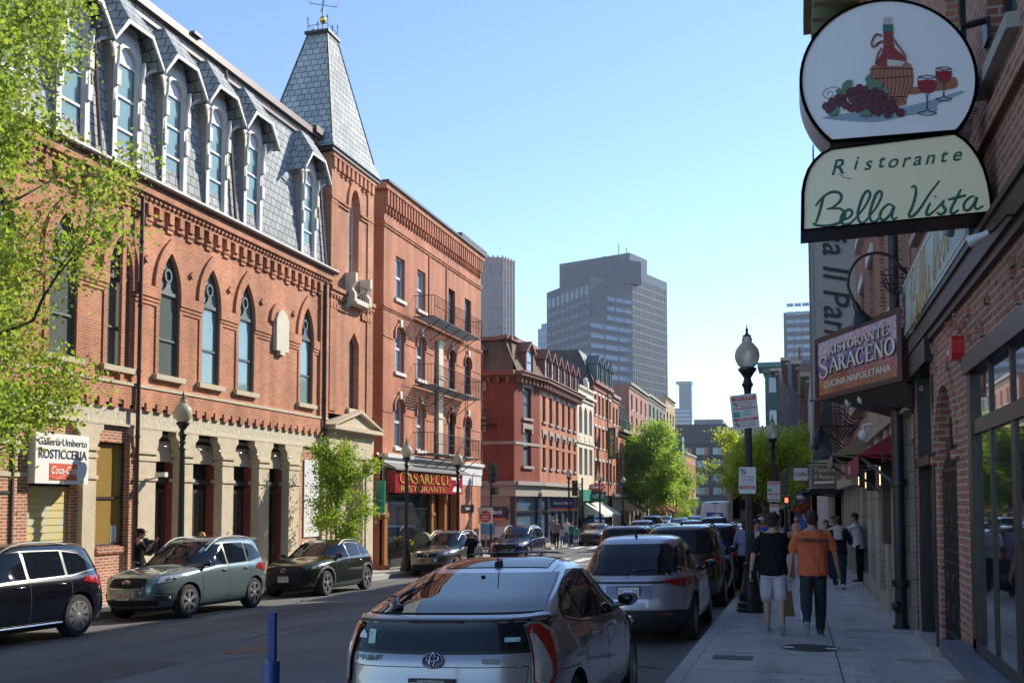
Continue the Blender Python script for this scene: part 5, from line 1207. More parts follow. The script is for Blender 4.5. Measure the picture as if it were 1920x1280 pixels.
for k in range(7): u=-42.8+k*.6; mb.add([FR.p(u,2.52,.02),FR.p(u+.28,2.52,.02),FR.p(u+.28,1.97,1.5),FR.p(u,1.97,1.5)],[(0,3,2,1)])
mb.build('pale_stripe',WHITEW,t)
# ================================================================ further right-hand buildings
def rsimple(name,label,y0,y1,z1,wm,x,nc,rows,**k):
    return simple(name,label,y0,y1,z1,wm,nc,rows,F=Face((x,0,0),(0,-1,0)),x=x,xb=x+14,**k)
r3=rsimple('brick_row_building','red brick row building with a black fire escape behind the hanging grey banner',28,41,14.5,BR_R,WR,5,(4.6,7.8,11.0),ww=1.1,ht=2,trim=mat('cream_stone',(.4,.36,.28),.7),cor=.35)
r4=rsimple('cream_trim_building','grey brown building with dark bay windows and cream cornice past the fire escape',41,50,13.2,mat('brown_render',(.2,.16,.13),.8,var=.15),WR-.25,3,(4.2,7.4,10.8),ww=1.4,ht=2.1,cor=.7,pm=GL_D,trim=mat('cream_stone',(.4,.36,.28),.7))
for y0_,z0_ in ((43.2,3.6),(47.2,3.6)):
    mb=MB(); mb.box(WR-.95,WR-.2,y0_,y0_+2,z0_,13.6); mb.build('bay_window',mat('bay_dark',(.04,.045,.055),.4),r4)
r5=rsimple('pale_row_building','pale grey row building on the far side of the cross street, right side',59,70,8.8,mat('pale_render',(.40,.40,.40),.8,var=.1),.75,4,(3.3,6.0),ww=1.2,ht=1.9,cor=.5)
rsimple('brick_row_building','dark brick row building right of the yellow green tree',70,84,11.0,mat('brown_render2',(.16,.10,.08),.8,var=.15),.2,5,(4.,7.2,10.4),ww=1.2,ht=1.9,cor=.5)
rsimple('brown_row_building','brown building beyond the yellow green tree with a plain cornice',84,100,13.2,mat('blue_grey_render',(.13,.15,.18),.8),-.6,5,(4.,7.2,10.4),ww=1.2,ht=1.9,cor=.6,pm=GL_D)
g7=rsimple('green_bay_building','old building with green copper corner turret and overhanging cornice, far right of the street',100,108,14.4,mat('brown_render',(.2,.16,.13),.8),-1.6,5,(4.,7.2,10.8),ww=1.2,ht=1.9,cor=.8)
cg=MB(); cg.box(-3.0,-1.4,103,107,8.5,14.6); cg.box(-3.2,-1.2,102.8,107.2,14.6,15.1); cg.box(-3.7,-1,102.4,107.6,15.1,15.6); cg.build('copper_turret',mat('copper_green',(.07,.16,.15),.6,var=.2),g7)
for z in (9.3,12.6): mb=MB(); mb.box(-2.6,-1.9,102.9,103,z,z+1.5); mb.build('turret_window',SCR,g7)
rsimple('brick_row_building','last brick building before the dark block, right side of the street',108,160,10,BR_D,-2.6,8,(4.,7.2),ww=1.3,ht=1.9)
F3=Face((WR,0,0),(0,-1,0))
for z in (10.2,6.9,3.9):
    mb=MB(); fire_balcony(F3,mb,-38,-31,z,1.0,.95); mb.build('fire_escape_balcony',IRON,r3)
mb=MB()
for u in (-33,-32.6): mb.tube([F3.p(u,3.9,1.0),F3.p(u,13,1.0)],.02,4)
for k in range(28): mb.tube([F3.p(-33,4.1+.32*k,1.0),F3.p(-32.6,4.1+.32*k,1.0)],.014,4)
mb.build('fire_escape_ladder',IRON,r3)
# ================================================================ trees
def leafmat(name,c,t):
    m=D.materials.new(name); m.use_nodes=True; n=m.node_tree.nodes;l=m.node_tree.links; b=n['Principled BSDF']; out=n['Material Output']
    ob=n.new('ShaderNodeTexCoord'); no=n.new('ShaderNodeTexNoise'); no.inputs['Scale'].default_value=2.2; l.new(ob.outputs['Object'],no.inputs['Vector'])
    cr=n.new('ShaderNodeValToRGB'); cr.color_ramp.elements[0].position=.35; cr.color_ramp.elements[0].color=(c[0]*.72,c[1]*.78,c[2]*.8,1); cr.color_ramp.elements[1].position=.65; cr.color_ramp.elements[1].color=(c[0]*1.3,c[1]*1.2,c[2],1); l.new(no.outputs[0],cr.inputs[0])
    l.new(cr.outputs[0],b.inputs['Base Color']); b.inputs['Roughness'].default_value=.5; b.inputs['Specular IOR Level'].default_value=.35
    tr=n.new('ShaderNodeBsdfTranslucent'); tr.inputs[0].default_value=(*t,1); mx=n.new('ShaderNodeMixShader'); mx.inputs[0].default_value=.52
    l.new(b.outputs[0],mx.inputs[1]); l.new(tr.outputs[0],mx.inputs[2]); l.new(mx.outputs[0],out.inputs[0]); return m
BARK=mat('bark',(.09,.07,.055),.9,var=.3,vs=12,bump=.6,bs=30)
def tree(name,label,loc,H,crown0,rad,nleaf,ls,lm,seed,trunk_r=.12,nb=14,shape=1.0,spread=.33,group=None,flat=1,fork=3):
    rg=random.Random(seed); nr=np.random.RandomState(seed)
    t=thing(name,label,'tree',loc,0,group)
    tips=[];mb=MB()
    P=[Vector((0,0,0))]; k=6
    for i in range(1,k+1): P.append(Vector((rg.uniform(-.06,.06)*H*.3*i/k,rg.uniform(-.06,.06)*H*.3*i/k,H*.9*i/k)))
    mb.tube(P,[trunk_r*(1-.13*i) for i in range(k+1)],8)
    def br(p,d,L,r,lev):
        pts=[p]; q=p.copy(); dd=d.copy()
        for i in range(4):
            dd=(dd+Vector((rg.uniform(-.25,.25),rg.uniform(-.25,.25),rg.uniform(-.08,.18)))).normalized(); q=q+dd*L/4; pts.append(q.copy())
        mb.tube(pts,[r*(1-.18*i) for i in range(5)],5 if lev else 6,cap=False)
        if lev>=2: tips.extend([(x,L*.3) for x in pts[1:]]); return
        for i in range(fork+1):
            s=pts[rg.randint(1,4)]; e=(dd+Vector((rg.uniform(-1,1),rg.uniform(-1,1),rg.uniform(-.5,.7)))*.9).normalized(); br(s,e,L*.55,r*.45,lev+1)
        tips.append((q,L*.25))
    for i in range(nb):
        f=crown0+(.95-crown0)*(i+.5)/nb; a=i*2.4+rg.uniform(-.4,.4)
        z=H*f*.95; s=P[min(k-1,int(z/(H*.9)*k))]; base=Vector((s.x,s.y,z*.92))
        g=(f-crown0)/(1-crown0); prof=math.sin(PI*(.18+.74*g))**.7
        L=rad*prof*rg.uniform(.75,1.1)*shape
        br(base,Vector((math.cos(a),math.sin(a)*flat,.35+.8*g)).normalized(),L,trunk_r*.42*(1-.5*g),0)
    mb.build('trunk',BARK,t,world=False,smooth=60)
    # leaves: small folded blades gathered in sprays round the twig ends
    ncl=len(tips); per=max(1,nleaf//ncl); C0=np.array([[p.x,p.y,p.z] for p,_ in tips]); w=nr.gamma(1.2,1,ncl)
    cnt=np.maximum(1,(w/w.sum()*nleaf)).astype(int); cen=np.repeat(C0,cnt,0); N=len(cen)
    cen=cen+nr.normal(0,spread,(N,3))*np.array([1,1,.7]); 
    d=nr.normal(0,1,(N,3)); d[:,2]-=.5; d/=np.linalg.norm(d,axis=1)[:,None]
    e=np.cross(d,nr.normal(0,1,(N,3))); e/=np.linalg.norm(e,axis=1)[:,None]
    f=np.cross(d,e); s=(ls*nr.uniform(.6,1.25,N))[:,None]
    V=np.stack([cen-d*s*.5,cen+e*s*.32+f*s*.1,cen+d*s*.5,cen-e*s*.32+f*s*.1],1).reshape(-1,3)
    me=D.meshes.new('crown'); F=np.arange(N*4).reshape(-1,4)
    me.vertices.add(N*4); me.vertices.foreach_set('co',V.ravel()); me.loops.add(N*4); me.loops.foreach_set('vertex_index',F.ravel()); me.polygons.add(N); me.polygons.foreach_set('loop_start',np.arange(0,N*4,4)); me.polygons.foreach_set('loop_total',np.full(N,4)); me.materials.append(lm); me.update(); me.validate()
    o=D.objects.new('crown',me); COL.objects.link(o); o.parent=t
    return t
LF1=leafmat('leaf_fresh',(.125,.215,.04),(.44,.56,.07)); LF2=leafmat('leaf_lime',(.13,.23,.03),(.35,.5,.05)); LF3=leafmat('leaf_green',(.16,.27,.04),(.42,.6,.07)); LF4=leafmat('leaf_yellow_green',(.22,.30,.03),(.55,.66,.05))
def gz(x,y,b=0): return zr(x,y,b)
tree('street_tree','loose fresh green tree hanging into the left edge of the picture over the shop sign',(-14.7,12.6,gz(-14.7,12.6)),11.0,.12,4.3,100000,.10,LF1,5,.17,26,1.0,.27)
tree('young_street_tree','slender young lime green tree on the pavement in front of the stone doorway',(-14.9,30.6,gz(-14.9,30.6)),4.6,.30,1.0,11000,.10,LF2,9,.05,13,1.0,.19)
tree('street_tree','large full green street tree standing beyond the vertical restaurant signs, left side',(-15.4,101,gz(-15.4,101)),8.5,.24,3.8,52000,.25,LF3,3,.2,22,1.0,.55)
tree('street_tree','yellow green spreading tree behind the nearest right hand lamp post',(-1.9,60,gz(-1.9,60)),5.3,.40,2.6,22000,.17,LF4,12,.13,16,1.0,.34)
tree('street_tree','small round green tree beyond the large street tree, low at the end of the street',(-15.5,140,gz(-15,140)),6.5,.3,2.6,6000,.22,LF2,21,.1,10,1,.4)
tree('street_tree','small pale green tree above the roof of the white mail van',(-9,170,gz(-9,170)),7.5,.25,3.2,7000,.25,LF2,22,.1,10,1,.45)
tree('street_tree','dark low shrub like tree at the left pavement far down the street',(-14.2,122,gz(-15,122)),4.6,.1,1.9,5000,.2,LF3,23,.1,10,1,.4)
# ================================================================ street lamps
LGLASS=mat('lamp_glass_cream',(.62,.60,.48),.25,spec=.6,trans=.35)
def make_lamp():
    t=thing('street_lamp','','street lamp')
    mb=MB()
    mb.lathe((0,0,0),[(.25,0),(.25,.06),(.235,.08),(.235,.16),(.2,.2),(.215,.3),(.17,.42),(.13,.62),(.105,.8),(.12,.83),(.12,.87),(.09,.9)],16)
    mb.build('base',IRON,t,world=False,smooth=35)
    mb=MB(); pr=[]
    for k in range(24):      # fluted shaft
        pass
    n=24; vs=[]
    for z,r in ((.88,.085),(3.75,.062)):
        for j in range(n): q=2*PI*j/n; rr=r*(1 if j%2 else .86); vs.append((rr*math.cos(q),rr*math.sin(q),z))
    mb.add(vs,[(j,(j+1)%n,n+(j+1)%n,n+j) for j in range(n)])
    mb.lathe((0,0,3.72),[(.066,0),(.1,.04),(.075,.08),(.062,.16),(.095,.2),(.062,.24),(.075,.34),(.11,.4),(.08,.44),(.065,.52),(.13,.62),(.165,.66),(.165,.7),(.09,.72)],14)
    mb.build('pole',IRON,t,world=False,smooth=30)
    mb=MB(); mb.lathe((0,0,4.42),[(.10,0),(.17,.06),(.215,.16),(.225,.25),(.2,.35),(.13,.44),(.085,.48),(.1,.52),(.075,.58)],18); mb.build('lamp_shade',LGLASS,t,world=False,smooth=60)
    mb=MB(); mb.lathe((0,0,5.0),[(.078,0),(.08,.02),(.03,.05),(.02,.1),(.032,.12),(.012,.16),(.002,.26)],10); mb.build('finial',IRON,t,world=False,smooth=60)
    return t
L0=make_lamp(); LG='acorn street lamps along both kerbs'
L0.location=(-.85,18.6,gz(-.85,18.6)); L0['label']='nearest black acorn lamp post on the right pavement, carrying two parking signs'; L0['group']=LG
LP=[(-.8,35.0,'second lamp post on the right pavement, carrying a tall stack of parking signs',1),
 (-14.75,21.6,'left side lamp post in front of the arcade of the brick hall',1),
 (-14.65,36.2,'left side lamp post beside the olive mailbox in front of the red restaurant sign',1),
 (-14.75,42.6,'left side lamp post at the corner just past the red restaurant sign',1),
 (-14.9,66.0,'left side lamp post with a red traffic signal hung beside it at the bank corner',1),
 (-15,77.5,'left side lamp post in front of the PASTRY sign',1),(-15,88.5,'left side lamp post in front of the brown vertical sign',1),(-15,103.2,'left side lamp post under the big street tree',1),
 (-15,126,'small distant lamp post on the left, first past the big tree',1),(-15,150,'tiny distant lamp post on the left beside the orange red awning',1),
 (-.9,82,'distant lamp post on the right, seen between the two front lamp posts',1),(-6.5,160,'tiny distant lamp post directly above the white mail van',1)]
for x,y,lab,_ in LP: dup(L0,(x,y,gz(x,y)),rnd.uniform(0,1),lab,group=LG)
def sign(name,label,cx,y,cz,w,h,m,rows,roll=0,par=None,edge=None,yaw=0,lines=None):
    t=thing(name,label,'sign',(cx,y,cz),yaw); t.rotation_euler=(0,R(roll),yaw)
    mb=MB(); r=.03
    pts=[];
    for sx,sz,a0 in ((1,1,0),(-1,1,90),(-1,-1,180),(1,-1,270)):
        for a in (0,30,60,90): pts.append((sx*(w/2-r)+r*math.cos(R(a0+a)),0,sz*(h/2-r)+r*math.sin(R(a0+a))))
    mb.prism(pts,(0,.012,0)); mb.build('panel',m,t,world=False)
    def bx(x0,x1,z0,z1,m_,nm='marking'): b=MB(); b.box(x0,x1,-.003,0.004,z0,z1); b.build(nm,m_,t,world=False)
    for k in rows:
        if k[0]=='bar': bx(*k[1:5],k[5])
        elif k[0]=='t': text(k[1],(k[2],-.004,k[3]),(1,0,0),up,k[4],k[5],t,ext=.001,sx=k[6] if len(k)>6 else 1,off=.004/k[4] if False else 0,world=False)
        elif k[0]=='ring':
            b=MB(); cx_,cz_,rr=k[1:4]
            for i in range(20):
                a,c=2*PI*i/20,2*PI*(i+1)/20
                b.add([(cx_+rr*math.cos(q)*s,-.005,cz_+rr*math.sin(q)*s) for q,s in ((a,1),(c,1),(c,.8),(a,.8))],[(0,3,2,1)])
            d=rr*.72; b.add([(cx_-d-.006,-.0055,cz_+d-.006),(cx_-d+.008,-.0055,cz_+d+.008),(cx_+d+.006,-.0055,cz_-d+.006),(cx_+d-.008,-.0055,cz_-d-.008)],[(0,1,2,3),(3,2,1,0)]); b.build('no_parking_ring',k[4],t,world=False)
    return t
SW=mat('sign_face_white',(.62,.62,.60),.45); SRD=mat('sign_face_red',(.5,.03,.04),.45); SGR=mat('sign_face_green',(.03,.33,.24),.45); BLK=mat('black_letters',(.02,.02,.02),.5); OLV=mat('sign_back_grey',(.3,.3,.3),.5)
zs=gz(-.9,18.6)
PT=[('bar',-.21,.21,.2,.27,SRD),('t','TOW ZONE',0,.236,.06,WHL),('ring',-.15,.135,.045,SRD),('t','NO PARKING',.04,.155,.05,SRD,.9),('t','8AM - 6PM',.04,.1,.045,BLK,.9),('bar',-.21,.21,.045,.065,SRD),
 ('bar',-.21,-.09,-.1,.0,SGR),('t','VALET',.04,.0,.05,SGR,.9),('t','PARKING',.04,-.055,.045,SGR,.9),('bar',-.21,.21,-.17,-.12,SRD),('t','TOW ZONE',0,-.145,.05,WHL),('ring',-.15,-.235,.045,SRD),('t','VALET PARKING',.05,-.21,.04,SRD,.9),('t','6PM - MIDNIGHT',.05,-.26,.04,BLK,.85)]
sign('parking_sign','large tilted parking sign with red bands, upper one on the nearest lamp post',-.9,18.47,zs+3.62,.48,.62,SW,PT,roll=-5)
sign('parking_sign','small white street cleaning sign with red crossed circle, lower on the nearest lamp post',-.87,18.47,zs+2.37,.3,.48,SW,[('ring',-.075,.16,.055,SRD),('t','Street Cleaning',0,.07,.05,SRD,.72),('t','2nd & 4th TUESDAY',0,.02,.03,BLK,.8),('bar',-.13,.13,-.01,-.004,SRD),('t','8am - 12noon',0,-.06,.042,SRD,.8),('bar',-.13,.13,-.16,-.1,SRD),('t','Tow Zone',0,-.13,.055,WHL,.9)],roll=1)
zs=gz(-.8,35)
sign('parking_sign','tall white parking sign with green patch on the second lamp post, above another sign',-.78,34.85,zs+2.62,.42,.68,SW,[('bar',-.19,.19,.25,.3,SRD),('t','NO PARKING',0,.18,.06,SRD,.8),('bar',-.19,-.06,-.0,.1,SGR),('t','VALET',.06,.03,.06,SGR,.8),('bar',-.19,.19,-.1,-.06,SRD),('t','NO PARKING',0,-.18,.06,SRD,.8),('bar',-.19,.19,-.3,-.26,SRD)])
sign('parking_sign','narrow white tow zone sign, lower one on the second lamp post',-.77,34.85,zs+1.96,.3,.48,SW,[('bar',-.14,.14,.14,.21,SRD),('t','TOW ZONE',0,.17,.055,WHL,.8),('t','NO STOPPING',0,.07,.04,SRD,.8),('bar',-.13,.13,.0,.008,SRD),('t','2 HOUR',0,-.06,.04,BLK,.8),('t','PARKING',0,-.13,.04,BLK,.8)])
# ================================================================ traffic signals
SRED=mat('signal_red_lit',(1,.05,.02),.4,emit=6); SHUT=mat('signal_lens_dark',(.03,.04,.03),.3)
def signal(label,x,y,z,rz,lit=True,pole=None,polex=0,ped=False,pedz=-.8):
    t=thing('traffic_signal',label,'traffic signal',(x,y,z),rz)
    mb=MB(); mb.box(-.17,.17,-.12,.12,-.52,.52)
    for k in (-1,0,1):
        mb.lathe((0,-.12,k*.33),[(.13,0),(.145,0),(.145,-.2),(.13,-.2)],12,axis='y')
    mb.build('housing',BLACK,t,world=False)
    for k,m_ in ((1,SRED if lit else SHUT),(0,SHUT),(-1,SHUT)):
        mb=MB(); mb.lathe((0,-.125,k*.33),[(.125,0),(.11,-.03),(.05,-.045)],14,axis='y'); mb.build('lens',m_,t,world=False)
    if pole is not None:
        mb=MB(); mb.tube([(polex,.2,pole-z),(polex,.2,.7)],.06,8); mb.tube([(polex,.2,.3),(0,.1,.3)],.03,6); mb.tube([(polex,.2,-.3),(0,.1,-.3)],.03,6); mb.lathe((polex,.2,pole-z),[(.18,0),(.16,.15),(.08,.3)],12); mb.build('pole',BLACK,t,world=False)
    if ped:
        mb=MB(); mb.box(-.2+.35,.2+.35,-.1,.1,pedz-.2,pedz+.2); mb.build('pedestrian_head',BLACK,t,world=False)
        mb=MB(); mb.box(-.15+.35,.15+.35,-.11,-.1,pedz-.15,pedz+.15); mb.build('pedestrian_lens',SHUT,t,world=False)
    return t
p=atY(922,890,50.6); signal('black traffic signal seen from the side above the do not enter sign',p.x,p.y,p.z+.1,R(75),False,gz(p.x,p.y),.25,True,-.95)
p=atY(1078,905,65); signal('traffic signal with glowing red light at the bank corner, left of the lamp post',p.x,p.y,p.z-.35,0,True,gz(p.x,p.y),.45,True,-.95)
p=atY(1470,893,47); signal('traffic signal with glowing red light beside the second lamp post, right side',p.x,p.y,p.z-.3,0,True,gz(p.x,p.y),-.35,False)
p=atY(1478,938,47.5); t=thing('pedestrian_signal','small red hand pedestrian signal right of the right hand traffic signal','traffic signal',tuple(p)); mb=MB(); mb.box(p.x-.2,p.x+.2,p.y,p.y+.2,p.z-.2,p.z+.2); mb.build('housing',BLACK,t); mb=MB(); mb.box(p.x-.14,p.x-.02,p.y-.01,p.y,p.z-.08,p.z+.12); mb.build('lens',SRED,t)
p=atX(910,966,-14.9); t=thing('do_not_enter_sign','white sign with red DO NOT ENTER disc on a thin post at the corner','sign',(p.x,50.2,gz(p.x,50)))
p=atY(910,966,50.1); t.location=(p.x,50.1,gz(p.x,50.1))
mb=MB(); mb.tube([(p.x,50.2,gz(p.x,50)),(p.x,50.2,p.z+.45)],.035,6); mb.build('post',GREYM,t)
mb=MB(); mb.box(p.x-.38,p.x+.38,50.1,50.13,p.z-.42,p.z+.42); mb.build('panel',SW,t)
mb=MB(); mb.lathe((p.x,50.1,p.z-.05),[(.31,0),(.31,-.01),(0,-.01)],20,axis='y'); o=mb.build('disc',SRD,t)
mb=MB(); mb.box(p.x-.2,p.x+.2,50.085,50.09,p.z-.1,p.z-.02); mb.build('bar',SW,o); text('DO NOT',(p.x,50.085,p.z+.09),(1,0,0),up,.13,WHL,o); text('ENTER',(p.x,50.085,p.z-.19),(1,0,0),up,.13,WHL,o)
# mailboxes
def mailbox(name,label,x,y,rz,m,s=1):
    t=thing(name,label,'mailbox',(x,y,gz(x,y)),rz); w,d,h=.32*s,.32*s,1.5*s
    pts=[(-w,0,.3),(w,0,.3),(w,0,h-w)]+[(w*math.cos(a),0,h-w+w*math.sin(a)) for a in [PI*i/10 for i in range(1,10)]]+[(-w,0,h-w)]
    mb=MB(); mb.prism([(a,-d,c) for a,_,c in pts],(0,2*d,0)); mb.build('body',m,t,world=False,smooth=40)
    for sx in (-1,1):
        for sy in (-1,1): mb=MB(); mb.box(sx*w-.03,sx*w+.03,sy*(d-.04)-.03,sy*(d-.04)+.03,0,.32); mb.build('leg',m,t,world=False)
    mb=MB(); mb.box(-w*.8,w*.8,-d-.02,-d,h*.62,h*.72); mb.build('slot_plate',m,t,world=False)
    return t
p=atY(793,1070,36.9); mailbox('mailbox','olive grey relay mailbox beside the lamp post in front of the red restaurant sign',p.x,36.9,R(12),mat('olive_enamel',(.13,.14,.085),.45,var=.08),1.0)
p=atY(1108,1000,79.5); mailbox('mailbox','blue mailbox on the far left pavement under the pale green awning',p.x,79.5,R(15),mat('blue_enamel',(.01,.04,.16),.4),1.0)
t=thing('news_box','brown newspaper box next to the blue mailbox','box',(-15.9,77,gz(-15.9,77))); mb=MB(); x,y,z=-15.9,77,gz(-15.9,77); mb.box(x-.3,x+.3,y-.25,y+.25,z+.15,z+1.1); mb.box(x-.22,x+.22,y-.26,y-.25,z+.6,z+1.0); mb.box(x-.25,x+.25,y-.2,y+.2,z,z+.15); mb.build('case',mat('brown_box',(.16,.10,.06),.6),t)
# planters with yellow flowers and terrace rail in front of the restaurant
YEL=mat('yellow_petals',(.75,.5,.02),.6); 
for k,(y,lab) in enumerate(((39.3,'planter with yellow flowers left of the lamp post, in front of the restaurant window'),(41.2,'planter with yellow flowers directly behind the olive mailbox'),(43.3,'planter with yellow flowers right of the olive mailbox, near the parked brown SUV'))):
    x=WL+1.15; z=gz(x,y); t=thing('flower_planter',lab,'planter',(x,y,z),0,'flower planters on the restaurant terrace')
    mb=MB(); mb.box(x-.15,x+.15,y-.7,y+.7,z+.75,z+.95); mb.tube([(x,y-.6,z),(x,y-.6,z+.8)],.02,5); mb.tube([(x,y+.6,z),(x,y+.6,z+.8)],.02,5); mb.build('trough',BLACK,t)
    mb=MB(); rg=random.Random(k)
    for i in range(70): a=(x+rg.uniform(-.18,.18),y+rg.uniform(-.65,.65),z+.95+rg.uniform(0,.22)); mb.ell(a,(.05,.05,.04),5,4)
    mb.build('flowers',YEL,t); mb=MB()
    for i in range(60): a=Vector((x+rg.uniform(-.2,.2),y+rg.uniform(-.7,.7),z+.9+rg.uniform(0,.18))); mb.tube([a,a+Vector((rg.uniform(-.1,.1),rg.uniform(-.1,.1),.12))],.012,3)
    mb.build('leaves',LF3,t)
t=thing('terrace_railing','black iron railing around the small terrace below the red restaurant sign','railing',(WL+1.3,41,-1.1)); mb=MB(); x=WL+1.3
for k in range(34):
    y=38.4+k*.17; z=gz(x,y); mb.tube([(x,y,z),(x,y,z+.72)],.01,4)
mb.tube([(x,38.4,gz(x,39)+.72),(x,44,gz(x,44)+.74)],.02,5); mb.tube([(x,38.4,gz(x,39)+.15),(x,44,gz(x,44)+.15)],.015,5); mb.build('rail',IRON,t)
# green hanging sign between tower and restaurant
t=thing('green_projecting_sign','green vertical sign with a pale bottom edge hung between the stone doorway and the restaurant','sign',(WL+.3,37.3,2.3))
mb=MB(); mb.box(WL+.02,WL+.42,37.4,37.48,1.2,2.5); mb.build('panel',mat('sign_green2',(.01,.28,.17),.4),t); mb=MB(); mb.box(WL+.02,WL+.42,37.39,37.49,1.15,1.2); mb.build('edge',WHITEW,t); text('Florist',(WL+.22,37.39,1.7),(1,0,0),up,.11,WHL,t); text('Street',(WL+.22,37.39,1.45),(1,0,0),up,.1,WHL,t)
# blue delineator post by the road in front
t=thing('blue_post','blue plastic post with a rounded loop handle standing in the roadway in front','post',(-2.6,5.0,gz(-2.6,5,-.15)))
BLU=mat('blue_plastic',(.008,.045,.21),.38,var=.08)
p=atY(511,1145,5.0); x=p.x; zt_=p.z
t.location=(x,5.0,zr(x,5,-.15)); mb=MB()
mb.lathe((x,5,zt_-.62),[(.052,-1.2),(.052,.14),(.045,.16),(.045,.335),(.042,.35)],18); mb.build('tube',BLU,t,smooth=40)
mb=MB(); zz=zt_-.28
mb.prism([(x+.018*math.cos(a)*1,5-.01,zt_-.018+.018*math.sin(a)) for a in [PI*i/8 for i in range(9)]]+[(x-.02,5-.01,zz),(x+.02,5-.01,zz)],(0,.03,0)); mb.build('loop_handle',BLU,t)
mb=MB(); mb.lathe((x,5,zr(x,5,-.15)),[(.12,0),(.12,.04),(.06,.08)],16); mb.build('foot',BLU,t)
# ================================================================ Bella Vista blade sign
bs=thing('restaurant_blade_sign','big sign with a wine bottle picture and green Bella Vista script hanging over the pavement','sign',(.85,9.0,4.4))
ys_=9.0
def sp(u,v,y=ys_): return atY(u,v,y)
def z2(x,y): return sp(x/2+1480,y/2)     # point on the sign plane, read in the enlarged view of the sign
circ=[];
for i in range(49):
    a=R(229-268*i/48)
    circ.append((372+335*math.cos(a),308-306*math.sin(a)))
top=[z2(*q) for q in circ]
low=[(150,560),(625,503)]
LOWP=[(150,562),(118,578),(88,606),(66,640),(52,680),(44,725),(42,870),(765,800),(760,745),(750,690),(736,640),(715,595),(688,555),(658,525),(625,503)]
CREAMF=mat('sign_face_cream',(.88,.78,.50),.35,spec=.5,coat=.4); WHF=mat('sign_face_white2',(.80,.80,.81),.3,coat=.4); SBL=mat('sign_case_black',(.018,.02,.022),.4); SGY=mat('sign_return_grey',(.32,.32,.33),.5)
def prismy(mb,P,y0,y1,mi=0): mb.prism([(p.x,y0,p.z) for p in P],(0,y1-y0,0),mi)
def scaleP(P,s):
    c=sum((Vector(p) for p in P),Vector())/len(P); return [c+(Vector(p)-c)*s for p in P]
mb=MB(); prismy(mb,top,9.0,9.42); mb.build('round_case',SGY,bs)
LP_=[z2(*q) for q in LOWP]; mb=MB(); prismy(mb,LP_,9.0,9.42); mb.build('lower_case',SBL,bs)
def ring_frame(P,s,y0,y1,nm):
    mb=MB(); Q=scaleP(P,s); n=len(P)
    for i in range(n):
        j=(i+1)%n; a,b,c,d=P[i],P[j],Q[j],Q[i]
        V=[Vector((p.x,y,p.z)) for y in (y0,y1) for p in (a,b,c,d)]; mb.add(V,[(0,1,2,3),(7,6,5,4),(0,4,5,1),(3,2,6,7)]); mb.add(V,[(3,2,1,0)])
    return mb.build(nm,SBL,bs)
ring_frame(top,.965,8.97,9.02,'round_frame'); ring_frame(LP_,.965,8.97,9.02,'lower_frame')
mb=MB(); prismy(mb,scaleP(top,.985),8.985,9.0); f1=mb.build('round_face',WHF,bs); mb=MB(); prismy(mb,scaleP(LP_,.985),8.985,9.0); f2=mb.build('lower_face',CREAMF,bs)
mb=MB(); mb.tube([sp(1800,52,9.2)+Vector((0,0,0)),Vector((WR,9.2,sp(1800,48,9.2).z+.02))],.03,6); mb.tube([Vector((1.5,9.2,4.05)),Vector((WR,9.2,4.05))],.03,6); mb.box(WR-.03,WR,9.1,9.3,5.6,5.8); mb.build('bracket',IRON,bs)
GRN=mat('deep_green_paint',(.005,.11,.075),.35); RX=mat('dark_outline',(.03,.015,.015),.5)
def stroke(P,r,m,par,nm,k=5,y=8.982):
    Q=[z2(p.x,p.y) for p in catmull([(a,b,0) for a,b in P],k)]; mb=MB(); mb.tube([Vector((q.x,y,q.z)) for q in Q],r,6,flat=.4); return mb
sm_=MB()
for st in SCRIPT:
    Q=[z2(p.x,p.y) for p in catmull([(a,b,0) for a,b in st],6)]; n=len(Q); s0=len(sm_.v)
    sm_.tube([Vector((q.x,8.983,q.z)) for q in Q],[.0105*(.75+.45*math.sin(PI*i/max(1,n-1))) for i in range(n)],8)
    for i in range(s0,len(sm_.v)): v=sm_.v[i]; sm_.v[i]=(v[0],8.983+(v[1]-8.983)*.3,v[2])
sm_.build('script_lettering',GRN,f2,smooth=180)
for ch,x,y in zip('Ristorante',(178,245,292,340,385,432,476,524,573,624),(632,617,618,610,610,606,601,596,590,584)):
    c=z2(x,y); text(ch,(c.x,8.984,c.z),(1,0,.07),up,.165 if ch!='R' else .19,GRN,f2,'lettering',ext=.002,shear=.28,off=.012)
mb=stroke([(185,652),(205,668),(232,672)],.006,GRN,f2,'x'); mb.build('flourish',GRN,f2)
# painted picture: bottle in basket, grapes, glasses, bread
def flat(P,m,nm,y,par=f1,smooth=True):
    Q=[z2(p.x,p.y) for p in catmull([(a,b,0) for a,b in P+[P[0]]],4)[:-1]] if smooth else [z2(a,b) for a,b in P]
    mb=MB(); prismy(mb,Q,y,y+.003); return mb.build(nm,m,par)
ART=[((120,445),(200,430),(330,420),(450,400),(560,370),(640,345),(648,352),(560,392),(545,425),(450,435),(330,460),(200,455))]
flat(list(ART[0]),mat('art_table_blue',(.27,.36,.44),.5),'painted_table',8.981)
flat([(450,335),(520,318),(600,295),(625,298),(628,325),(600,338),(520,348),(455,358)],mat('art_bread',(.33,.12,.06),.5),'painted_bread',8.979)
flat([(310,250),(380,240),(448,240),(464,290),(458,340),(435,368),(432,398),(345,398),(348,365),(318,330),(300,280)],mat('art_basket',(.42,.16,.10),.55),'painted_basket',8.977)
flat([(350,105),(386,105),(388,165),(400,190),(428,215),(434,240),(400,256),(345,256),(325,240),(345,205),(352,170)],mat('art_bottle',(.26,.03,.03),.4),'painted_bottle',8.975)
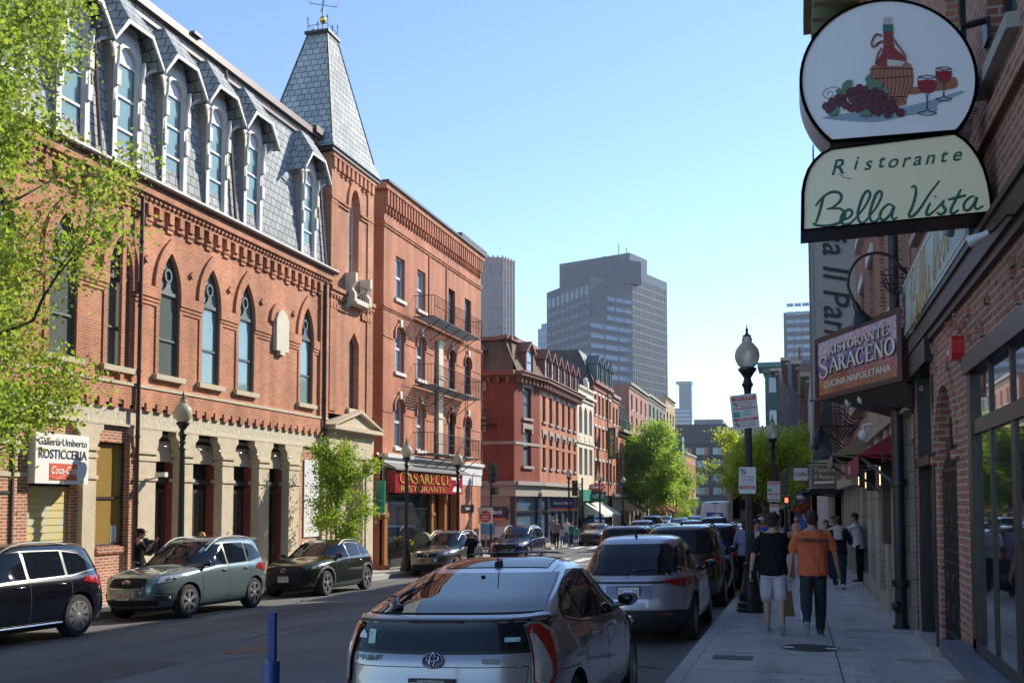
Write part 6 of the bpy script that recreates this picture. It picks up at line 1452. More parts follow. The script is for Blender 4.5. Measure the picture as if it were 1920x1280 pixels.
flat([(350,98),(388,98),(388,124),(350,124)],mat('art_green_cap',(.02,.16,.13),.5),'painted_cap',8.973,smooth=False); flat([(352,72),(382,70),(384,98),(350,98)],mat('art_cork',(.5,.45,.42),.6),'painted_cork',8.973,smooth=False); flat([(366,228),(434,236),(420,254),(366,254)],mat('art_label',(.6,.56,.5),.6),'painted_label',8.972,smooth=False)
mb=MB()
for st in ([(345,140),(325,135),(308,160),(312,182),(335,165),(350,160)],[(388,150),(408,180),(430,210),(434,228)],[(352,165),(370,178),(392,172)],[(345,185),(330,210),(322,245)]):
    Q=[z2(p.x,p.y) for p in catmull([(a,b,0) for a,b in st],5)]; mb.tube([Vector((q.x,8.972,q.z)) for q in Q],.008,6)
mb.build('painted_rope',mat('art_rope',(.30,.10,.08),.6),f1)
mb=MB()
for k in range(11):
    a=z2(312+k*14,262); b=z2(325+k*10.5,392); c=z2(306+k*15.5,310); mb.tube([Vector((a.x,8.975,a.z)),Vector((c.x,8.974,c.z)),Vector((b.x,8.975,b.z))],.0022,4)
for (a_,b_) in (((300,262),(464,262)),((318,300),(462,290)),((345,370),(440,366))): a=z2(*a_);b=z2(*b_); mb.tube([Vector((a.x,8.974,a.z)),Vector((b.x,8.974,b.z))],.003,4)
mb.build('painted_basket_lines',RX,f1)
rg=random.Random(11); mb=MB(); m2=MB()
GP=[(138,402),(160,385),(182,372),(150,415),(175,400),(200,388),(218,350),(240,345),(262,335),(235,372),(258,362),(282,355),(250,392),(275,385),(300,375),(232,410),(258,412),(285,405),(308,395),(318,350),(330,370),(325,400),(350,385),(345,412),(370,400),(382,388),(300,420),(330,425),(392,412),(415,428),(368,432),(355,408),(200,365),(212,400),(290,340),(345,358)]
for i,(x,y) in enumerate(GP):
    q=z2(x,y); mb.lathe((q.x,8.978-.0003*i,q.z),[(.036,0),(.036,-.003),(0,-.003)],14,axis='y'); m2.lathe((q.x,8.9745-.0003*i,q.z),[(.031,0),(0,-.0005)],12,axis='y')
    q=z2(x-5,y-5); 
mb.build('painted_grape_outline',RX,f1); m2.build('painted_grapes',mat('art_grape',(.12,.01,.03),.3),f1)
LFG=mat('art_leaf',(.12,.22,.14),.6)
for P in ([(198,322),(215,308),(236,308),(228,330),(215,345),(205,362),(195,345)],[(282,300),(300,285),(310,305),(330,312),(350,318),(340,335),(318,335),(300,345),(290,325)],[(345,335),(365,340),(372,355),(350,358)],[(142,435),(165,422),(182,405),(185,425),(165,440)],[(262,440),(285,415),(300,425),(308,438),(285,442)],[(172,345),(190,338),(198,355),(180,360)]): flat(P,LFG,'painted_leaf',8.964)
mb=MB(); Q=[z2(p.x,p.y) for p in catmull([(190,335,0),(160,330,0),(130,345,0),(128,365,0),(150,372,0),(165,355,0),(150,345,0),(140,360,0)],5)]; mb.tube([Vector((q.x,8.98,q.z)) for q in Q],.002,4); mb.build('painted_tendril',RX,f1)
WINE=mat('art_wine',(.28,.01,.02),.3); GLA=mat('art_glass_line',(.08,.07,.08),.5)
for cx_,ty,sc in ((515,285,1.0),(577,254,.85)):
    mb=MB()
    def zz_(dx,dy): q=z2(cx_+dx*sc,ty+dy*sc); return Vector((q.x,8.976,q.z))
    for st in ([(-33,8),(-34,35),(-22,62),(-4,72),(-3,130),(-36,142),(0,152),(36,142),(3,130),(4,72),(22,62),(34,35),(33,8)],[(-33,8),(0,2),(33,8),(0,14),(-33,8)]): mb.tube([zz_(p.x,p.y) for p in catmull([(a,b,0) for a,b in st],4)],.0035,4)
    mb.build('painted_glass',GLA,f1); P=[(cx_+a*sc,ty+b*sc) for a,b in ((-33,22),(0,18),(33,22),(32,42),(20,60),(0,68),(-20,60),(-32,42))]; flat(P,WINE,'painted_wine',8.977)
# ================================================================ Saraceno hanging sign, gooseneck lamp, banner
ss=thing('saraceno_hanging_sign','large landscape painted sign lettered RISTORANTE SARACENO, hung at an angle over the pavement','sign',(.9,16.6,3.9))
a=Vector((.35,18.0,0));b=Vector((1.5,15.2,0)); FSg=Face(a,b-a); LS=(b-a).length
mb=MB(); FSg.box(mb,0,LS,3.38,4.46,-.25,0); mb.build('case',mat('sign_case_brown',(.035,.02,.025),.45),ss)
mb=MB()
for q in ((0,LS,3.38,3.46),(0,LS,4.38,4.46),(0,.08,3.46,4.38),(LS-.14,LS,3.46,4.38)): FSg.box(mb,*q,0,.035)
mb.build('frame',MAT['sign_case_brown'],ss)
def paintmat():
    m=D.materials.new('painted_landscape'); m.use_nodes=True; n=m.node_tree.nodes;l=m.node_tree.links;b=n['Principled BSDF']; b.inputs['Roughness'].default_value=.3; b.inputs['Coat Weight'].default_value=.3
    tc=n.new('ShaderNodeTexCoord'); sx=n.new('ShaderNodeSeparateXYZ'); l.new(tc.outputs['Object'],sx.inputs[0])
    no=n.new('ShaderNodeTexNoise'); no.inputs['Scale'].default_value=2.2; no.inputs['Detail'].default_value=5; l.new(tc.outputs['Object'],no.inputs['Vector'])
    ad=n.new('ShaderNodeMath'); ad.operation='MULTIPLY_ADD'; ad.inputs[1].default_value=.9; l.new(no.outputs[0],ad.inputs[0]); l.new(sx.outputs[2],ad.inputs[2])
    mr=n.new('ShaderNodeMapRange'); mr.inputs[1].default_value=-.1; mr.inputs[2].default_value=1.0; l.new(ad.outputs[0],mr.inputs[0])
    cr=n.new('ShaderNodeValToRGB'); e=cr.color_ramp.elements; e[0].position=0; e[0].color=(.20,.08,.04,1); e[1].position=1; e[1].color=(.35,.45,.62,1)
    for p_,c in ((.22,(.28,.10,.07,1)),(.38,(.30,.12,.16,1)),(.5,(.14,.10,.26,1)),(.6,(.06,.12,.36,1)),(.72,(.30,.22,.38,1)),(.85,(.5,.40,.48,1))): q=e.new(p_); q.color=c
    l.new(mr.outputs[0],cr.inputs[0])
    n2=n.new('ShaderNodeTexNoise'); n2.inputs['Scale'].default_value=16; n2.inputs['Detail'].default_value=4; l.new(tc.outputs['Object'],n2.inputs['Vector']); m2_=n.new('ShaderNodeMapRange'); m2_.inputs[3].default_value=.35; m2_.inputs[4].default_value=1.7; m2_.inputs[1].default_value=.3; m2_.inputs[2].default_value=.7; l.new(n2.outputs[0],m2_.inputs[0])
    mx=n.new('ShaderNodeMix'); mx.data_type='RGBA'; mx.blend_type='MULTIPLY'; mx.inputs[0].default_value=.8; l.new(cr.outputs[0],mx.inputs[6]); l.new(m2_.outputs[0],mx.inputs[7]); l.new(mx.outputs[2],b.inputs['Base Color']); return m
mb=MB(); FSg.box(mb,.08,LS-.14,3.46,4.38,.0,.012); fc=mb.build('painted_face',None,ss) if False else None
mb=MB(); FSg.box(mb,.08,LS-.14,3.46,4.38,.0,.012); fc=MB.build(mb,'painted_face',paintmat(),ss)
CRM=mat('cream_letters',(.72,.68,.58),.4); c0=(.08+LS-.14)/2
for dd,m_,o_ in ((.014,RX,.018),(.022,CRM,0)):
    serif('RISTORANTE',FSg.p(c0+.1+o_,4.19-o_,dd),FSg.r,up,.15,m_,fc,ext=.006,fit=2.05,bold=1.35)
    serif('ARACENO',FSg.p(c0+.22+o_,3.93-o_,dd),FSg.r,up,.25,m_,fc,ext=.008,fit=2.2,bold=1.35)
    serif('S',FSg.p(.34+o_,3.93-o_,dd),FSg.r,up,.36,m_,fc,ext=.008,fit=.36,bold=1.35)
text('CUCINA NAPOLETANA',FSg.p(c0,3.62,.014),FSg.r,up,.155,CRM,fc,ext=.006,sx=1.42)
mb=MB(); mb.tube([FSg.p(LS*.5,3.38,-.1),FSg.p(LS*.75,3.1,-.3),Vector((WR,15.6,2.95))],.02,5)
mb.prism([FSg.p(.3,3.37,-.02),FSg.p(LS,3.37,-.02),Vector((WR,15.4,3.0)),Vector((WR,17.5,3.0))],(0,0,.02)); mb.build('bracket',IRON,ss)
for k,(u,v) in enumerate(((.5,-.12),(.95,-.12))):
    p=FSg.p(u+.5,3.28,-.1); mb=MB(); mb.ell(tuple(p),(.06,.06,.08)); mb.tube([p,p+Vector((0,0,.12))],.02,5); mb.build('bulb_lamp',mat('lamp_white',(.55,.53,.5),.35),ss)
gl_=thing('gooseneck_lamp','black gooseneck lamp with conical shade curving out above the Saraceno sign','lamp',(WR,15.7,4.75))
yv=15.4; N=[atY(1695,507,yv),atY(1688,500,yv),atY(1672,482,yv),atY(1645,474,yv),atY(1615,482,yv),atY(1596,505,yv),atY(1590,535,yv),atY(1603,568,yv)]
mb=MB(); mb.tube([Vector((WR,yv+.3,N[0].z))]+catmull(N,5),.022,8); mb.build('neck',IRON,gl_,smooth=180)
d=(N[-1]-N[-2]).normalized(); p=N[-1]; mb=MB(); mb.tube([p-d*.02,p+d*.05,p+d*.1,p+d*.13,p+d*.33,p+d*.34],[.03,.05,.05,.055,.17,.165],14); mb.build('shade',BLACK,gl_,smooth=40)
# wire flower basket on the wall
t=thing('wire_basket','empty black wire basket on the wall at the left end of the green fascia','basket',(1.4,15.4,4.75))
mb=MB(); c=Vector((1.42,15.35,4.78))
for k in range(14):
    a=2*PI*k/14; mb.tube([c+Vector((.2*math.cos(a),.26*math.sin(a),.22)),c+Vector((.17*math.cos(a+.3),.2*math.sin(a+.3),.05)),c+Vector((.06*math.cos(a+.6),.06*math.sin(a+.6),-.12))],.007,4)
for r_,z_ in ((1,.22),(.85,.08),(.55,-.05)): mb.tube([c+Vector((.2*r_*math.cos(2*PI*i/18),.26*r_*math.sin(2*PI*i/18),z_)) for i in range(19)],.009,4)
scroll(mb,(1.42,15.35,4.55),.08,0,1.2); mb.build('wirework',IRON,t)
t=thing('wire_basket','empty black wire basket on the wall to the right of the big round sign','basket',(1.55,9.9,5.45))
mb=MB(); c=Vector((1.5,10.3,5.5))
for k in range(16): y=9.8+k*.07; mb.tube([(1.36,y,5.62),(1.38,y,5.4),(WR,y,5.25)],.006,4)
for x_,z_ in ((1.36,5.62),(1.37,5.5),(1.45,5.35),(WR,5.62)): mb.tube([(x_,9.8,z_),(x_,10.85,z_)],.009,4)
for y in (9.8,10.85): mb.tube([(1.36,y,5.62),(WR,y,5.62)],.009,4)
scroll(mb,(1.5,9.8,5.2),.09,0,1.2); mb.build('wirework',IRON,t)
bn=thing('hanging_banner','tall grey fabric banner reading Trattoria Il Panino downward, hung from the brick building','banner',(.9,24,6))
mb=MB(); mb.box(.33,1.36,24,24.03,4.0,9.2); o=mb.build('cloth',mat('grey_cloth',(.42,.40,.39),.85,var=.08,vs=3,bump=.3,bs=8),bn)
mb=MB(); mb.box(.33,.36,23.98,24.0,4.0,9.2); mb.box(.43,.445,23.99,24.0,4.0,9.2); mb.build('hem',mat('cloth_hem',(.24,.22,.22),.8),o); mb=MB(); mb.tube([(.3,24,3.98),(WR,24,3.98)],.02,5); mb.tube([(.3,24,9.22),(WR,24,9.22)],.02,5); mb.tube([(.3,24,4.4),(.3,24.3,4.4)],.012,5); mb.build('rod',IRON,bn)
text('Trattoria Il Panino',(.90,23.97,7.35),(0,0,-1),(1,0,0),.82,BLK,o,shear=.25,sx=.92,off=.006)
t=thing('trattoria_sign','brown hanging sign in pale frame lettered Trattoria Il Panino, past the stone front','sign',(.9,36,1.9))
yy=33.0; P=[atY(u,v,yy) for u,v in ((1522,872),(1568,872),(1568,913),(1522,913))]
def quadbox(P,y0,y1,s=1): 
    mb=MB(); Q=scaleP(P,s); prismy(mb,Q[::-1],y0,y1); return mb
quadbox(P,yy,yy+.1,1.08).build('frame',mat('grey_frame',(.22,.22,.22),.5),t); o=quadbox(P,yy-.02,yy,.95).build('panel',mat('sign_tan',(.16,.085,.035),.5),t)
c=sum(P,Vector())/4; text('Trattoria',(c.x,yy-.025,c.z+.2),(1,0,0),up,.2,CRM,o,shear=.25,sx=.9); text('Il Panino',(c.x,yy-.025,c.z-.02),(1,0,0),up,.2,CRM,o,shear=.25,sx=.9)
mb=MB(); mb.prism([(c.x-.3,yy-.022,c.z-.16),(c.x+.3,yy-.022,c.z-.14),(c.x+.3,yy-.022,c.z-.22),(c.x-.3,yy-.022,c.z-.24)],(0,-.004,0)); mb.build('ribbon',CRM,o); mb=MB(); mb.tube([(c.x-.5,yy+.05,P[0].z+.07),(WR,yy+.05,P[0].z+.07)],.02,5); mb.build('bracket',IRON,t)
t=thing('white_hanging_sign','small white rectangular hanging sign left of the brown Trattoria sign','sign',(0,45,1.9)); P=[atY(u,v,46) for u,v in ((1488,877),(1514,877),(1514,900),(1488,900))]; o=quadbox(P,46,46.1).build('panel',SW,t); c=sum(P,Vector())/4; text('Caffe',(c.x,45.98,c.z),(1,0,0),up,.25,BLK,o); mb=MB(); mb.tube([(c.x-.3,46.05,P[0].z+.03),(WR,46.05,P[0].z+.03)],.02,5); mb.build('bracket',IRON,t)
t=thing('round_hanging_sign','small round black sign with a white bar, under the white hanging sign','sign',(.5,40,1.4)); p=atY(1501,931,40); mb=MB(); mb.lathe(tuple(p),[(.24,0),(.24,-.06),(0,-.06)],20,axis='y'); o=mb.build('disc',BLACK,t); mb=MB(); mb.box(p.x-.14,p.x+.14,p.y-.07,p.y-.06,p.z-.07,p.z+.07); mb.build('bar',SW,o); mb=MB(); mb.tube([p+Vector((0,.05,.27)),Vector((WR,p.y+.05,p.z+.27))],.018,5); mb.tube([p+Vector((0,-.03,.2)),p+Vector((0,.05,.27))],.014,4); mb.build('bracket',IRON,t)
# row of curved scroll lamps above the far stone front
t=thing('curved_bracket_lamps','row of black curved bracket arms and dark cones above the trattoria sign','lamp',(.8,29,3.6)); mb=MB(); mb.tube([(WR-.01,25.3,3.75),(WR-.01,33,3.75)],.02,5)
for k in range(9):
    y=25.5+k*.9; mb.tube(catmull([(WR,y,3.75),(1.35,y,3.65),(1.0,y,3.95),(.65,y,3.85),(.55,y,3.5)],5),.016,6)
mb.build('arm',IRON,t,smooth=180)
for k in range(9): mb=MB(); y=25.5+k*.9; mb.tube([(.55,y,3.52),(.55,y,3.46),(.53,y,3.28)],[.03,.04,.13],10); mb.build('lamp_cone',BLACK,t)
# ================================================================ cars
# a body is a stack of plan outlines: rear x, front x and half width given against height; local +x = forward
def pchip(xs,ys):
    xs=np.array(xs,float);ys=np.array(ys,float);h=np.diff(xs);d=np.diff(ys)/h;m=np.zeros(len(xs))
    m[0]=d[0];m[-1]=d[-1]
    for i in range(1,len(xs)-1):
        m[i]=0 if d[i-1]*d[i]<=0 else (2*h[i]+h[i-1]+h[i]+2*h[i-1])/((2*h[i]+h[i-1])/d[i-1]+(h[i]+2*h[i-1])/d[i])
    def f(x):
        x=min(max(x,xs[0]),xs[-1]); i=min(int(np.searchsorted(xs,x,side='right'))-1,len(xs)-2); i=max(i,0); t=(x-xs[i])/h[i]
        return float(ys[i]*(1+2*t)*(1-t)**2+h[i]*m[i]*t*(1-t)**2+ys[i+1]*t*t*(3-2*t)+h[i]*m[i+1]*t*t*(t-1))
    return f
class Shape:
    def __init__(s,tab,L=1,Wd=1,H=1,nr=7,nf=5,m=3.2):
        z=[t[0]*H for t in tab]; s.z=z; s.fr=pchip(z,[t[1]*L for t in tab]); s.ff=pchip(z,[t[2]*L for t in tab]); s.fw=pchip(z,[t[3]*Wd for t in tab]); s.nr,s.nf,s.m=nr,nf,m; s.H=z[-1]
    def par(s,z): return s.fr(z),s.ff(z),s.fw(z)
    def mm(s,z): return s.m
    def pt(s,q,z):
        a0,a1,w=s.par(z); a=(a1-a0)/2; c,sn=math.cos(q),math.sin(q); n=s.nf if c>0 else s.nr
        return Vector(((a0+a1)/2+a*math.copysign(abs(c)**(2/n),c),w*math.copysign(abs(sn)**(2/s.m),sn),z))
    def side(s,x,z,sg=1):
        a0,a1,w=s.par(z); xm=(a0+a1)/2; a=(a1-a0)/2; X=(x-xm)/a; n=s.nf if X>0 else s.nr; X=min(abs(X),.9995)
        return Vector((x,sg*w*(1-X**n)**(1/s.m),z))
    def end(s,y,z,sg=-1):
        a0,a1,w=s.par(z); a=(a1-a0)/2; Y=min(abs(y/w),.9995); n=s.nf if sg>0 else s.nr
        return Vector(((a0+a1)/2+sg*a*(1-Y**s.m)**(1/n),y,z))
    def top(s,x,y):
        lo,hi=.5*s.H,s.H
        def inside(z):
            a0,a1,w=s.par(z); xm=(a0+a1)/2;a=(a1-a0)/2; X=abs((x-xm)/a); n=s.nf if x>xm else s.nr; Y=abs(y/w)
            return X<1 and Y<1 and Y**s.m+X**n<1
        for i in range(26):
            m_=(lo+hi)/2
            if inside(m_): lo=m_
            else: hi=m_
        return Vector((x,y,lo))
    def nrm(s,mode,a,b,sg):
        e=.01; f={'side':lambda a,b:s.side(a,b,sg),'end':lambda a,b:s.end(a,b,sg),'top':lambda a,b:s.top(a,b),'ang':lambda a,b:s.ang(a,b,sg)}[mode]
        u=f(a+e,b)-f(a-e,b); v=f(a,b+e)-f(a,b-e); n=u.cross(v)
        return n.normalized() if n.length>1e-9 else Vector((0,0,1))
    def ang(s,a,z,sg):      # a degrees: 0 = rear centre, 90 = flank, 180 = front centre; sg = side
        return s.pt(R(180-a)*sg,z)
    def panel(s,mb,mode,top,bot,off=.006,nu=12,nv=4,sg=1,mi=0,edge=0):
        T=lambda P,t:np.interp(t,[p[0] for p in P],[p[1] for p in P])
        a0=max(top[0][0],bot[0][0]) if 0 else min(top[0][0],bot[0][0]); a1=max(top[-1][0],bot[-1][0])
        kn=sorted(set([round(p[0],4) for p in top+bot]+[round(a0+(a1-a0)*i/nu,4) for i in range(nu+1)]))
        kn=[k for k in kn if a0-1e-6<=k<=a1+1e-6]; G=[]
        for k in kn:
            t,b=float(T(top,k)),float(T(bot,k)); row=[]
            for j in range(nv+1):
                z=b+(t-b)*j/nv; p={'side':s.side,'end':s.end,'ang':s.ang}[mode](k,z,sg) if mode!='top' else s.top(k,z)
                n=s.nrm(mode,k,z,sg)
                out=Vector((p.x-(s.par(min(p.z,s.H*.999))[0]+s.par(min(p.z,s.H*.999))[1])/2,p.y,.3 if mode!='top' else 5))
                if mode=='side': out=Vector((0,p.y,0))
                if mode=='end': out=Vector((sg,0,0))
                if mode=='top': out=Vector((0,0,1))
                if n.dot(out)<0: n=-n
                row.append(p+n*off)
            G.append(row)
        nvv=nv+1; V=[p for r_ in G for p in r_]; Fc=[]
        for i in range(len(G)-1):
            for j in range(nv): Fc.append((i*nvv+j,(i+1)*nvv+j,(i+1)*nvv+j+1,i*nvv+j+1))
        # orient outward
        f=Fc[len(Fc)//2]; a,b,c=V[f[0]],V[f[1]],V[f[2]]; n=(b-a).cross(c-a); o={'side':Vector((0,sg,0)),'end':Vector((sg,0,0)),'top':Vector((0,0,1))}.get(mode,Vector((a.x,a.y,0)))
        if n.dot(o)<0: Fc=[q[::-1] for q in Fc]
        mb.add(V,Fc,mi)
def carpaint(name,c,met=.5,rough=.28):
    m=mat(name,c,rough,metal=met,coat=1,spec=.5); return m
CGL=mat('car_glass',(.006,.010,.016),.02,spec=.36); TYRE=mat('tyre_rubber',(.018,.018,.019),.75,bump=.3,bs=60); CLAD=mat('grey_black_plastic',(.025,.026,.028),.6); CHR=mat('chrome',(.75,.75,.77),.12,metal=1)
LRED=mat('tail_lamp_red',(.30,.008,.01),.12,coat=1); LCLR=mat('lamp_clear',(.42,.43,.45),.12,metal=.5,coat=1); ALLOY=mat('alloy',(.50,.50,.52),.3,metal=.35); ALLD=mat('alloy_dark',(.03,.03,.035),.4,metal=.5); SEAM=mat('seam_black',(.004,.004,.005),.7); PLT=mat('plate_white',(.6,.6,.58),.5); LINER=mat('arch_liner',(.006,.006,.006),.9); CREDL=mat('plate_red_letters',(.4,.02,.03),.5); AMB=mat('brake_lamp_lit',(1,.06,.03),.3,emit=3)
def make_wheel(par,x,y,r,w,sg,style,rimf=.7):
    wh=proot('wheel',par,(x,y,r)); mb=MB(); rr=r*rimf
    prof=[(rr,-w/2),(r*.93,-w/2),(r*.985,-w*.38),(r,-w*.2),(r,w*.2),(r*.985,w*.38),(r*.93,w/2),(rr,w/2)]
    mb.lathe((0,0,0),prof,36,axis='y',cap=False); o=mb.build('tyre',TYRE,wh,world=False,smooth=35)
    mb=MB(); yo=sg*(w/2-.002); mb.lathe((0,yo*.1,0),[(rr*.97,0),(rr*.97,sg*.005)],24,1,axis='y')
    n=28
    for a,b,y0_,y1_ in ((1.0,.91,yo,yo-sg*.012),):
        vs=[]
        for j in range(n): q=2*PI*j/n; vs+=[(rr*1.0*math.cos(q),yo,rr*math.sin(q)),(rr*.92*math.cos(q),yo+sg*.003,rr*.92*math.sin(q)),(rr*.88*math.cos(q),yo-sg*.05,rr*.88*math.sin(q))]
        mb.add(vs,[(j*3+k,((j+1)%n)*3+k,((j+1)%n)*3+k+1,j*3+k+1) for j in range(n) for k in (0,1)],0); mb.add(vs,[(j*3+k+1,((j+1)%n)*3+k+1,((j+1)%n)*3+k,j*3+k) for j in range(n) for k in (0,1)],0)
    ns,kind=style
    for i in range(ns):
        q=2*PI*i/ns+PI/2; pairs=[(0,.055,.10)] if kind=='fat' else ([(-.11,.028,.04),(.11,.028,.04)] if kind=='double' else [(0,.03,.04)])
        for da,w0,w1 in pairs:
            for side_ in (0,):
                a=q+da; c0=Vector((math.cos(a),0,math.sin(a))); t0=Vector((-math.sin(a),0,math.cos(a))); ci=Vector((math.cos(q),0,math.sin(q)))
                p0=ci*rr*.14; p1=c0*rr*.93; W0,W1=(w0*rr/.25*.8,w1*rr/.25*.9) if 1 else 0
                W0*=.25;W1*=.25
                V=[p0-t0*W0*2,p0+t0*W0*2,p1+t0*W1*2,p1-t0*W1*2]; yy0,yy1=yo-sg*.035,yo-sg*.004
                Q=[Vector((v.x,yy0,v.z)) for v in V]+[Vector((v.x,yy1 if k<2 else yo,v.z)) for k,v in enumerate(V)]
                mb.add(Q,[(3,2,1,0),(4,5,6,7),(0,1,5,4),(1,2,6,5),(2,3,7,6),(3,0,4,7)]+[(0,1,2,3),(7,6,5,4)],0)
    mb.lathe((0,yo-sg*.02,0),[(rr*.2,0),(rr*.2,sg*.015),(rr*.12,sg*.022)],16,0,axis='y')
    mb.build('rim',[ALLOY if kind!='dark' else ALLD,ALLD],wh,world=False)
    return wh
def car(name,label,S,paint,loc,rz,wb,r=.345,tw=.23,arch_=.06,clad=.3,wheels=(5,'fat'),parts=None,cat='car',group='cars parked along the kerb',x0=None,cladm=None,low=False,rimf=.7):
    t=thing(name,label,cat,loc,rz,group)
    z=[];zs=S.z
    for i in range(len(zs)-1):
        dx=max(abs(S.fr(zs[i+1])-S.fr(zs[i])),abs(S.ff(zs[i+1])-S.ff(zs[i])),2*abs(S.fw(zs[i+1])-S.fw(zs[i])),zs[i+1]-zs[i]); n=max(1,int(dx/(.05 if not low else .12)))
        z+=[zs[i]+(zs[i+1]-zs[i])*k/n for k in range(n)]
    z.append(zs[-1]); N=112 if not low else 64; V=[]
    qs=[2*PI*j/N for j in range(N)]
    for zz in z: V+=[S.pt(q,zz) for q in qs]
    M=len(z); Fc=[(i*N+j,i*N+(j+1)%N,(i+1)*N+(j+1)%N,(i+1)*N+j) for i in range(M-1) for j in range(N)]
    mi=[1 if z[i+1]<=clad else 0 for i in range(M-1) for j in range(N)]
    c0=len(V); V.append(Vector((0,0,z[0]))); tp=S.par(z[-1]); V.append(Vector(((tp[0]+tp[1])/2,0,z[-1]+.003)))
    Fc+=[(c0,(j+1)%N,j) for j in range(N)]+[(c0+1,(M-1)*N+j,(M-1)*N+(j+1)%N) for j in range(N)]; mi+=[1]*N+[0]*N
    mb=MB(); mb.v=[tuple(p) for p in V]; mb.f=Fc; mb.m=mi
    b=mb.build('body',[paint,cladm or CLAD,LINER],t,world=False)
    xs=[wb/2+(x0 or 0),-wb/2+(x0 or 0)]; wmax=max(S.fw(zz) for zz in z)
    cut=MB()
    for x in xs:
        for sg in (-1,1):
            n=28; ra=r+arch_; y0_,y1_=sg*(wmax-.30),sg*(wmax+.2); vs=[]
            for yy in (y0_,y1_): vs+=[(x+ra*math.cos(2*PI*k/n),yy,r+ra*math.sin(2*PI*k/n)) for k in range(n)]
            fs=[(k,(k+1)%n,n+(k+1)%n,n+k) for k in range(n)]+[tuple(range(n))[::-1],tuple(range(n,2*n))]
            if sg>0: pass
            cut.add(vs,fs if sg<0 else fs,0)
    cm=cut.build('cutter',LINER); bmm=bmesh.new(); bmm.from_mesh(cm.data); bmesh.ops.recalc_face_normals(bmm,faces=bmm.faces); bmm.to_mesh(cm.data); bmm.free()
    md=b.modifiers.new('b','BOOLEAN'); md.object=cm; md.operation='DIFFERENCE'; md.solver='EXACT'; md.material_mode='TRANSFER'
    _a=evalmesh(b); me=_a; b.modifiers.clear(); old=b.data; b.data=me; me.name='body'; D.meshes.remove(old); D.objects.remove(cm)
    me.polygons.foreach_set('use_smooth',[True]*len(me.polygons)); me.set_sharp_from_angle(angle=R(32))
    for x in xs:
        for sg in (-1,1): make_wheel(t,x,sg*(wmax-.035-tw/2),r,tw,sg,wheels,rimf)
    b.location=(0,0,0)
    def P(nm,m,fn,parent=None,smooth=60,split=False):
        if hasattr(fn,'each'):
            for sg in (-1,1): o=P(nm,m,lambda mb:fn.each(mb,sg),parent,smooth)
            return o
        mb=MB(); fn(mb); return mb.build(nm,m,parent or t,world=False,smooth=smooth)
    if parts: parts(t,S,P)
    return t
def sides(fn):
    f=lambda mb:[fn(mb,sg) for sg in (-1,1)]
    f.each=fn; return f
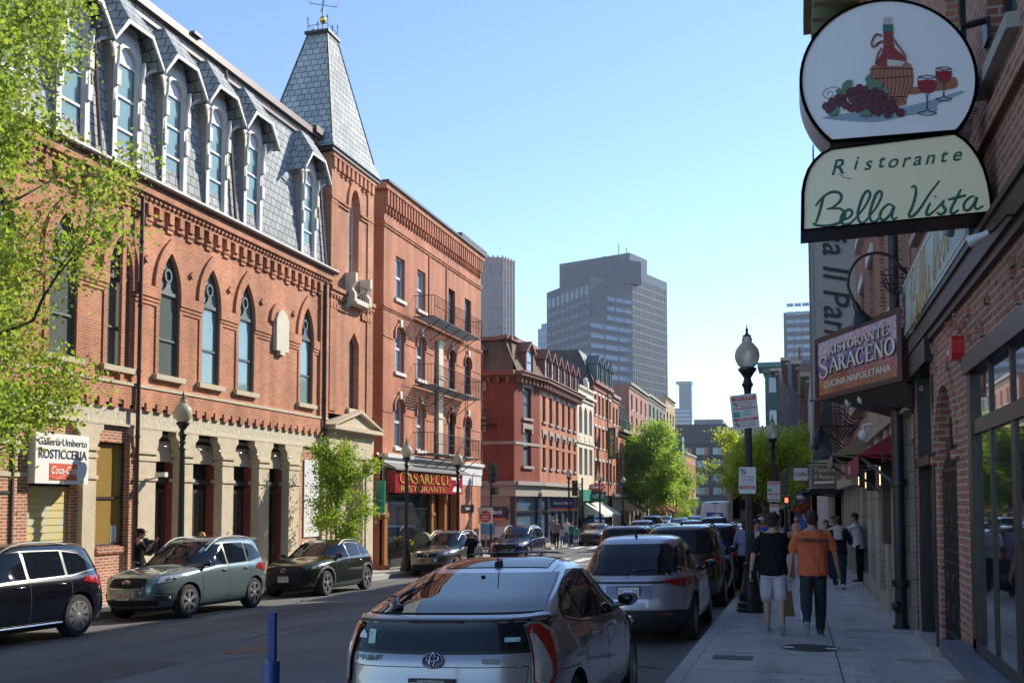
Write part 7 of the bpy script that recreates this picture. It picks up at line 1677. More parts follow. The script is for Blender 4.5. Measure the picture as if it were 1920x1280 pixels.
def std_parts(dlo_t,dlo_b,pillars,belt,wind,back,roofz,tail=None,head=None,grille=None,rails=True,handles=(),seams=(),mirror=None,plate=None,chrome=True,lowg=None,extra=None,trim=CHR,back_frame=True):
    """tables of the glass outlines; everything is laid on the body surface"""
    def f(t,S,P):
        T=lambda Pn,x:float(np.interp(x,[p[0] for p in Pn],[p[1] for p in Pn]))
        xs=[dlo_t[0][0]]+list(pillars)+[dlo_t[-1][0]]
        for sg in (-1,1):
            P('window_surround',BLACK,lambda mb:S.panel(mb,'side',[(x,z+.02) for x,z in dlo_t],[(x,z-.015) for x,z in dlo_b],.004,24,4,sg))
            for i in range(len(xs)-1):
                a,b_=xs[i]+(.0 if i==0 else .035),xs[i+1]-(.0 if i==len(xs)-2 else .035)
                tt=[(a,T(dlo_t,a))]+[p for p in dlo_t if a<p[0]<b_]+[(b_,T(dlo_t,b_))]; bb=[(a,T(dlo_b,a))]+[p for p in dlo_b if a<p[0]<b_]+[(b_,T(dlo_b,b_))]
                P('side_window',CGL,lambda mb:S.panel(mb,'side',tt,bb,.009,10,4,sg))
            if chrome: P('window_trim',trim,lambda mb:S.panel(mb,'side',[(x,z-.012) for x,z in dlo_b],[(x,z-.028) for x,z in dlo_b],.012,24,1,sg))
            for x0_,x1_,z_ in handles:
                def hd(mb):
                    p=[S.side(x0_+(x1_-x0_)*k/6,z_,sg)+Vector((0,sg*(.005+.03*math.sin(PI*k/6)),0)) for k in range(7)]; mb.tube(p,.014,6)
                P('door_handle',CHR if chrome else None or CHR,hd)
            for x_,zt,zb in seams: P('door_seam',SEAM,lambda mb:S.panel(mb,'side',[(x_-.006,zt),(x_+.006,zt)],[(x_-.006,zb),(x_+.006,zb)],.0025,1,14,sg))
            if mirror:
                mx,mz=mirror
                def mr(mb):
                    p=S.side(mx,mz-.02,sg); mb.ell((p.x+.03,p.y+sg*.13,p.z+.06),(.07,.10,.07),12,8); mb.tube([p,(p.x+.03,p.y+sg*.1,p.z+.02)],.03,6)
                o=P('door_mirror',S.paint if hasattr(S,'paint') else BLACK,mr); P('mirror_glass',CGL,lambda mb:mb.ell((S.side(mx,mz,sg).x-.03,S.side(mx,mz,sg).y+sg*.135,mz+.04),(.02,.08,.052),10,6),o)
        if wind:   # windscreen: y limits as function along z
            z0_,z1_,k0,k1=wind
            def ws(mb):
                n=14
                S.panel(mb,'end',[(y,z1_) for y in np.linspace(-S.fw(z1_)*k1,S.fw(z1_)*k1,3)],[(y,z0_) for y in np.linspace(-S.fw(z1_)*k1,S.fw(z1_)*k1,3)],.006,12,8,1)
                # flared lower corners
                for sg in (-1,1): 
                    a=S.fw(z1_)*k1; b_=S.fw(z0_)*k0
                    rows=[]
                    for j in range(9):
                        z_=z0_+(z1_-z0_)*j/8; yy=b_+(a-b_)*j/8; rows.append([S.end(sg*(a+(yy-a)*q/3),z_,1)+Vector((.006,sg*.002,.004)) for q in range(4)])
                    V=[p for r_ in rows for p in r_]; F_=[(j*4+q,j*4+q+1,(j+1)*4+q+1,(j+1)*4+q) for j in range(8) for q in range(3)]; mb.add(V,F_ if sg>0 else [x[::-1] for x in F_])
            P('windscreen',CGL,ws)
        if back:
            z0_,z1_,k0,k1=back
            def bw(mb,g=0,off=.006):
                rows=[]
                for j in range(11):
                    z_=z0_-g+(z1_+g-z0_+g)*j/10; hw=(k0+(k1-k0)*j/10)*S.fw(z_)+g; rows.append([S.end(hw*(q/8-1),z_,-1)+Vector((-off,0,off*.5)) for q in range(17)])
                V=[p for r_ in rows for p in r_]; F_=[(j*17+q,(j+1)*17+q,(j+1)*17+q+1,j*17+q+1) for j in range(10) for q in range(16)]; mb.add(V,F_)
            if back_frame: P('rear_window_surround',BLACK,lambda mb:bw(mb,.03,.004))
            P('rear_window',CGL,lambda mb:bw(mb,0,.009))
        if tail:
            for sg in (-1,1):
                tl=P('tail_lamp',LRED,lambda mb:S.panel(mb,'ang',tail[0],tail[1],.012,14,4,sg))
                if len(tail)>2: P('lens',LCLR,lambda mb:S.panel(mb,'ang',tail[2],tail[3],.017,10,3,sg),tl)
        if head:
            for sg in (-1,1):
                P('headlight_surround',BLACK,lambda mb:S.panel(mb,'ang',[(a,z+.012) for a,z in head[0]],[(a,z-.012) for a,z in head[1]],.006,14,4,sg)); h_=P('headlight',LCLR,lambda mb:S.panel(mb,'ang',head[0],head[1],.012,14,4,sg))
                def lm(mb):
                    a=(head[0][0][0]+head[0][-1][0])/2; z_=(T(head[0],a)+T(head[1],a))/2
                    for da in (-4,3): p=S.ang(a+da,z_,sg); mb.ell(p,(.05,.05,.04),10,6)
                P('projector',CHR,lm,h_)
        if grille:
            gt_,gb,gm,frame=grille
            P('grille',gm,lambda mb:S.panel(mb,'end',gt_,gb,.008,10,6,1))
            def bars(mb):
                zt=gt_[len(gt_)//2][1]; zb=gb[len(gb)//2][1]; n=max(3,int((zt-zb)/.045)); w=gt_[-1][0]*.96
                for k in range(1,n):
                    z_=zb+(zt-zb)*k/n; S.panel(mb,'end',[(-w*.97,z_+.004),(w*.97,z_+.004)],[(-w*.97,z_-.004),(w*.97,z_-.004)],.018,10,1,1)
            P('grille_bars',CLAD,bars)
            if frame:
                def fr_(mb):
                    n=len(gt_); L=[S.end(y,z,1)+Vector((.014,0,0)) for y,z in gt_]+[S.end(y,z,1)+Vector((.014,0,0)) for y,z in gb[::-1]]; mb.tube(L+[L[0]],.014,6)
                P('grille_frame',CHR,fr_)
        if lowg:
            for tt,bb in lowg: P('bumper_intake',SEAM,lambda mb:S.panel(mb,'end',tt,bb,.006,10,3,1))
        if rails:
            x0_,x1_=rails if isinstance(rails,tuple) else (-1.2,.4)
            for sg in (-1,1):
                def rl(mb):
                    zt=S.H-.055; pts=[]
                    for k in range(11):
                        x=x0_+(x1_-x0_)*k/10; p=S.top(x,sg*S.fw(S.H-.09)*.93); pts.append(p+Vector((0,0,.05*min(1,4*min(k,10-k)/10+.0))))
                    mb.tube(pts,.018,6)
                P('roof_rail',GREYM if rails is not True else GREYM,rl)
        if plate:
            for (sg,z_,s_,y_) in plate:
                p=S.end(y_,z_,sg); mb=MB(); mb.box(p.x-.0 if sg>0 else p.x-.02,p.x+.02 if sg>0 else p.x,y_-.155,y_+.155,z_-.08,z_+.08); o=mb.build('number_plate',PLT,t,world=False)
                text(s_,(p.x+sg*.023,y_,z_-.005),(0,sg,0),up,.095,CREDL,o,'plate_lettering',ext=.001,sx=.85,world=False,off=.006)
                mb=MB(); mb.box(p.x+(.018 if sg>0 else -.024),p.x+(.024 if sg>0 else -.018),y_-.15,y_+.15,z_+.052,z_+.068); mb.build('plate_band',mat('plate_blue',(.15,.25,.5),.5),o,world=False)
        if extra: extra(t,S,P)
    return f
SUV=[(.20,-2.12,2.05,.78),(.30,-2.25,2.22,.86),(.50,-2.31,2.30,.90),(.70,-2.29,2.29,.915),(.85,-2.25,2.20,.91),(.94,-2.22,2.02,.90),(1.00,-2.20,1.72,.885),(1.05,-2.18,1.32,.865),(1.09,-2.16,1.02,.845),(1.25,-2.09,.76,.79),(1.42,-2.0,.47,.735),(1.55,-1.92,.24,.685),(1.62,-1.84,.08,.63),(1.665,-1.72,-.08,.55),(1.69,-1.5,-.3,.42),(1.70,-1.1,-.5,.2)]
def suvparts(k=1.0,H=1.0,**kw):
    d=dict(dlo_t=[(-1.78*k,1.215*H),(-1.45*k,1.47*H),(-1.0*k,1.53*H),(-.2*k,1.535*H),(.30*k,1.49*H),(.62*k,1.30*H),(.95*k,1.10*H)],dlo_b=[(-1.78*k,1.20*H),(-1.2*k,1.11*H),(.2*k,1.06*H),(.95*k,1.04*H)],
     pillars=(-1.05*k,-.18*k),belt=1.05*H,wind=(1.12*H,1.585*H,.93,.90),back=(1.12*H,1.56*H,.86,.88),roofz=1.7*H,
     tail=([(22,.98*H),(50,1.04*H),(70,1.05*H)],[(22,.88*H),(50,.86*H),(70,.98*H)]),
     head=([(112,.9*H),(128,.93*H),(150,.90*H)],[(112,.86*H),(128,.79*H),(150,.78*H)]),grille=([(-.5,.88*H),(0,.89*H),(.5,.88*H)],[(-.5,.66*H),(0,.64*H),(.5,.66*H)],SEAM,True),
     handles=((-.98*k,-.8*k,.96*H),(-.06*k,.12*k,.95*H)),seams=((-.19*k,1.05*H,.32),(.86*k,1.0*H,.32),(-1.12*k,1.06*H,.6)),mirror=(.72*k,1.08*H),lowg=[([(-.6,.52),(.6,.52)],[(-.55,.36),(.55,.36)])])
    d.update(kw); return std_parts(**d)
CG='cars parked along the kerb'
def place(label_u,Y,x,dirn=1): pass
def carloc(x,y): 
    return (x,y,zr(x,y,-.15))
def slope_rot(o): o.rotation_euler.x=0

def pose(o,x,y,d,th=None):      # d=+1 heads away from the camera, -1 towards it; sits on the sloping road
    o.location=carloc(x,y); s_=.018 if y<40 else 0
    o.rotation_euler=(-.03*d,s_*d,PI/2*d+(th or 0))
S1=Shape(SUV,1.07,1.07,1.0); P_BLK=carpaint('paint_black',(.004,.005,.009),.2,.15); S1.paint=P_BLK
c=car('parked_car','glossy black SUV at the left edge with chrome window line and twin spoke wheels',S1,P_BLK,(0,0,0),0,2.82,.375,.25,wheels=(10,'fat'),parts=suvparts(1.07,1.0,rails=(-1.4,.5),plate=[(-1,.62,'8BX 471',0)],tail=([(30,1.02),(55,1.06),(80,1.07)],[(30,.92),(55,.88),(80,.98)]),extra=lambda t,S,P:P('sill_trim',CHR,sides(lambda mb,sg:mb.tube([(-.95,sg*.955,.3),(.9,sg*.955,.3)],.022,6)))))
pose(c,-13.35,13.75,-1)
# --- sage green SUV
S2=Shape(SUV,1.0,1.0,1.01,nf=4.2); P_GRN=carpaint('paint_sage',(.15,.215,.225),.5,.25); S2.paint=P_BLK
def sub_extra(t,S,P):
    P('fog_surround',CLAD,sides(lambda mb,sg:S.panel(mb,'ang',[(122,.56),(150,.58)],[(122,.40),(150,.42)],.008,8,3,sg)))
    P('fog_chrome',CHR,sides(lambda mb,sg:S.panel(mb,'ang',[(128,.525),(152,.545)],[(128,.505),(152,.525)],.016,8,1,sg)))
    P('fog_lamp',LCLR,sides(lambda mb,sg:mb.ell(S.ang(131,.46,sg),(.04,.04,.045),10,6)))
    def emb(mb): 
        p=S.end(0,.80,1); pts=[(p.x+.022,.085*math.cos(a),p.z+.045*math.sin(a)) for a in [2*PI*i/20 for i in range(21)]]; mb.tube(pts,.008,5)
        for y,z in ((-.035,.0),(.02,.012),(.045,-.008),(0,-.015),(.0,.02)): mb.ell((p.x+.022,y,p.z+z),(.004,.011,.011),6,4)
    P('badge',CHR,emb)
    P('hood_crease',P_GRN,sides(lambda mb,sg:mb.tube([S.top(x,sg*(.5+.06*(2.0-x)))+Vector((0,0,.0)) for x in (1.15,1.4,1.7,1.95)],.012,5)))
    def spoiler(mb): mb.prism([(-1.72,-.62,1.665),(-1.98,-.56,1.62),(-1.98,.56,1.62),(-1.72,.62,1.665)],(0,0,.022))
    P('roof_spoiler',P_GRN,spoiler)
c=car('parked_car','sage green metallic SUV with roof rails parked behind the black SUV',S2,P_GRN,(0,0,0),0,2.66,.355,.235,wheels=(6,'fat'),parts=suvparts(1.0,1.01,rails=(-1.55,.35),chrome=False,plate=[(1,.52,'4HZ J89',-.06)],grille=([(-.42,.88),(0,.9),(.42,.88)],[(-.38,.68),(0,.67),(.38,.68)],SEAM,True),head=([(116,.93),(128,.935),(148,.90)],[(116,.90),(128,.80),(148,.77)]),tail=([(35,1.02),(60,1.06),(80,1.06)],[(35,.9),(60,.84),(80,.95)]),lowg=[([(-.62,.44),(.62,.44)],[(-.55,.31),(.55,.31)])],extra=sub_extra)); pose(c,-13.4,20.05,-1)
# --- olive crossover
UXT=[(.18,-2.0,1.95,.78),(.3,-2.14,2.12,.86),(.5,-2.2,2.22,.905),(.68,-2.2,2.22,.915),(.82,-2.17,2.12,.91),(.90,-2.13,1.95,.90),(.97,-2.08,1.6,.885),(1.02,-2.04,1.2,.86),(1.06,-2.0,.98,.83),(1.2,-1.84,.68,.77),(1.34,-1.55,.38,.71),(1.44,-1.25,.12,.65),(1.49,-1.0,-.08,.56),(1.52,-.75,-.25,.42),(1.53,-.55,-.35,.15)]
S3=Shape(UXT,1.0,1.0,1.0,nf=3.6); P_OLV=carpaint('paint_olive',(.035,.045,.022),.7,.2); S3.paint=P_BLK
def ux_extra(t,S,P):
    def arches(mb):
        for sg in (-1,1):
            for xc in (1.32,-1.32):
                V=[];n=22
                for k in range(n+1):
                    a=PI*(-.06+1.12*k/n)
                    for rr,off in ((.405,-.012),(.415,.018),(.475,.018),(.482,-.01)):
                        x=xc+rr*math.cos(a);z=max(.18,.345+rr*math.sin(a)); p=S.side(x,z,sg); V.append((x,p.y+sg*off,z))
                F_=[(k*4+j,k*4+j+1,(k+1)*4+j+1,(k+1)*4+j) for k in range(n) for j in range(3)]; mb.add(V,F_); mb.add(V,[f[::-1] for f in F_])
    P('wheel_arch_trim',mat('arch_grey',(.10,.10,.11),.5),arches)
    P('sill_trim',MAT['arch_grey'],sides(lambda mb,sg:S.panel(mb,'side',[(-.88,.36),(.88,.33)],[(-.88,.22),(.88,.22)],.012,10,2,sg)))
    def bdg(mb):
        p=S.end(0,.74,1); mb.tube([(p.x+.03,.075*math.cos(a),p.z+.05*math.sin(a)) for a in [2*PI*i/20 for i in range(21)]],.006,5); mb.tube([(p.x+.03,.03,p.z+.05),(p.x+.03,-.03,p.z-.035),(p.x+.03,.06,p.z-.035)],.008,4)
    P('badge',CHR,bdg)
    P('drl',LCLR,sides(lambda mb,sg:mb.tube([S.ang(a,z,sg)+Vector((0,0,0)) for a,z in ((136,.80),(126,.78),(118,.74))],.012,5)))
UX=dict(dlo_t=[(-1.75,1.13),(-1.4,1.30),(-1.0,1.385),(-.4,1.425),(.1,1.40),(.45,1.27),(.86,1.07)],dlo_b=[(-1.75,1.11),(-1.2,1.06),(0,1.01),(.86,1.0)],pillars=(-.95,-.12),wind=(1.08,1.44,.94,.9),back=(1.08,1.42,.84,.86),rails=(-1.1,.1),mirror=(.62,1.05),handles=((-.85,-.68,.92),(-.02,.15,.9)),seams=((-.13,1.0,.34),(.8,.95,.34),(-.98,1.0,.6)))
c=car('parked_car','dark olive crossover with mesh spindle grille parked behind the sage green SUV',S3,P_OLV,(0,0,0),0,2.64,.345,.23,wheels=(5,'double'),parts=suvparts(1,1,chrome=False,plate=[(1,.5,'3PS 972',.0)],head=([(114,.88),(126,.87),(142,.80)],[(114,.84),(126,.77),(142,.765)]),tail=([(25,.98),(60,1.0),(78,.98)],[(25,.93),(60,.9),(78,.92)]),grille=([(-.55,.80),(-.3,.84),(.3,.84),(.55,.80)],[(-.62,.36),(-.5,.33),(.5,.33),(.62,.36)],SEAM,False),lowg=None,extra=ux_extra,**UX),arch_=.05); pose(c,-13.42,26.6,-1)
# --- brown grey SUV and dark blue SUV further on
P_TAU=carpaint('paint_taupe',(.10,.095,.10),.6,.25); S4=Shape(SUV,1.03,1.03,1.0,nf=3.8); S4.paint=P_TAU
c=car('parked_car','grey brown SUV with silver rails parked in front of the red restaurant sign',S4,P_TAU,(0,0,0),0,2.72,.36,.235,wheels=(5,'double'),parts=suvparts(1.03,1,rails=(-1.5,.45),plate=None,grille=([(-.42,.86),(0,.88),(.42,.86)],[(-.34,.70),(0,.68),(.34,.70)],SEAM,True),tail=([(30,1.02),(60,1.05),(78,1.05)],[(30,.9),(60,.86),(78,.92)]),lowg=[([(-.6,.46),(.6,.46)],[(-.5,.32),(.5,.32)])],
 extra=lambda t,S,P:P('badge',CHR,lambda mb:mb.tube([(S.end(0,.78,1).x+.025,.09*math.cos(a),.78+.06*math.sin(a)) for a in [2*PI*i/16 for i in range(17)]],.009,5)))); pose(c,-13.3,37.2,-1)
P_NAV=carpaint('paint_navy',(.006,.013,.06),.45,.2); S5=Shape(SUV,1.06,1.05,1.0,nf=4.2); S5.paint=P_NAV
navy=car('parked_car','dark blue SUV parked last before the cross street on the left side',S5,P_NAV,(0,0,0),0,2.8,.37,.24,wheels=(5,'double'),parts=suvparts(1.06,1,rails=(-1.4,.5),plate=None)); pose(navy,-13.2,47.3,-1)
# --- silver hatchback, close in front
PRI=[(.17,-2.0,2.0,.76),(.28,-2.14,2.16,.84),(.45,-2.21,2.23,.868),(.60,-2.215,2.22,.873),(.75,-2.19,2.12,.872),(.82,-2.18,1.98,.868),(.90,-2.15,1.75,.852),(.98,-2.125,1.48,.825),(1.05,-2.105,1.25,.79),(1.095,-2.10,1.13,.765),(1.115,-2.07,1.08,.755),(1.135,-1.97,1.04,.745),(1.2,-1.70,.92,.712),(1.28,-1.30,.72,.672),(1.36,-.90,.50,.625),(1.42,-.60,.30,.57),(1.46,-.38,.12,.49),(1.485,-.22,-.02,.36),(1.492,-.16,-.08,.15)]
S6=Shape(PRI,1,1,1,nr=8,nf=4,m=3.4); P_SIL=carpaint('paint_silver',(.29,.295,.32),.6,.3); S6.paint=P_SIL
def pri_extra(t,S,P):
    def gl(mb,k=0,off=.009,z0_=1.14,z1_=1.372,g=0):
        rows=[]
        for j in range(15):
            z_=z0_+(z1_-z0_)*j/14; hw=(.93-.0*j/14)*S.fw(z_)+g; rows.append([S.end(hw*(q/10-1),z_,-1)+Vector((-off*.3,0,off)) for q in range(21)])
        V=[p for r_ in rows for p in r_]; mb.add(V,[(j*21+q,(j+1)*21+q,(j+1)*21+q+1,j*21+q+1) for j in range(14) for q in range(20)])
    P('rear_window_surround',BLACK,lambda mb:gl(mb,0,.004,1.137,1.378,.012)); P('rear_window',CGL,gl)
    P('roof_glass',CGL,lambda mb:S.panel(mb,'top',[(-.62,.46),(.05,.44)],[(-.62,-.46),(.05,-.44)],.006,8,12))
    P('lower_rear_window',CGL,lambda mb:S.panel(mb,'end',[(-.73,1.085),(0,1.09),(.73,1.085)],[(-.70,.905),(0,.895),(.70,.905)],.010,14,5,-1))
    P('lower_window_surround',BLACK,lambda mb:S.panel(mb,'end',[(-.755,1.1),(.755,1.1)],[(-.735,.88),(0,.872),(.735,.88)],.005,14,5,-1))
    def lip(mb):
        L=[S.end(y,1.115,-1) for y in np.linspace(-.735,.735,15)]; mb.tube([p+Vector((-.035,0,.0)) for p in L],.022,8,flat=.6)
    P('rear_spoiler',P_SIL,lip)
    P('third_brake_lamp',SEAM,lambda mb:S.panel(mb,'end',[(-.2,1.098),(.2,1.098)],[(-.2,1.086),(.2,1.086)],.03,4,1,-1))
    P('hatch_seam',SEAM,lambda mb:S.panel(mb,'end',[(-.66,.792),(.66,.792)],[(-.66,.786),(.66,.786)],.003,14,1,-1))
    for sg in (-1,1):
        P('hatch_side_seam',SEAM,lambda mb:mb.tube([S.end(sg*(.665-.045*j/6),.79-.34*j/6,-1) for j in range(7)],.004,4))
        tl=P('tail_lamp_case',CHR,lambda mb:S.panel(mb,'ang',[(41,1.065),(47,1.085),(56,1.08),(66,1.02)],[(41,.66),(47,.60),(56,.60),(66,.72)],.010,14,10,sg))
        P('tail_lamp',LRED,lambda mb:S.panel(mb,'ang',[(42,1.05),(47,1.07),(56,1.06),(61,1.0)],[(42,.68),(47,.62),(56,.62),(61,.72)],.016,14,10,sg),tl)
        P('lens',mat('lens_striped',(.50,.47,.44),.2,metal=.3,var=.25,vs=22,coat=1),lambda mb:S.panel(mb,'ang',[(42.5,1.0),(47,1.0),(52,.90),(56,.80)],[(42.5,.69),(47,.65),(52,.65),(56,.70)],.022,8,8,sg),tl)
        P('reverse_lens',LCLR,lambda mb:S.panel(mb,'ang',[(44,1.02),(46,1.04)],[(44,.95),(46,.95)],.022,4,4,sg),tl)
    def ell_ring(mb,y,z,a,b,r_,off=.03):
        mb.tube([S.end(y+a*math.cos(q),z+b*math.sin(q),-1)+Vector((-off,0,0)) for q in [2*PI*i/28 for i in range(29)]],r_,6)
    bd=P('badge',mat('badge_blue',(.01,.03,.12),.2,coat=1),lambda mb:mb.add([S.end(0,.838,-1)+Vector((-.026,0,0))]+[S.end(.072*math.cos(q),.838+.05*math.sin(q),-1)+Vector((-.022,0,0)) for q in [2*PI*i/24 for i in range(24)]],[(0,1+(i+1)%24,1+i) for i in range(24)]+[(0,1+i,1+(i+1)%24) for i in range(24)]))
    def tm(mb): ell_ring(mb,0,.838,.074,.052,.006,.026); ell_ring(mb,0,.850,.048,.018,.0045,.03); ell_ring(mb,0,.838,.02,.046,.0045,.03)
    P('badge_ring',CHR,tm,bd)
    lt=S.end(.5,.845,-1); text('PRIUS',(lt.x-.022,.50,.848),(0,-1,0),up,.055,mat('badge_dark',(.1,.1,.11),.3),t,'name_lettering',ext=.004,sx=1.5,world=False,off=0)
    lt=S.end(-.42,.83,-1); mb=MB(); mb.box(lt.x-.02,lt.x,-.48,-.36,.815,.85); mb.build('side_badge',CHR,t,world=False)
    p=S.end(0,.62,-1); mb=MB(); mb.box(p.x-.024,p.x+.01,-.17,.17,.535,.715); mb.build('plate_frame',BLACK,t,world=False); mb=MB(); mb.box(p.x-.028,p.x-.02,-.155,.155,.55,.69); o=mb.build('number_plate',PLT,t,world=False)
    text('2UDY 26',(p.x-.03,0,.605),(0,-1,0),up,.095,CREDL,o,'plate_lettering',ext=.001,sx=.85,world=False,off=.006); text('Massachusetts',(p.x-.03,0,.665),(0,-1,0),up,.034,mat('plate_navy',(.02,.05,.3),.5),o,'plate_lettering',ext=.001,world=False)
    text('RespectAddRespect.com',(p.x-.026,0,.702),(0,-1,0),up,.02,WHL,o,'plate_lettering',ext=.001,world=False)
    # stickers
    mb=MB(); S.panel(mb,'end',[(-.60,.985),(-.5,.985)],[(-.60,.955),(-.5,.955)],.014,2,1,-1); st=mb.build('sticker',mat('sticker_teal',(.25,.5,.5),.5),t,world=False); q=S.end(-.55,.97,-1); text('CLICK',(q.x-.016,-.55,.969),(0,-1,0),up,.028,WHL,st,ext=.0005,world=False)
    mb=MB(); S.panel(mb,'end',[(.62,1.0),(.585,1.035),(.55,1.0)][::-1],[(.55,.975),(.62,.975)],.014,4,2,-1); mb.build('sticker',mat('sticker_white',(.6,.6,.62),.5),t,world=False); 
    mb=MB(); S.panel(mb,'end',[(.47,1.04),(.53,1.04)],[(.47,.94),(.53,.94)],.014,2,2,-1); mb.build('sticker',mat('sticker_multi',(.35,.5,.45),.5,var=.4,vs=30),t,world=False)
    # antenna, wiper, sunroof visor
    a=S.top(-.50,0); mb=MB(); mb.tube([a+Vector((-.06,0,0)),a+Vector((0,0,.02)),a+Vector((.05,0,.025))],[.03,.035,.01],8); mb.tube([a+Vector((-.02,0,.02)),a+Vector((-.13,0,.19))],.005,6); mb.build('antenna',BLACK,t,world=False,smooth=60)
    a=S.end(0,1.345,-1); mb=MB(); mb.ell(a+Vector((0,.0,.015)),(.02,.02,.012),8,5); mb.build('washer_jet',BLACK,t,world=False)
    def wiper(mb):
        p0=S.end(.40,1.16,-1)+Vector((0,0,.02)); mb.ell(p0,(.045,.04,.025),8,6); p1=S.end(.47,1.19,-1)+Vector((0,0,.04)); p2=S.end(.46,1.26,-1)+Vector((0,0,.03)); mb.tube(catmull([p0,p1,p2],5),[.024]*5+[.016]*5+[.009],8)
        mb.tube([S.end(.455,1.24,-1)+Vector((0,0,.02)),S.end(.42,1.33,-1)+Vector((0,0,.02))],.008,5)
    P('rear_wiper',BLACK,wiper)
    a=S.top(.02,0); mb=MB(); mb.tube([S.top(.03,y)+Vector((.0,0,.05)) for y in np.linspace(-.47,.47,13)],[.006]+[.028]*11+[.006],6,flat=.35); mb.build('sunroof_visor',BLACK,t,world=False,smooth=60)
    P('roof_seam',SEAM,sides(lambda mb,sg:mb.tube([S.side(x,z_,sg)+Vector((0,-sg*.05,.02)) for x,z_ in ()] or [S.top(x,sg*.53)+Vector((0,0,.0)) for x in (-.8,-.5,-.1,.1)],.004,4)))
    P('bumper_seam',SEAM,sides(lambda mb,sg:S.panel(mb,'ang',[(64,.735),(84,.71)],[(64,.729),(84,.704)],.003,8,1,sg)))
    P('fuel_door',SEAM,lambda mb:mb.tube([S.side(-1.45+.09*math.cos(q),.80+.09*math.sin(q),1) for q in [2*PI*i/20 for i in range(21)]],.003,4))
c=car('parked_car','silver hatchback seen from behind in the foreground, with split rear window and roof antenna',S6,P_SIL,(0,0,0),0,2.70,.32,.2,clad=.2,wheels=(5,'fat'),parts=std_parts(
 dlo_t=[(-1.40,1.12),(-1.15,1.23),(-.8,1.315),(-.35,1.365),(.1,1.35),(.45,1.25),(.85,1.06)],dlo_b=[(-1.40,1.09),(-1.0,1.03),(-.2,.985),(.85,.955)],pillars=(-.92,-.12),belt=1,wind=(1.0,1.40,.93,.9),back=None,roofz=1.49,
 head=([(112,.84),(128,.84),(146,.76)],[(112,.80),(128,.70),(146,.66)]),rails=False,handles=((-.78,-.62,.90),(.04,.2,.87)),seams=((-.12,.97,.3),(.80,.93,.3),(-1.02,1.0,.66)),mirror=(.62,1.02),chrome=True,extra=pri_extra),arch_=.05); pose(c,-2.47,8.85,1)
# --- lilac silver crossover ahead of it
P_LIL=carpaint('paint_lilac_silver',(.42,.41,.47),.6,.3); CRO=[(.19,-2.05,2.0,.78),(.30,-2.2,2.16,.86),(.50,-2.28,2.24,.90),(.68,-2.27,2.22,.91),(.82,-2.22,2.14,.90),(.92,-2.18,1.9,.885),(.98,-2.15,1.6,.865),(1.02,-2.12,1.25,.84),(1.06,-2.08,1.0,.815),(1.15,-1.98,.86,.78),(1.28,-1.84,.6,.725),(1.40,-1.68,.36,.67),(1.47,-1.58,.22,.63),(1.53,-1.48,.08,.57),(1.57,-1.3,-.1,.45),(1.595,-1.0,-.3,.2)]
S7=Shape(CRO,1.0,.985,1,nr=4.6,m=3.0); S7.paint=P_BLK
def hrv(t,S,P):
    P('lamp_bar',BLACK,lambda mb:S.panel(mb,'end',[(-.7,.925),(.7,.925)],[(-.7,.895),(.7,.895)],.010,14,1,-1))
    def H(mb):
        p=S.end(0,1.0,-1); x=p.x-.015
        for s in (-1,1): mb.tube([(x,s*.045,1.03),(x,s*.028,.965)],.007,5)
        mb.tube([(x,-.032,.995),(x,.032,.995)],.006,5)
    P('badge',CHR,H)
    P('lower_bumper',CLAD,lambda mb:S.panel(mb,'end',[(-.8,.50),(-.6,.52),(.6,.52),(.8,.50)],[(-.8,.24),(.8,.24)],.012,14,4,-1))
    P('rear_reflector',LRED,sides(lambda mb,sg:S.panel(mb,'end',sorted([(sg*.42,.475),(sg*.62,.475)]),sorted([(sg*.42,.455),(sg*.62,.455)]),.02,3,1,-1)))
    P('plate_recess',mat('recess_lilac',(.2,.19,.23),.4,metal=.6),lambda mb:S.panel(mb,'end',[(-.34,.87),(.34,.87)],[(-.26,.68),(.26,.68)],.004,8,3,-1))
    mb=MB(); p=S.end(0,.775,-1); mb.box(p.x-.022,p.x,-.17,.17,.69,.865); mb.build('plate_frame',BLACK,t,world=False)
    def wp(mb): mb.ell(S.end(-.08,1.075,-1)+Vector((-.02,0,0)),(.02,.04,.025),8,5); mb.tube([S.end(y,z_,-1)+Vector((-.022,0,0)) for y,z_ in ((-.08,1.08),(-.3,1.095),(-.52,1.08))],[.016,.013,.006],6)
    P('rear_wiper',BLACK,wp)
    a=S.top(-1.35,0); mb=MB(); mb.tube([a,a+Vector((-.03,0,.03)),a+Vector((-.08,0,.06))],[.02,.02,.004],6,flat=.5); mb.build('fin_antenna',BLACK,t,world=False)
lil=car('parked_car','lilac silver crossover parked directly ahead of the silver hatchback, plate 3ASP 52',S7,P_LIL,(0,0,0),0,2.65,.345,.225,clad=.34,wheels=(5,'double'),parts=suvparts(1,.945,rails=False,chrome=True,plate=None,back=(1.04,1.43,.90,.86),tail=([(27,.945),(38,.955),(70,.97),(80,.955)],[(27,.905),(38,.86),(55,.83),(80,.89)]),extra=lambda t,S,P:(hrv(t,S,P),(lambda p:[(lambda o:text('3ASP 52',(p.x-.032,0,.772),(0,-1,0),up,.095,CREDL,o,'plate_lettering',ext=.001,sx=.85,world=False,off=.006))((lambda mb:(mb.box(p.x-.028,p.x-.02,-.155,.155,.70,.85),mb.build('number_plate',PLT,t,world=False))[1])(MB()))])(S.end(0,.775,-1))))); pose(lil,-2.36,16.7,1)
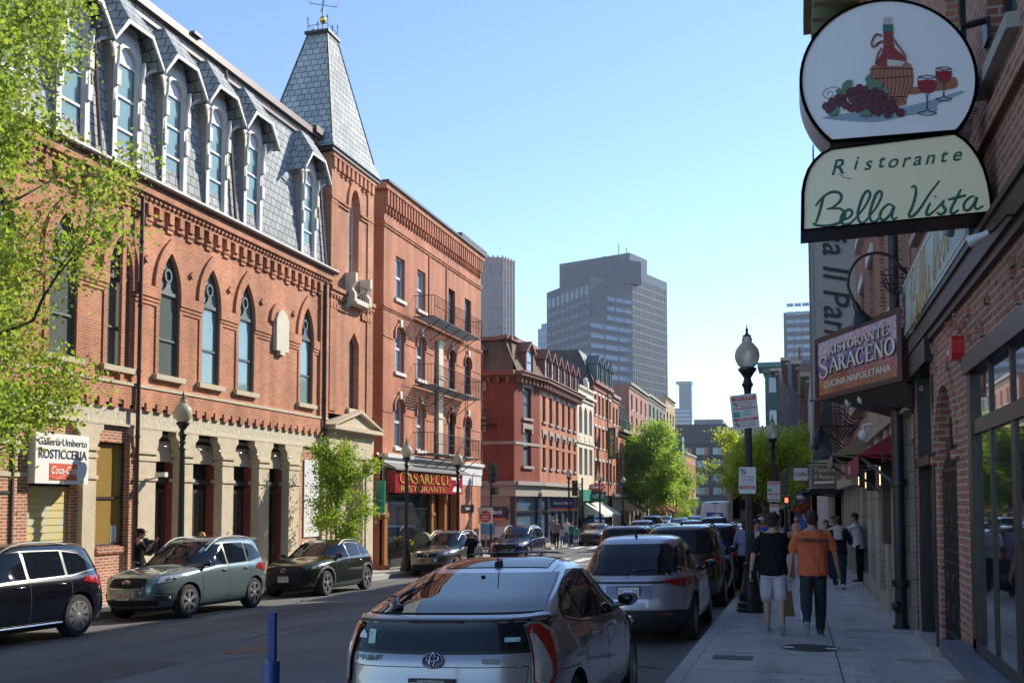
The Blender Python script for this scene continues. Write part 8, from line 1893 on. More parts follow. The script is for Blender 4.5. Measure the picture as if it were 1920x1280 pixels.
# --- bronze SUV, dark SUV, pale car in the right-hand row
P_BRZ=carpaint('paint_bronze',(.09,.06,.022),.6,.22); S8=Shape(SUV,1.0,1.0,1.02,nr=5.5); S8.paint=P_BLK
brz=car('parked_car','dark bronze SUV third in the right hand row, with roof rails and fin antenna',S8,P_BRZ,(0,0,0),0,2.69,.36,.235,wheels=(5,'double'),parts=suvparts(1,1.02,rails=(-1.5,.4),plate=[(-1,.78,'1KT 902',0)],extra=lambda t,S,P:P('fin_antenna',BLACK,lambda mb:(lambda a:mb.tube([a,a+Vector((-.03,0,.03)),a+Vector((-.08,0,.07))],[.025,.02,.004],6,flat=.5))(S.top(-1.35,0))))); pose(brz,-2.35,22.9,1)
def repaint(o,m,names=('body','roof_spoiler')):
    for ch in o.children:
        if ch.name.split('.')[0] in names:
            ch.data=ch.data.copy(); ch.data.materials[0]=m
def clone(src,label,paint,x,y,d,th=0,scale=None,group=None):
    k=dup(src,(0,0,0),0,label,group=group or 'cars parked along the kerb',scale=scale); repaint(k,paint); pose(k,x,y,d,th); return k
P_CHA=carpaint('paint_charcoal',(.02,.022,.027),.4,.2); P_WHT=carpaint('paint_white',(.6,.61,.63),.0,.3); P_SLV=carpaint('paint_silver2',(.42,.43,.45),.7,.3); P_RED=carpaint('paint_maroon',(.16,.01,.012),.3,.25); P_BLU=carpaint('paint_blue_grey',(.06,.10,.16),.5,.25); P_GRY=carpaint('paint_grey',(.12,.125,.13),.5,.25)
clone(brz,'charcoal SUV fourth in the right hand row, ahead of the bronze one',P_CHA,-2.2,28.6,1)
clone(lil,'pale silver crossover fifth in the right hand row, half hidden by the nearest lamp post',P_SLV,-2.15,34.2,1)
clone(brz,'white SUV sixth in the right hand row, just before the cross street',P_WHT,-2.2,40.0,1)
TR='cars in the moving traffic'
clone(brz,'maroon SUV in the traffic lane left of the bronze SUV, roof just showing',P_RED,-5.0,31.5,1,group=TR)
clone(brz,'silver SUV in the traffic lane just ahead of the maroon one',P_SLV,-5.2,38.5,1,group=TR)
clone(lil,'white crossover in the traffic lane, left of and beyond the silver SUV',P_WHT,-6.4,52,1,group=TR)
clone(lil,'blue grey crossover further ahead in the line of traffic',P_BLU,-6.0,60,1,group=TR)
clone(brz,'black SUV with lit red tail lamps directly behind the white mail van',P_CHA,-4.7,60.5,1,group=TR)
clone(lil,'red brown crossover stopped behind the open box truck',mat('paint_brown_red',(.10,.02,.015),.25,metal=.4,coat=1),-2.6,50.5,1,group=TR)
# low dark coupe facing the camera
SED=[(.15,-2.2,2.2,.80),(.28,-2.32,2.32,.87),(.45,-2.38,2.38,.91),(.6,-2.39,2.38,.92),(.72,-2.37,2.3,.915),(.82,-2.33,2.05,.90),(.90,-2.28,1.55,.88),(.95,-2.2,1.1,.85),(1.0,-1.9,.88,.80),(1.12,-1.55,.6,.74),(1.25,-1.15,.25,.68),(1.33,-.85,.02,.60),(1.38,-.65,-.2,.45),(1.39,-.5,-.3,.2)]
S9=Shape(SED,1,1,1.03,nf=4); S9.paint=P_GRY
sed=car('parked_car','low dark grey coupe facing the camera at the far left kerb beyond the crossing',S9,P_GRY,(0,0,0),0,2.72,.34,.24,wheels=(5,'double'),low=True,parts=std_parts(dlo_t=[(-1.5,1.02),(-1.1,1.18),(-.5,1.29),(.1,1.24),(.75,.99)],dlo_b=[(-1.5,1.0),(-.5,.96),(.75,.95)],pillars=(-.9,-.1),belt=1,wind=(.99,1.3,.93,.9),back=(1.0,1.28,.85,.85),roofz=1.4,tail=([(20,.85),(60,.88)],[(20,.75),(60,.76)]),head=([(114,.78),(140,.76)],[(114,.70),(140,.66)]),grille=([(-.62,.70),(.62,.70)],[(-.55,.42),(.55,.42)],SEAM,False),rails=False,seams=((-.6,.95,.3),(.7,.9,.3)),mirror=(.6,1.0),chrome=False)); pose(sed,-13.1,66.5,-1)
clone(sed,'dark saloon parked nose first beside the big street tree, far left kerb',P_CHA,-13.3,92,-1)
clone(sed,'blue grey saloon far down the left kerb past the big street tree',P_BLU,-13.3,104,-1)
clone(lil,'white crossover heading away in the far left lane, beside the low dark coupe',P_WHT,-9.8,66,1,group=TR)
clone(brz,'silver SUV with lit sun on its roof, far left lane near the big street tree',P_SLV,-11.2,80,1,group=TR)
clone(sed,'pale silver saloon coming towards the camera far down the street',P_SLV,-9.5,84,-1,group=TR)
clone(sed,'blue saloon coming towards the camera behind the pale silver one',P_BLU,-9.4,95,-1,group=TR)
clone(lil,'grey crossover far down the street in the left lane, last but one in line',P_GRY,-9.0,108,-1,group=TR)
clone(sed,'black saloon furthest down the street in the left lane',P_BLK,-8.5,122,-1,group=TR)
# --- mail van
vt=thing('mail_van','tall white mail van with blue eagle panel and lit tail lamps in mid street','van',carloc(-5.0,67),0)
VX,VY=-5.0,67; vz=zr(VX,VY,-.15); VW=mat('van_white',(.62,.63,.64),.35,coat=.5)
Sv=Shape([(.3,-2.9,2.9,.95),(.5,-3,3,.99),(1.2,-3,2.95,1.0),(1.5,-2.98,2.3,.99),(2.2,-2.92,1.75,.93),(2.5,-2.85,1.5,.88),(2.62,-2.7,1.2,.75),(2.65,-2.4,.8,.5)],nr=14,nf=6,m=6)
D.objects.remove(vt)
def van_parts(t,S,P):
    P('rear_window',CGL,sides(lambda mb,sg:S.panel(mb,'end',sorted([(sg*.1,2.2),(sg*.75,2.2)]),sorted([(sg*.1,1.65),(sg*.78,1.65)]),.01,4,3,-1))) if 0 else None
    P('door_seam',SEAM,lambda mb:S.panel(mb,'end',[(-.012,2.5),(.012,2.5)],[(-.012,.55),(.012,.55)],.006,1,8,-1))
    P('blue_panel',mat('mail_blue',(.01,.05,.28),.4),lambda mb:S.panel(mb,'end',[(-.5,1.9),(.42,1.98)],[(-.36,1.35),(.55,1.35)],.012,6,3,-1))
    P('eagle_mark',VW,lambda mb:S.panel(mb,'end',[(-.34,1.78),(-.1,1.86),(.3,1.72)],[(-.34,1.74),(-.1,1.58),(.25,1.5)],.02,6,3,-1))
    P('red_stripe',mat('sign_red',(.45,.015,.02),.4),lambda mb:S.panel(mb,'end',[(-.9,1.12),(.9,1.12)],[(-.9,1.04),(.9,1.04)],.012,6,1,-1))
    P('tail_lamp',AMB,sides(lambda mb,sg:S.panel(mb,'end',sorted([(sg*.84,.95),(sg*.95,.95)]),sorted([(sg*.84,.62),(sg*.95,.62)]),.012,2,3,-1)))
    P('bumper',CLAD,lambda mb:mb.box(-3.15,-2.9,-.98,.98,.38,.6)); P('high_lamp',SEAM,lambda mb:S.panel(mb,'end',[(-.2,2.56),(.2,2.56)],[(-.2,2.5),(.2,2.5)],.012,2,1,-1))
v=car('mail_van','tall white mail van with blue eagle panel and lit tail lamps in mid street',Sv,VW,(0,0,0),0,3.6,.36,.23,clad=.45,wheels=(6,'dark'),parts=van_parts,cat='van',group=None,low=True); pose(v,-5.0,67.5,1)
# --- box truck with open back
t=thing('box_truck','large box truck with open rear and parcels inside, right of the mail van','truck',(-2.75,66,zr(-2.75,66,-.15)))
x0,x1=-4.0,-1.5; tz=zr(-2.75,66,-.15); TB_=mat('truck_box',(.12,.11,.11),.5); TI=mat('truck_inside_blue',(.012,.03,.12),.5)
mb=MB(); mb.box(x0,x0+.12,62.5,70,tz+1.0,tz+3.9); mb.box(x1-.12,x1,62.5,70,tz+1.0,tz+3.9); mb.box(x0,x1,62.5,70,tz+3.75,tz+3.9); mb.box(x0,x1,62.5,70,tz+.9,tz+1.02); mb.box(x0,x1,69.9,70,tz+1,tz+3.9); mb.build('box',TB_,t)
mb=MB()
for x in (x0+.13,x1-.17): mb.box(x,x+.04,62.6,69.8,tz+1.05,tz+3.7)
for x in (x0+.5,x0+.9): mb.box(x,x+.06,64.2,64.3,tz+1.05,tz+3.6)
mb.build('lining',TI,t)
mb=MB(); mb.box(x0-.05,x1+.05,62.38,62.5,tz+.88,tz+1.04); mb.box(x0,x1,62.4,62.5,tz+3.6,tz+3.95); 
for x in (x0,x1-.16): mb.box(x,x+.16,62.4,62.5,tz+1.0,tz+3.7)
mb.build('rear_frame',mat('truck_frame',(.30,.27,.25),.6),t)
mb=MB(); mb.box(x0+.3,x1-.3,60.9,62.3,tz+.86,tz+.93)
for x in (x0+.6,x1-.7): mb.box(x,x+.1,62.2,62.5,tz+.2,tz+.9)
mb.build('tail_lift',GREYM,t)
mb=MB(); mb.box(-3.3,-2.2,70,72,tz+.6,tz+2.6); mb.build('cab',TB_,t)
for k,(x,y,r_) in enumerate(((x0+.2,64,.45),(x1-.2,64,.45),(x0+.2,70.8,.45),(x1-.2,70.8,.45))):
    mb=MB(); mb.lathe((x,y,tz+r_),[(r_*.6,-.14),(r_,-.12),(r_,.12),(r_*.6,.14)],20,axis='x'); mb.build('wheel',TYRE,t,smooth=40)
for k,(x,z_,w,h,m_,lab) in enumerate(((-3.35,1.04,.5,.5,'cardboard','cardboard parcel low at the left inside the open truck'),(-3.2,1.56,.42,.5,'cardboard','cardboard parcel stacked on another at the left inside the open truck'),(-2.75,1.04,.45,.35,'cardboard2','flat brown parcel in the middle of the truck floor'),(-2.1,1.04,.6,.75,'grey_tote','grey crate at the right inside the open truck'),(-3.75,1.04,.4,.42,'white_tote','pale blue crate nearest the left edge of the truck bed'))):
    c_={'cardboard':(.28,.17,.09),'cardboard2':(.3,.13,.06),'grey_tote':(.12,.12,.13),'white_tote':(.35,.38,.45)}[m_]
    b_=thing('parcel' if 'card' in m_ else 'crate',lab,'box',(x,63.4,tz+z_)); mb=MB(); mb.box(x-w/2,x+w/2,63.1,63.7,tz+z_,tz+z_+h); mb.build('case',mat(m_,c_,.8),b_); mb=MB(); mb.box(x-w*.5-.004,x+w*.5+.004,63.095,63.705,tz+z_+h*.45,tz+z_+h*.55) if 'card' in m_ else mb.box(x-w*.53,x+w*.53,63.08,63.72,tz+z_+h*.93,tz+z_+h*1.02); mb.build('tape' if 'card' in m_ else 'rim',mat('tape',(.4,.3,.18),.4),b_)
# ================================================================ people
SK=mat('skin',(.42,.24,.17),.5,var=.06,vs=9); SK2=mat('skin_tan',(.36,.20,.13),.5,var=.06,vs=9); HRB=mat('hair_black',(.012,.009,.008),.55,bump=.6,bs=120); HRBR=mat('hair_brown',(.05,.028,.016),.55,bump=.6,bs=120); HRBL=mat('hair_blond',(.42,.26,.10),.5,bump=.6,bs=120); HRG=mat('hair_grey',(.4,.4,.4),.6)
def cloth(n,c,b=.5): return mat('cloth_'+n,c,.9,var=.12,vs=5,bump=b,bs=14,spec=.2)
def remeshed(mb,name,m,parent,vox,sm=4,world=False,fold=0):
    o=mb.build(name,m,parent,world=False); md=o.modifiers.new('r','REMESH'); md.mode='VOXEL'; md.voxel_size=vox; md.use_smooth_shade=True
    s=o.modifiers.new('s','SMOOTH'); s.factor=.5; s.iterations=sm
    me=evalmesh(o); o.modifiers.clear(); old=o.data; o.data=me; me.name=name; D.meshes.remove(old)
    if fold and vox<.0091:
        from mathutils import noise
        for v in me.vertices:
            c=v.co; k=noise.noise(Vector((c.x*9,c.y*9,c.z*3.2+c.x*5)))+.5*noise.noise(Vector((c.x*20,c.y*20,c.z*9))); v.co=c+v.normal*(fold*k)
    return o
def rings(mb,R_,n=16):      # (centre, rx, ry) stacked rings
    vs=[]
    for c,rx,ry in R_:
        for j in range(n): q=2*PI*j/n; vs.append((c[0]+rx*math.cos(q),c[1]+ry*math.sin(q),c[2]))
    k=len(R_); mb.add(vs,[(i*n+j,i*n+(j+1)%n,(i+1)*n+(j+1)%n,(i+1)*n+j) for i in range(k-1) for j in range(n)]+[tuple(range(n))[::-1],tuple((k-1)*n+j for j in range(n))])
def tip(mb,P,r,n=10):       # rounded limb
    mb.tube(P,r,n); mb.ell(P[0],(r[0],)*3,8,6); mb.ell(P[-1],(r[-1],)*3,8,6)
def hand(mb,w,d,side,h,curl=.5,palm=Vector((0,0,0)),fw_=Vector((0,1,0))):
    """wrist w, pointing d; thumb towards fw_"""
    d=d.normalized(); f=(fw_-d*fw_.dot(d)).normalized(); n=d.cross(f); s=h/1.75
    mb.tube([w,w+d*.03*s,w+d*.09*s],[.024*s,.032*s,.03*s],10,flat=.6); c=w+d*.085*s
    for k,(o,L) in enumerate(((.030,.066),(.010,.076),(-.010,.071),(-.029,.056))):
        p0=c+f*o*s; cv=n*side*(curl*.02*s); p1=p0+d*L*.45*s+cv*.5; p2=p1+d*L*.3*s+cv*1.4; p3=p2+d*L*.2*s*(1-curl)+cv*1.6; tip(mb,[p0,p1,p2,p3],[.0105*s,.0098*s,.009*s,.008*s],7)
    t0=w+d*.03*s+f*.024*s; t1=t0+d*.03*s+f*.022*s; t2=t1+d*.03*s+f*.004*s+n*side*.01*s; tip(mb,[t0,t1,t2],[.0135*s,.0115*s,.0095*s],7)
def person(label,x,y,rz,h=1.75,skin=None,hair=HRB,hairk='short',shirt=None,pants=None,shorts=False,shoes=None,legs=(.35,.15,-.3,.1),arms=((.1,.15,.1),(-.1,.15,.1)),lean=0,wide=1,vox=.02,sleeve=.5,headturn=0,z=None,cap=None,group=None,face=True,shirtlen=0,hands=True,base=0,skirt=False,female=False,bag=None):
    """legs=(thighL,kneeL,thighR,kneeR) radians forward; arms=((swing,spread,elbow) L,R); faces local +y"""
    k=h/1.75; t=thing('person',label,'person',(x,y,(gz(x,y) if z is None else z)+base),rz,group)
    V=lambda a,b,c:Vector((a*k,b*k,c*k)); skin=skin or SK
    hipz=.92; J={}
    low=1e9
    for sg,(th,kn) in ((-1,legs[0:2]),(1,legs[2:4])):
        hp=Vector((sg*.09,0,hipz)); kp=hp+Vector((sg*.012,math.sin(th),-math.cos(th)))*.43; sh=th-kn; ap=kp+Vector((0,math.sin(sh),-math.cos(sh)))*.41; J[sg]=(hp,kp,ap,sh); low=min(low,ap.z)
    dz=.085-low
    for sg in J: hp,kp,ap,sh=J[sg]; J[sg]=tuple(p+Vector((0,0,dz)) for p in (hp,kp,ap))+(sh,)
    hz_=hipz+dz; ln=Vector((0,math.sin(lean),math.cos(lean)))
    def tor(hh,dx=0,dy=0): return Vector((dx,dy,0))+Vector((0,0,hz_))+ln*(hh-.92)
    body=MB(); W_=wide; fm=.9 if female else 1
    def tr(extra,top=1.5): 
        L=[(.84,.165,.115),(.93,.17*(1.06 if female else 1),.118),(1.05,.152*(.93 if female else 1),.108),(1.2,.168,.115),(1.33,.19*fm,.118),(1.41,.185*fm,.1),(1.46,.12*fm,.075),(1.5,.062,.06)]
        return [(tuple(v*k for v in tor(a)),(b*W_+extra)*k,(c*(W_*.5+.5)+extra)*k) for a,b,c in L if a<=top]
    rings(body,tr(0)); nk=tor(1.5); hd=tor(1.625,dy=.015)
    body.tube([tor(1.44)*k,tor(1.56,dy=.005)*k],[.058*k,.054*k],12)
    hs=V(1,1,1); c=hd*k; ct,st_=math.cos(headturn),math.sin(headturn)
    rt=lambda a,b,cc: Vector((c.x+(a*ct-b*st_)*k,c.y+(a*st_+b*ct)*k,c.z+cc*k))
    body.ell(tuple(rt(0,0,.01)),(.076*k,.092*k,.105*k),16,12); body.ell(tuple(rt(0,.03,-.055)),(.055*k,.058*k,.058*k),12,8)
    body.ell(tuple(rt(0,.1,-.012)),(.013*k,.02*k,.024*k),8,6)
    for s in (-1,1): body.ell(tuple(rt(s*.078,-.005,-.005)),(.012*k,.02*k,.032*k),8,6)
    H_={}
    for i,sg in enumerate((-1,1)):
        sw,spd,el=arms[i]; sp_=tor(1.415,dx=sg*.185*W_*fm); d=Vector((sg*math.sin(spd),math.sin(sw)*math.cos(spd),-math.cos(sw)*math.cos(spd))); ep=sp_+d*.29
        sw2=sw+el; d2=Vector((sg*math.sin(spd)*.5,math.sin(sw2),-math.cos(sw2))).normalized(); wp=ep+d2*.25; H_[sg]=(sp_,ep,wp,d,d2)
        tip(body,[sp_*k,((sp_+ep)/2)*k,ep*k,(ep+d2*.08)*k,wp*k],[.05*k,.045*k,.038*k,.038*k,.026*k],10)
        if hands: hand(body,wp*k,d2,sg*-1,h,.55)
        else: body.ell(tuple((wp+d2*.07)*k),(.03*k,.035*k,.06*k),8,6)
    for sg in (-1,1):
        hp,kp,ap,sh=J[sg]
        tip(body,[hp*k,((hp+kp)/2)*k,kp*k,(kp*.65+ap*.35)*k,ap*k],[.088*k,.075*k,.055*k,.056*k,.036*k],12)
    b_=remeshed(body,'body',skin,t,vox*(.45 if vox<.02 else .8),3)
    if face:
        m=MB()
        for s in (-1,1): m.ell(tuple(rt(s*.03,.086,.008)),(.011*k,.008*k,.006*k),8,5)
        m.build('eyes',BLK,t,world=False); m=MB(); m.ell(tuple(rt(0,.088,-.05)),(.022*k,.008*k,.006*k),8,5); m.build('mouth',mat('lips',(.3,.09,.08),.5),t,world=False)
    # hair
    hm=MB()
    if hairk!='bald':
        hm.ell(tuple(rt(0,-.016,.035)),(.088*k,.1*k,.098*k),18,12); hm.ell(tuple(rt(0,-.05,-.01)),(.078*k,.058*k,.08*k),14,10)
        if hairk=='thick':
            rg=random.Random(1)
            for i in range(26): a=rg.uniform(0,2*PI); e=rg.uniform(.1,1.2); hm.ell(tuple(rt(.085*math.cos(a)*math.cos(e),-.02+.095*math.sin(a)*math.cos(e),.04+.1*math.sin(e))),(.024*k,.026*k,.022*k),7,5)
        if hairk=='long': hm.ell(tuple(rt(0,-.07,-.08)),(.085*k,.045*k,.13*k),12,8); hm.ell(tuple(rt(0,-.07,-.16)),(.07*k,.03*k,.1*k),10,6)
        if hairk=='tied': hm.ell(tuple(rt(0,-.11,.03)),(.035*k,.035*k,.04*k),10,6)
        o=remeshed(hm,'hair',hair,t,vox*.6,2)
    if cap:
        m=MB(); m.ell(tuple(rt(0,-.01,.065)),(.093*k,.105*k,.075*k),16,8); p=rt(0,.09,.05); m.ell(tuple(rt(0,.10,.05)),(.07*k,.07*k,.012*k),12,5); 
        if cap[1]=='brim': m.ell(tuple(rt(0,0,.05)),(.16*k,.17*k,.012*k),16,5)
        m.build('hat',cap[0],t,world=False,smooth=60)
    sh_=MB()
    if shirt:
        R_=tr(.016 if not female else .012); z0s=.84-shirtlen; bot=tor(z0s)
        R_=[((bot.x*k,bot.y*k,bot.z*k),(.178*W_+.012)*k,(.13*(W_*.5+.5)+.012)*k)]+[r_ for r_ in R_ if r_[0][2]>bot.z*k+.02*k and r_[0][2]<tor(1.47).z*k]
        rings(sh_,R_,20)
        for i,sg in enumerate((-1,1)):
            sp_,ep,wp,d,d2=H_[sg]
            if sleeve<=1: e=sp_+d*.29*sleeve*1.25; tip(sh_,[sp_*k+Vector((-sg*.03*k,0,.0)),((sp_+e)/2)*k,e*k],[.062*k,.064*k,.062*k],12)
            else: tip(sh_,[sp_*k,((sp_+ep)/2)*k,ep*k,wp*k],[.06*k,.054*k,.046*k,.036*k],12)
        o=remeshed(sh_,'shirt',shirt,t,vox*.6,3,fold=.013*k); J['shirt']=o
    if pants:
        pm=MB(); 
        rings(pm,[(tuple(tor(.98)*k),.158*W_*k,.112*k),(tuple(tor(.9)*k),.175*W_*k,.122*k),(tuple(tor(.80)*k),.17*W_*k,.12*k)])
        for sg in (-1,1):
            hp,kp,ap,sh=J[sg]
            if skirt: continue
            if shorts: e=hp+(kp-hp)*.93; tip(pm,[hp*k,((hp+e)/2)*k,e*k],[.098*k,.1*k,.1*k],14)
            else: tip(pm,[hp*k,((hp+kp)/2)*k,kp*k,((kp+ap)/2)*k,(ap+Vector((0,0,.0)))*k],[.10*k,.096*k,.082*k,.076*k,.058*k],14)
        if skirt: rings(pm,[(tuple(tor(.9)*k),.18*k,.13*k),(tuple(tor(.62)*k),.23*k,.18*k),(tuple(tor(.45)*k),.25*k,.2*k)])
        remeshed(pm,'trousers' if not shorts else 'shorts',pants,t,vox*.6,3,fold=.012*k)
    for sg in (-1,1):
        hp,kp,ap,sh=J[sg]; m=MB(); tl=max(-.9,min(.5,sh if sh<0 else 0)); f=Vector((0,math.cos(tl*1.0),math.sin(tl*1.0))); dn=Vector((0,math.sin(tl),-math.cos(tl)))
        a=ap*k; m.ell(tuple(a+dn*.03*k-f*.01*k),(.042*k,.055*k,.05*k),12,8); m.tube([a+dn*.052*k-f*.05*k,a+dn*.05*k+f*.04*k,a+dn*.058*k+f*.13*k,a+dn*.062*k+f*.19*k],[.042*k,.044*k,.046*k,.03*k],12,flat=.62)
        o=remeshed(m,'shoe',shoes or BLK,t,vox*.5,2)
        m=MB(); s0=a+dn*.078*k; m.tube([s0-f*.06*k,s0+f*.05*k,s0+f*.14*k,s0+f*.2*k],[.036*k,.04*k,.044*k,.028*k],10,flat=.25); m.build('sole',mat('sole_pale',(.35,.35,.34),.7),o,world=False)
    t['_']=0; del t['_']
    return t,J,H_,k
ORG=cloth('orange',(.52,.115,.05)); BLT=cloth('black',(.008,.009,.014)); TRK=cloth('track_grey',(.03,.033,.042)); LILS=cloth('pale_lilac',(.42,.38,.42)); WHC=cloth('white',(.6,.6,.62)); BLC=cloth('blue',(.03,.10,.36)); JN=cloth('denim',(.02,.03,.055)); PKC=cloth('pink',(.5,.3,.28)); GYC=cloth('grey',(.12,.12,.13)); TEAL=cloth('teal',(.02,.16,.13)); WS=mat('shoe_white',(.55,.55,.55),.6); GS=mat('shoe_grey',(.2,.21,.2),.7); DGS=mat('shoe_green_dark',(.02,.05,.05),.6)
p1,J1,H1,k1=person('person walking away in a plain black T-shirt and pale shorts, nearest the lamp post',-.36,15.3,R(4),1.76,SK,HRB,'thick',BLT,LILS,True,GS,(.16,.1,-.28,.42),((-.12,.3,.16),(.02,.2,.25)),.02,1.08,.014,.62,headturn=-.35)
p2,J2,H2,k2=person('person walking away in an orange T-shirt with black lettering and dark striped track trousers',.19,15.1,R(0),1.80,SK2,HRB,'short',ORG,TRK,False,DGS,(-.26,.62,.14,.05),((-.02,.22,.1),(.10,.32,.2)),.02,1.16,.014,.62)
text('JUST FORGE AHEAD',(0,-.178*k2*1.0,1.335*k2),(1,0,0),up,.078,BLK,p2,'shirt_lettering',ext=.02,sx=.62,world=False,off=.012)
m=MB()
for sg in (-1,1):
    hp,kp,ap,sh=J2[sg]; m.tube([(hp+Vector((sg*.094,0,-.02)))*k2,((hp+kp)/2+Vector((sg*.086,0,0)))*k2,(kp+Vector((sg*.073,0,0)))*k2,((kp+ap)/2+Vector((sg*.069,0,0)))*k2,(ap+Vector((sg*.057,0,.02)))*k2],.012,6)
m.build('side_stripe',WHC,p2,world=False)
w=H1[-1][2]; m=MB(); m.lathe(tuple(w*k1),[(.03,-.01),(.033,0),(.03,.01)],12); m.build('bracelet',BLACK,p1,world=False)
# paper bag hanging from the orange shirt person's left hand
w=H2[-1][2]; hz0=w*k2+H2[-1][4]*.13*k2; bx_,by_,bz_=.19+hz0.x,15.1+hz0.y,gz(.19,15.1)+hz0.z
bg_=thing('paper_bag','brown paper bag with twisted handles hanging from the hand of the orange shirted person','bag',(bx_,by_,bz_-.5))
m=MB(); Vb=[(bx_-.03,by_-.14,bz_-.16),(bx_+.03,by_-.14,bz_-.16),(bx_+.03,by_+.14,bz_-.16),(bx_-.03,by_+.14,bz_-.16),(bx_-.09,by_-.13,bz_-.5),(bx_+.07,by_-.13,bz_-.5),(bx_+.07,by_+.13,bz_-.5),(bx_-.09,by_+.13,bz_-.5)]
m.add(Vb,[(0,1,5,4),(1,2,6,5),(2,3,7,6),(3,0,4,7),(4,5,6,7)]); m.add(Vb,[(4,5,1,0),(5,6,2,1),(6,7,3,2),(7,4,0,3)]); m.build('bag_body',mat('kraft_paper',(.26,.14,.075),.8,var=.12,vs=8,bump=.4,bs=20),bg_)
for s in (-1,1): m=MB(); m.tube(catmull([(bx_+s*.025,by_-.07,bz_-.17),(bx_+s*.02,by_-.03,bz_-.05),(bx_,by_,bz_-.0),(bx_+s*.02,by_+.03,bz_-.05),(bx_+s*.025,by_+.07,bz_-.17)],4),.005,5); m.build('handle',mat('kraft_paper',(.26,.14,.075),.8),bg_)
FS_=dict(vox=.026,hands=True)
def at_ground(u,v): 
    lo,hi=2.,300.
    d=ray(u,v)
    for i in range(50):
        mm=(lo+hi)/2; p=_C+d*mm
        if p.z>zr(p.x,p.y,0): lo=mm
        else: hi=mm
    return _C+d*lo
q=at_ground(1574,1103); p3,J3,H3,k3=person('person in dark clothes and white trainers walking away with a small child on the arm',q.x,q.y,R(-4),1.78,SK,HRB,'short',cloth('navy',(.012,.016,.03)),JN,False,WS,(.3,.1,-.2,.3),((.2,.15,1.5),(.35,.2,1.45)),0,1.1,.02,.9)
pc,_,_,_=person('small child in a patterned white top carried by the person in dark clothes',q.x-.02,q.y-.22,R(10),.92,SK,HRB,'short',cloth('patterned',(.5,.42,.42)),cloth('navy',(.012,.016,.03)),True,WS,(1.1,1.2,1.0,1.2),((1.0,.4,.6),(1.2,.5,.5)),0,1.15,.016,.7,z=gz(q.x,q.y)+.86)
q=at_ground(1628,1040); person('waiter in a white shirt leaning out of the restaurant doorway with one arm stretched out',1.5,27.0,R(80),1.76,SK2,HRB,'short',WHC,BLT,False,None,(0,0,0,0),((1.2,.1,.3),(.1,.1,.2)),.15,1,.02,1.5,z=gz(1.5,27)+.1)
person('person in a straw hat, pink top and denim shorts far along the right pavement',XU(1492,47),47,R(170),1.66,SK,HRBR,'long',PKC,cloth('denim_light',(.08,.14,.24)),True,WS,(.2,.1,-.2,.2),((.1,.15,.3),(-.1,.15,.3)),0,.95,.024,.5,cap=(mat('straw',(.55,.45,.3),.8),'brim'),female=True)
person('elderly person with white cap and blue shirt beside the second lamp post',XU(1428,31),31,R(150),1.74,SK,HRG,'short',BLC,cloth('khaki',(.3,.25,.17)),False,GS,(.15,.1,-.15,.15),((.1,.15,.3),(-.1,.15,.3)),.05,1.1,.022,.6,cap=(mat('cap_white',(.5,.5,.5),.7),'cap'))
person('person in a pale violet top and black trousers half hidden behind the nearest lamp post',XU(1396,24),24,R(20),1.7,SK,HRBR,'long',cloth('violet',(.28,.30,.5)),BLT,False,None,(.1,.1,-.1,.1),((.3,.15,.8),(.2,.15,.8)),.05,1,.022,.7,female=True)
person('person in a pale grey top with dark curly hair, right of the nearest lamp post',XU(1418,25.5),25.5,R(200),1.66,SK2,HRB,'thick',cloth('palegrey',(.4,.4,.42)),JN,False,None,(.1,.1,-.1,.1),((.4,.15,1.1),(.4,.15,1.1)),.05,1,.022,.7,female=True)
person('person in a grey T-shirt coming towards the camera behind the orange shirt, right pavement',XU(1547,30),30,R(185),1.68,SK,HRBR,'tied',GYC,JN,False,None,(.2,.1,-.2,.2),((.1,.15,.3),(-.1,.15,.3)),0,1,.024,.6,female=True)
person('person in dark clothes standing further back between the two men and the restaurant wall',XU(1560,33),33,R(170),1.8,SK,HRB,'short',BLT,BLT,False,None,(0,0,0,0),((.1,.15,.3),(-.1,.15,.3)),0,1,.024,.6)
for u,y,lab,c_,hh in ((1440,44,'distant person in red on the right pavement between the lamp posts',cloth('red',(.4,.05,.04)),1.7),(1408,56,'distant person in white seen left of the second lamp post near the cross street',WHC,1.72),(1505,58,'distant person in dark blue beyond the straw hat on the right pavement',BLC,1.75),(1418,66,'distant person in grey crossing far behind the nearest lamp post',GYC,1.7)):
    person(lab,max(XU(u,y),-3.5),y,R(180),hh,SK,HRBR,'short',c_,JN,False,None,(.2,.1,-.2,.2),((.1,.15,.3),(-.1,.15,.3)),0,1,.035,.6,hands=True)
# left pavement
person('person in black cap and T-shirt with a dark shoulder bag behind the sage green SUV',-15.35,XU and YU(262,-15.35),R(-60),1.80,SK2,HRB,'short',BLT,JN,False,None,(.2,.1,-.2,.2),((.1,.2,.3),(.9,.35,1.6)),.05,1.1,.018,.6,cap=(BLT,'cap'))
yb=YU(262,-15.35); sb=thing('shoulder_bag','black crumpled bag on the shoulder of the person in the black cap','bag',(-15.3,yb+.28,gz(-15.3,yb)+1.2)); m=MB(); rg=random.Random(4)
for i in range(14): m.ell((-15.28+rg.uniform(-.08,.08),yb+.3+rg.uniform(-.13,.13),gz(-15.3,yb)+1.32+rg.uniform(-.16,.14)),(.11,.11,.1),8,6)
o=remeshed(m,'bag_body',mat('bag_black',(.02,.02,.022),.6,bump=.8,bs=14),None,.03,1); 
for v in o.data.vertices: v.co-=sb.location
o.parent=sb; m=MB(); m.tube(catmull([(-15.28,yb+.4,gz(-15.3,yb)+1.4),(-15.3,yb+.25,gz(-15.3,yb)+1.55),(-15.32,yb+.1,gz(-15.3,yb)+1.5)],4),.018,6); m.build('strap',BLT,sb)
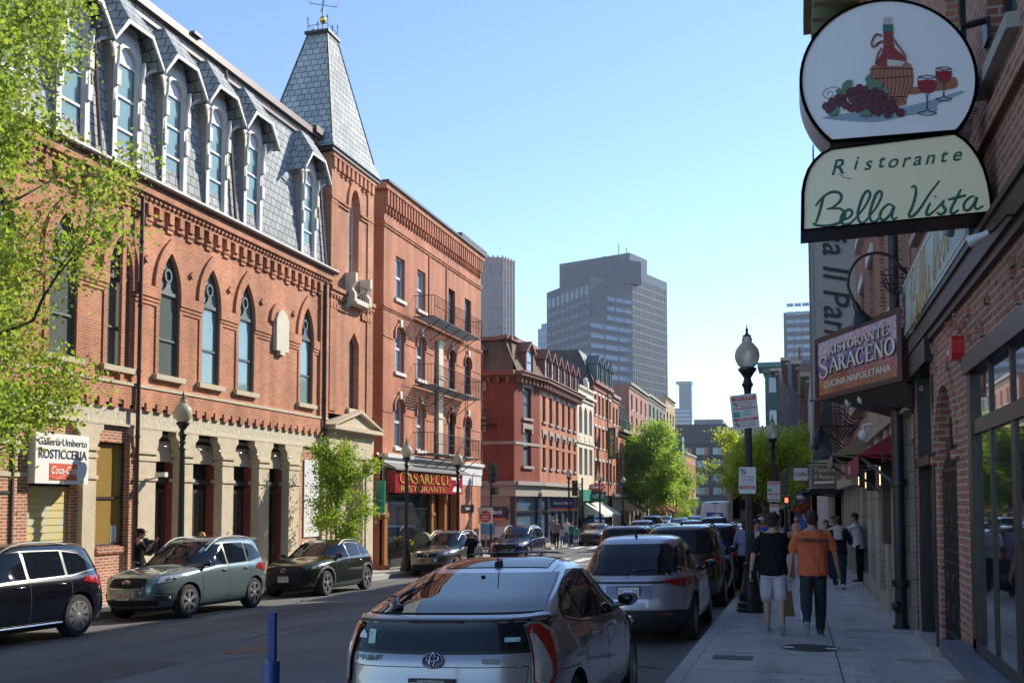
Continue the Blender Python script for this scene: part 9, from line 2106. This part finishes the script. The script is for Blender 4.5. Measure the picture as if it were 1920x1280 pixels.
person('fair haired person standing behind the roof of the sage green SUV by the arcade',-15.6,YU(381,-15.6),R(-100),1.68,SK,HRBL,'short',GYC,JN,False,None,(0,0,0,0),((.1,.15,.3),(-.1,.15,.3)),0,1,.024,.6)
person('blonde person in a black printed T-shirt standing in the road beside the grey brown SUV',XU(884,33.6),33.6,R(165),1.70,SK,HRBL,'long',BLT,BLT,False,None,(.1,.05,-.1,.1),((.15,.2,.3),(.05,.25,.4)),0,1.02,.02,.6,z=zr(-11.5,33.6,-.15),female=True)
GPx='people waiting on the bank corner'
GR=[(1036,62.5,'person in a blue striped shirt, tallest and leftmost on the bank corner',1.84,cloth('stripe_blue',(.16,.2,.3)),JN,False,HRB,170,'short',False),
(1043,60.6,'person in a grey top and black leggings seen from behind on the bank corner',1.66,cloth('mauve_grey',(.16,.13,.15)),BLT,False,HRBL,10,'tied',True),
(1054,61.6,'small child in white and grey holding hands in the group on the bank corner',1.22,cloth('palegrey',(.4,.4,.42)),cloth('denim_light',(.08,.14,.24)),False,HRBR,20,'long',True),
(1062,61.9,'person in white blouse and jeans amid the group on the bank corner',1.7,WHC,cloth('denim_light',(.08,.14,.24)),False,HRBR,190,'long',True),
(1072,61.3,'child in a green top and dark red cap beside the person in white blouse',1.44,TEAL,JN,False,HRB,170,'short',False),
(1080,61.8,'smaller child in teal and blue jeans at the right end of the group',1.25,cloth('teal2',(.05,.22,.25)),cloth('denim_light',(.08,.14,.24)),False,HRBR,15,'short',False)]
for u,y,lab,hh,a_,b_,sh_,hr,rz_,hk,fe in GR:
    person(lab,XU(u,y),y,R(rz_),hh,SK,hr,hk,a_,b_,sh_,WS if 'child' in lab else None,(.08,.05,-.08,.05),((.1,.15,.3),(-.05,.2,.2)),0,1.02,.03,.6,female=fe,group=GPx,cap=(mat('cap_maroon',(.3,.02,.04),.7),'cap') if 'red cap' in lab else None)
for u,y,lab in ((1100,84,'distant person walking on the far left pavement near the blue mailbox'),(1152,100,'distant person near the vertical brown sign, far left pavement')):
    person(lab,-15.6,y,R(180),1.7,SK,HRBR,'short',GYC,JN,False,None,(.2,.1,-.2,.2),((.1,.15,.3),(-.1,.15,.3)),0,1,.04,.6)
# small hanging signs, awnings and flags down both sides of the street
SMS=[(0.75,61,1478,868,.9,.55,(.5,.5,.5),'small white hanging sign above the far pavement beyond the cross street','OPEN'),
(.2,71,1471,905,.8,.6,(.35,.04,.03),'small red hanging sign low down beyond the cross street on the right','CAFE'),
(.2,78,1474,840,.7,1.2,(.02,.08,.06),'narrow dark green hanging sign high on the brown building, right side',''),
(-.6,88,1466,880,1.,.6,(.45,.4,.25),'cream hanging sign on the brown building behind the yellow green tree','')]
for xw,y,u,v,w,h,c,lab,tx in SMS:
    p=atY(u,v,y); x0=min(p.x,xw-.3-w/2); t=thing('hanging_sign',lab,'sign',(x0,y,p.z)); mb=MB(); mb.box(x0-w/2,x0+w/2,y,y+.08,p.z-h/2,p.z+h/2); mb.build('panel',mat('hs%d'%y,c,.5),t); mb=MB(); mb.tube([(x0-w/2,y+.04,p.z+h/2+.05),(xw+.05,y+.04,p.z+h/2+.05)],.025,5); mb.build('bracket',IRON,t)
    if tx: text(tx,(x0,y-.005,p.z),(1,0,0),up,.3,BLK if c[0]>.45 else WHL,t,sx=.8)
for xw,y0_,y1_,c,lab in ((.75,60,66,(.25,.03,.03),'dark red awning on the pale building past the cross street, right side'),(.2,72,80,(.03,.12,.09),'green awning on the brown building further down the right side'),(-.6,86,96,(.4,.36,.28),'beige awning furthest down the right side')):
    t=thing('shop_awning',lab,'awning',(xw,(y0_+y1_)/2,1.5)); awning(t,Face((xw,0,0),(0,-1,0)),-y1_,-y0_,1.9,.8,1.3,mat('aw%d'%y0_,c,.8),1)
fp=thing('flag','small striped flag on an angled pole over the far left pavement beyond the big tree','flag',(WL,131,3)); mb=MB(); mb.tube([(WL,131,2.6),(WL+2.2,131,4.2)],.03,5); mb.build('pole',GREYM,fp)
for k in range(7): mb=MB(); a=2.2-k*.16; mb.box(WL+a-.16,WL+a,130.99,131.01,2.6+a*.7-1.0,2.6+a*.7); mb.build('stripe',mat('flag_red',(.45,.03,.04),.8) if k%2 else WHITEW,fp)
# ================================================================ air
mb=MB(); mb.box(-420,330,-60,1050,-40,175)
hm_=D.materials.new('haze'); hm_.use_nodes=True; n=hm_.node_tree.nodes; n.remove(n['Principled BSDF']); pv=n.new('ShaderNodeVolumePrincipled'); pv.inputs['Color'].default_value=(.82,.9,1,1); pv.inputs['Density'].default_value=.00018; pv.inputs['Anisotropy'].default_value=.2
hm_.node_tree.links.new(pv.outputs[0],n['Material Output'].inputs['Volume'])
tag(mb.build('haze',hm_),'thin bluish summer air over the whole street',None,None,'stuff')
if _ts: D.scenes.remove(_ts[0])
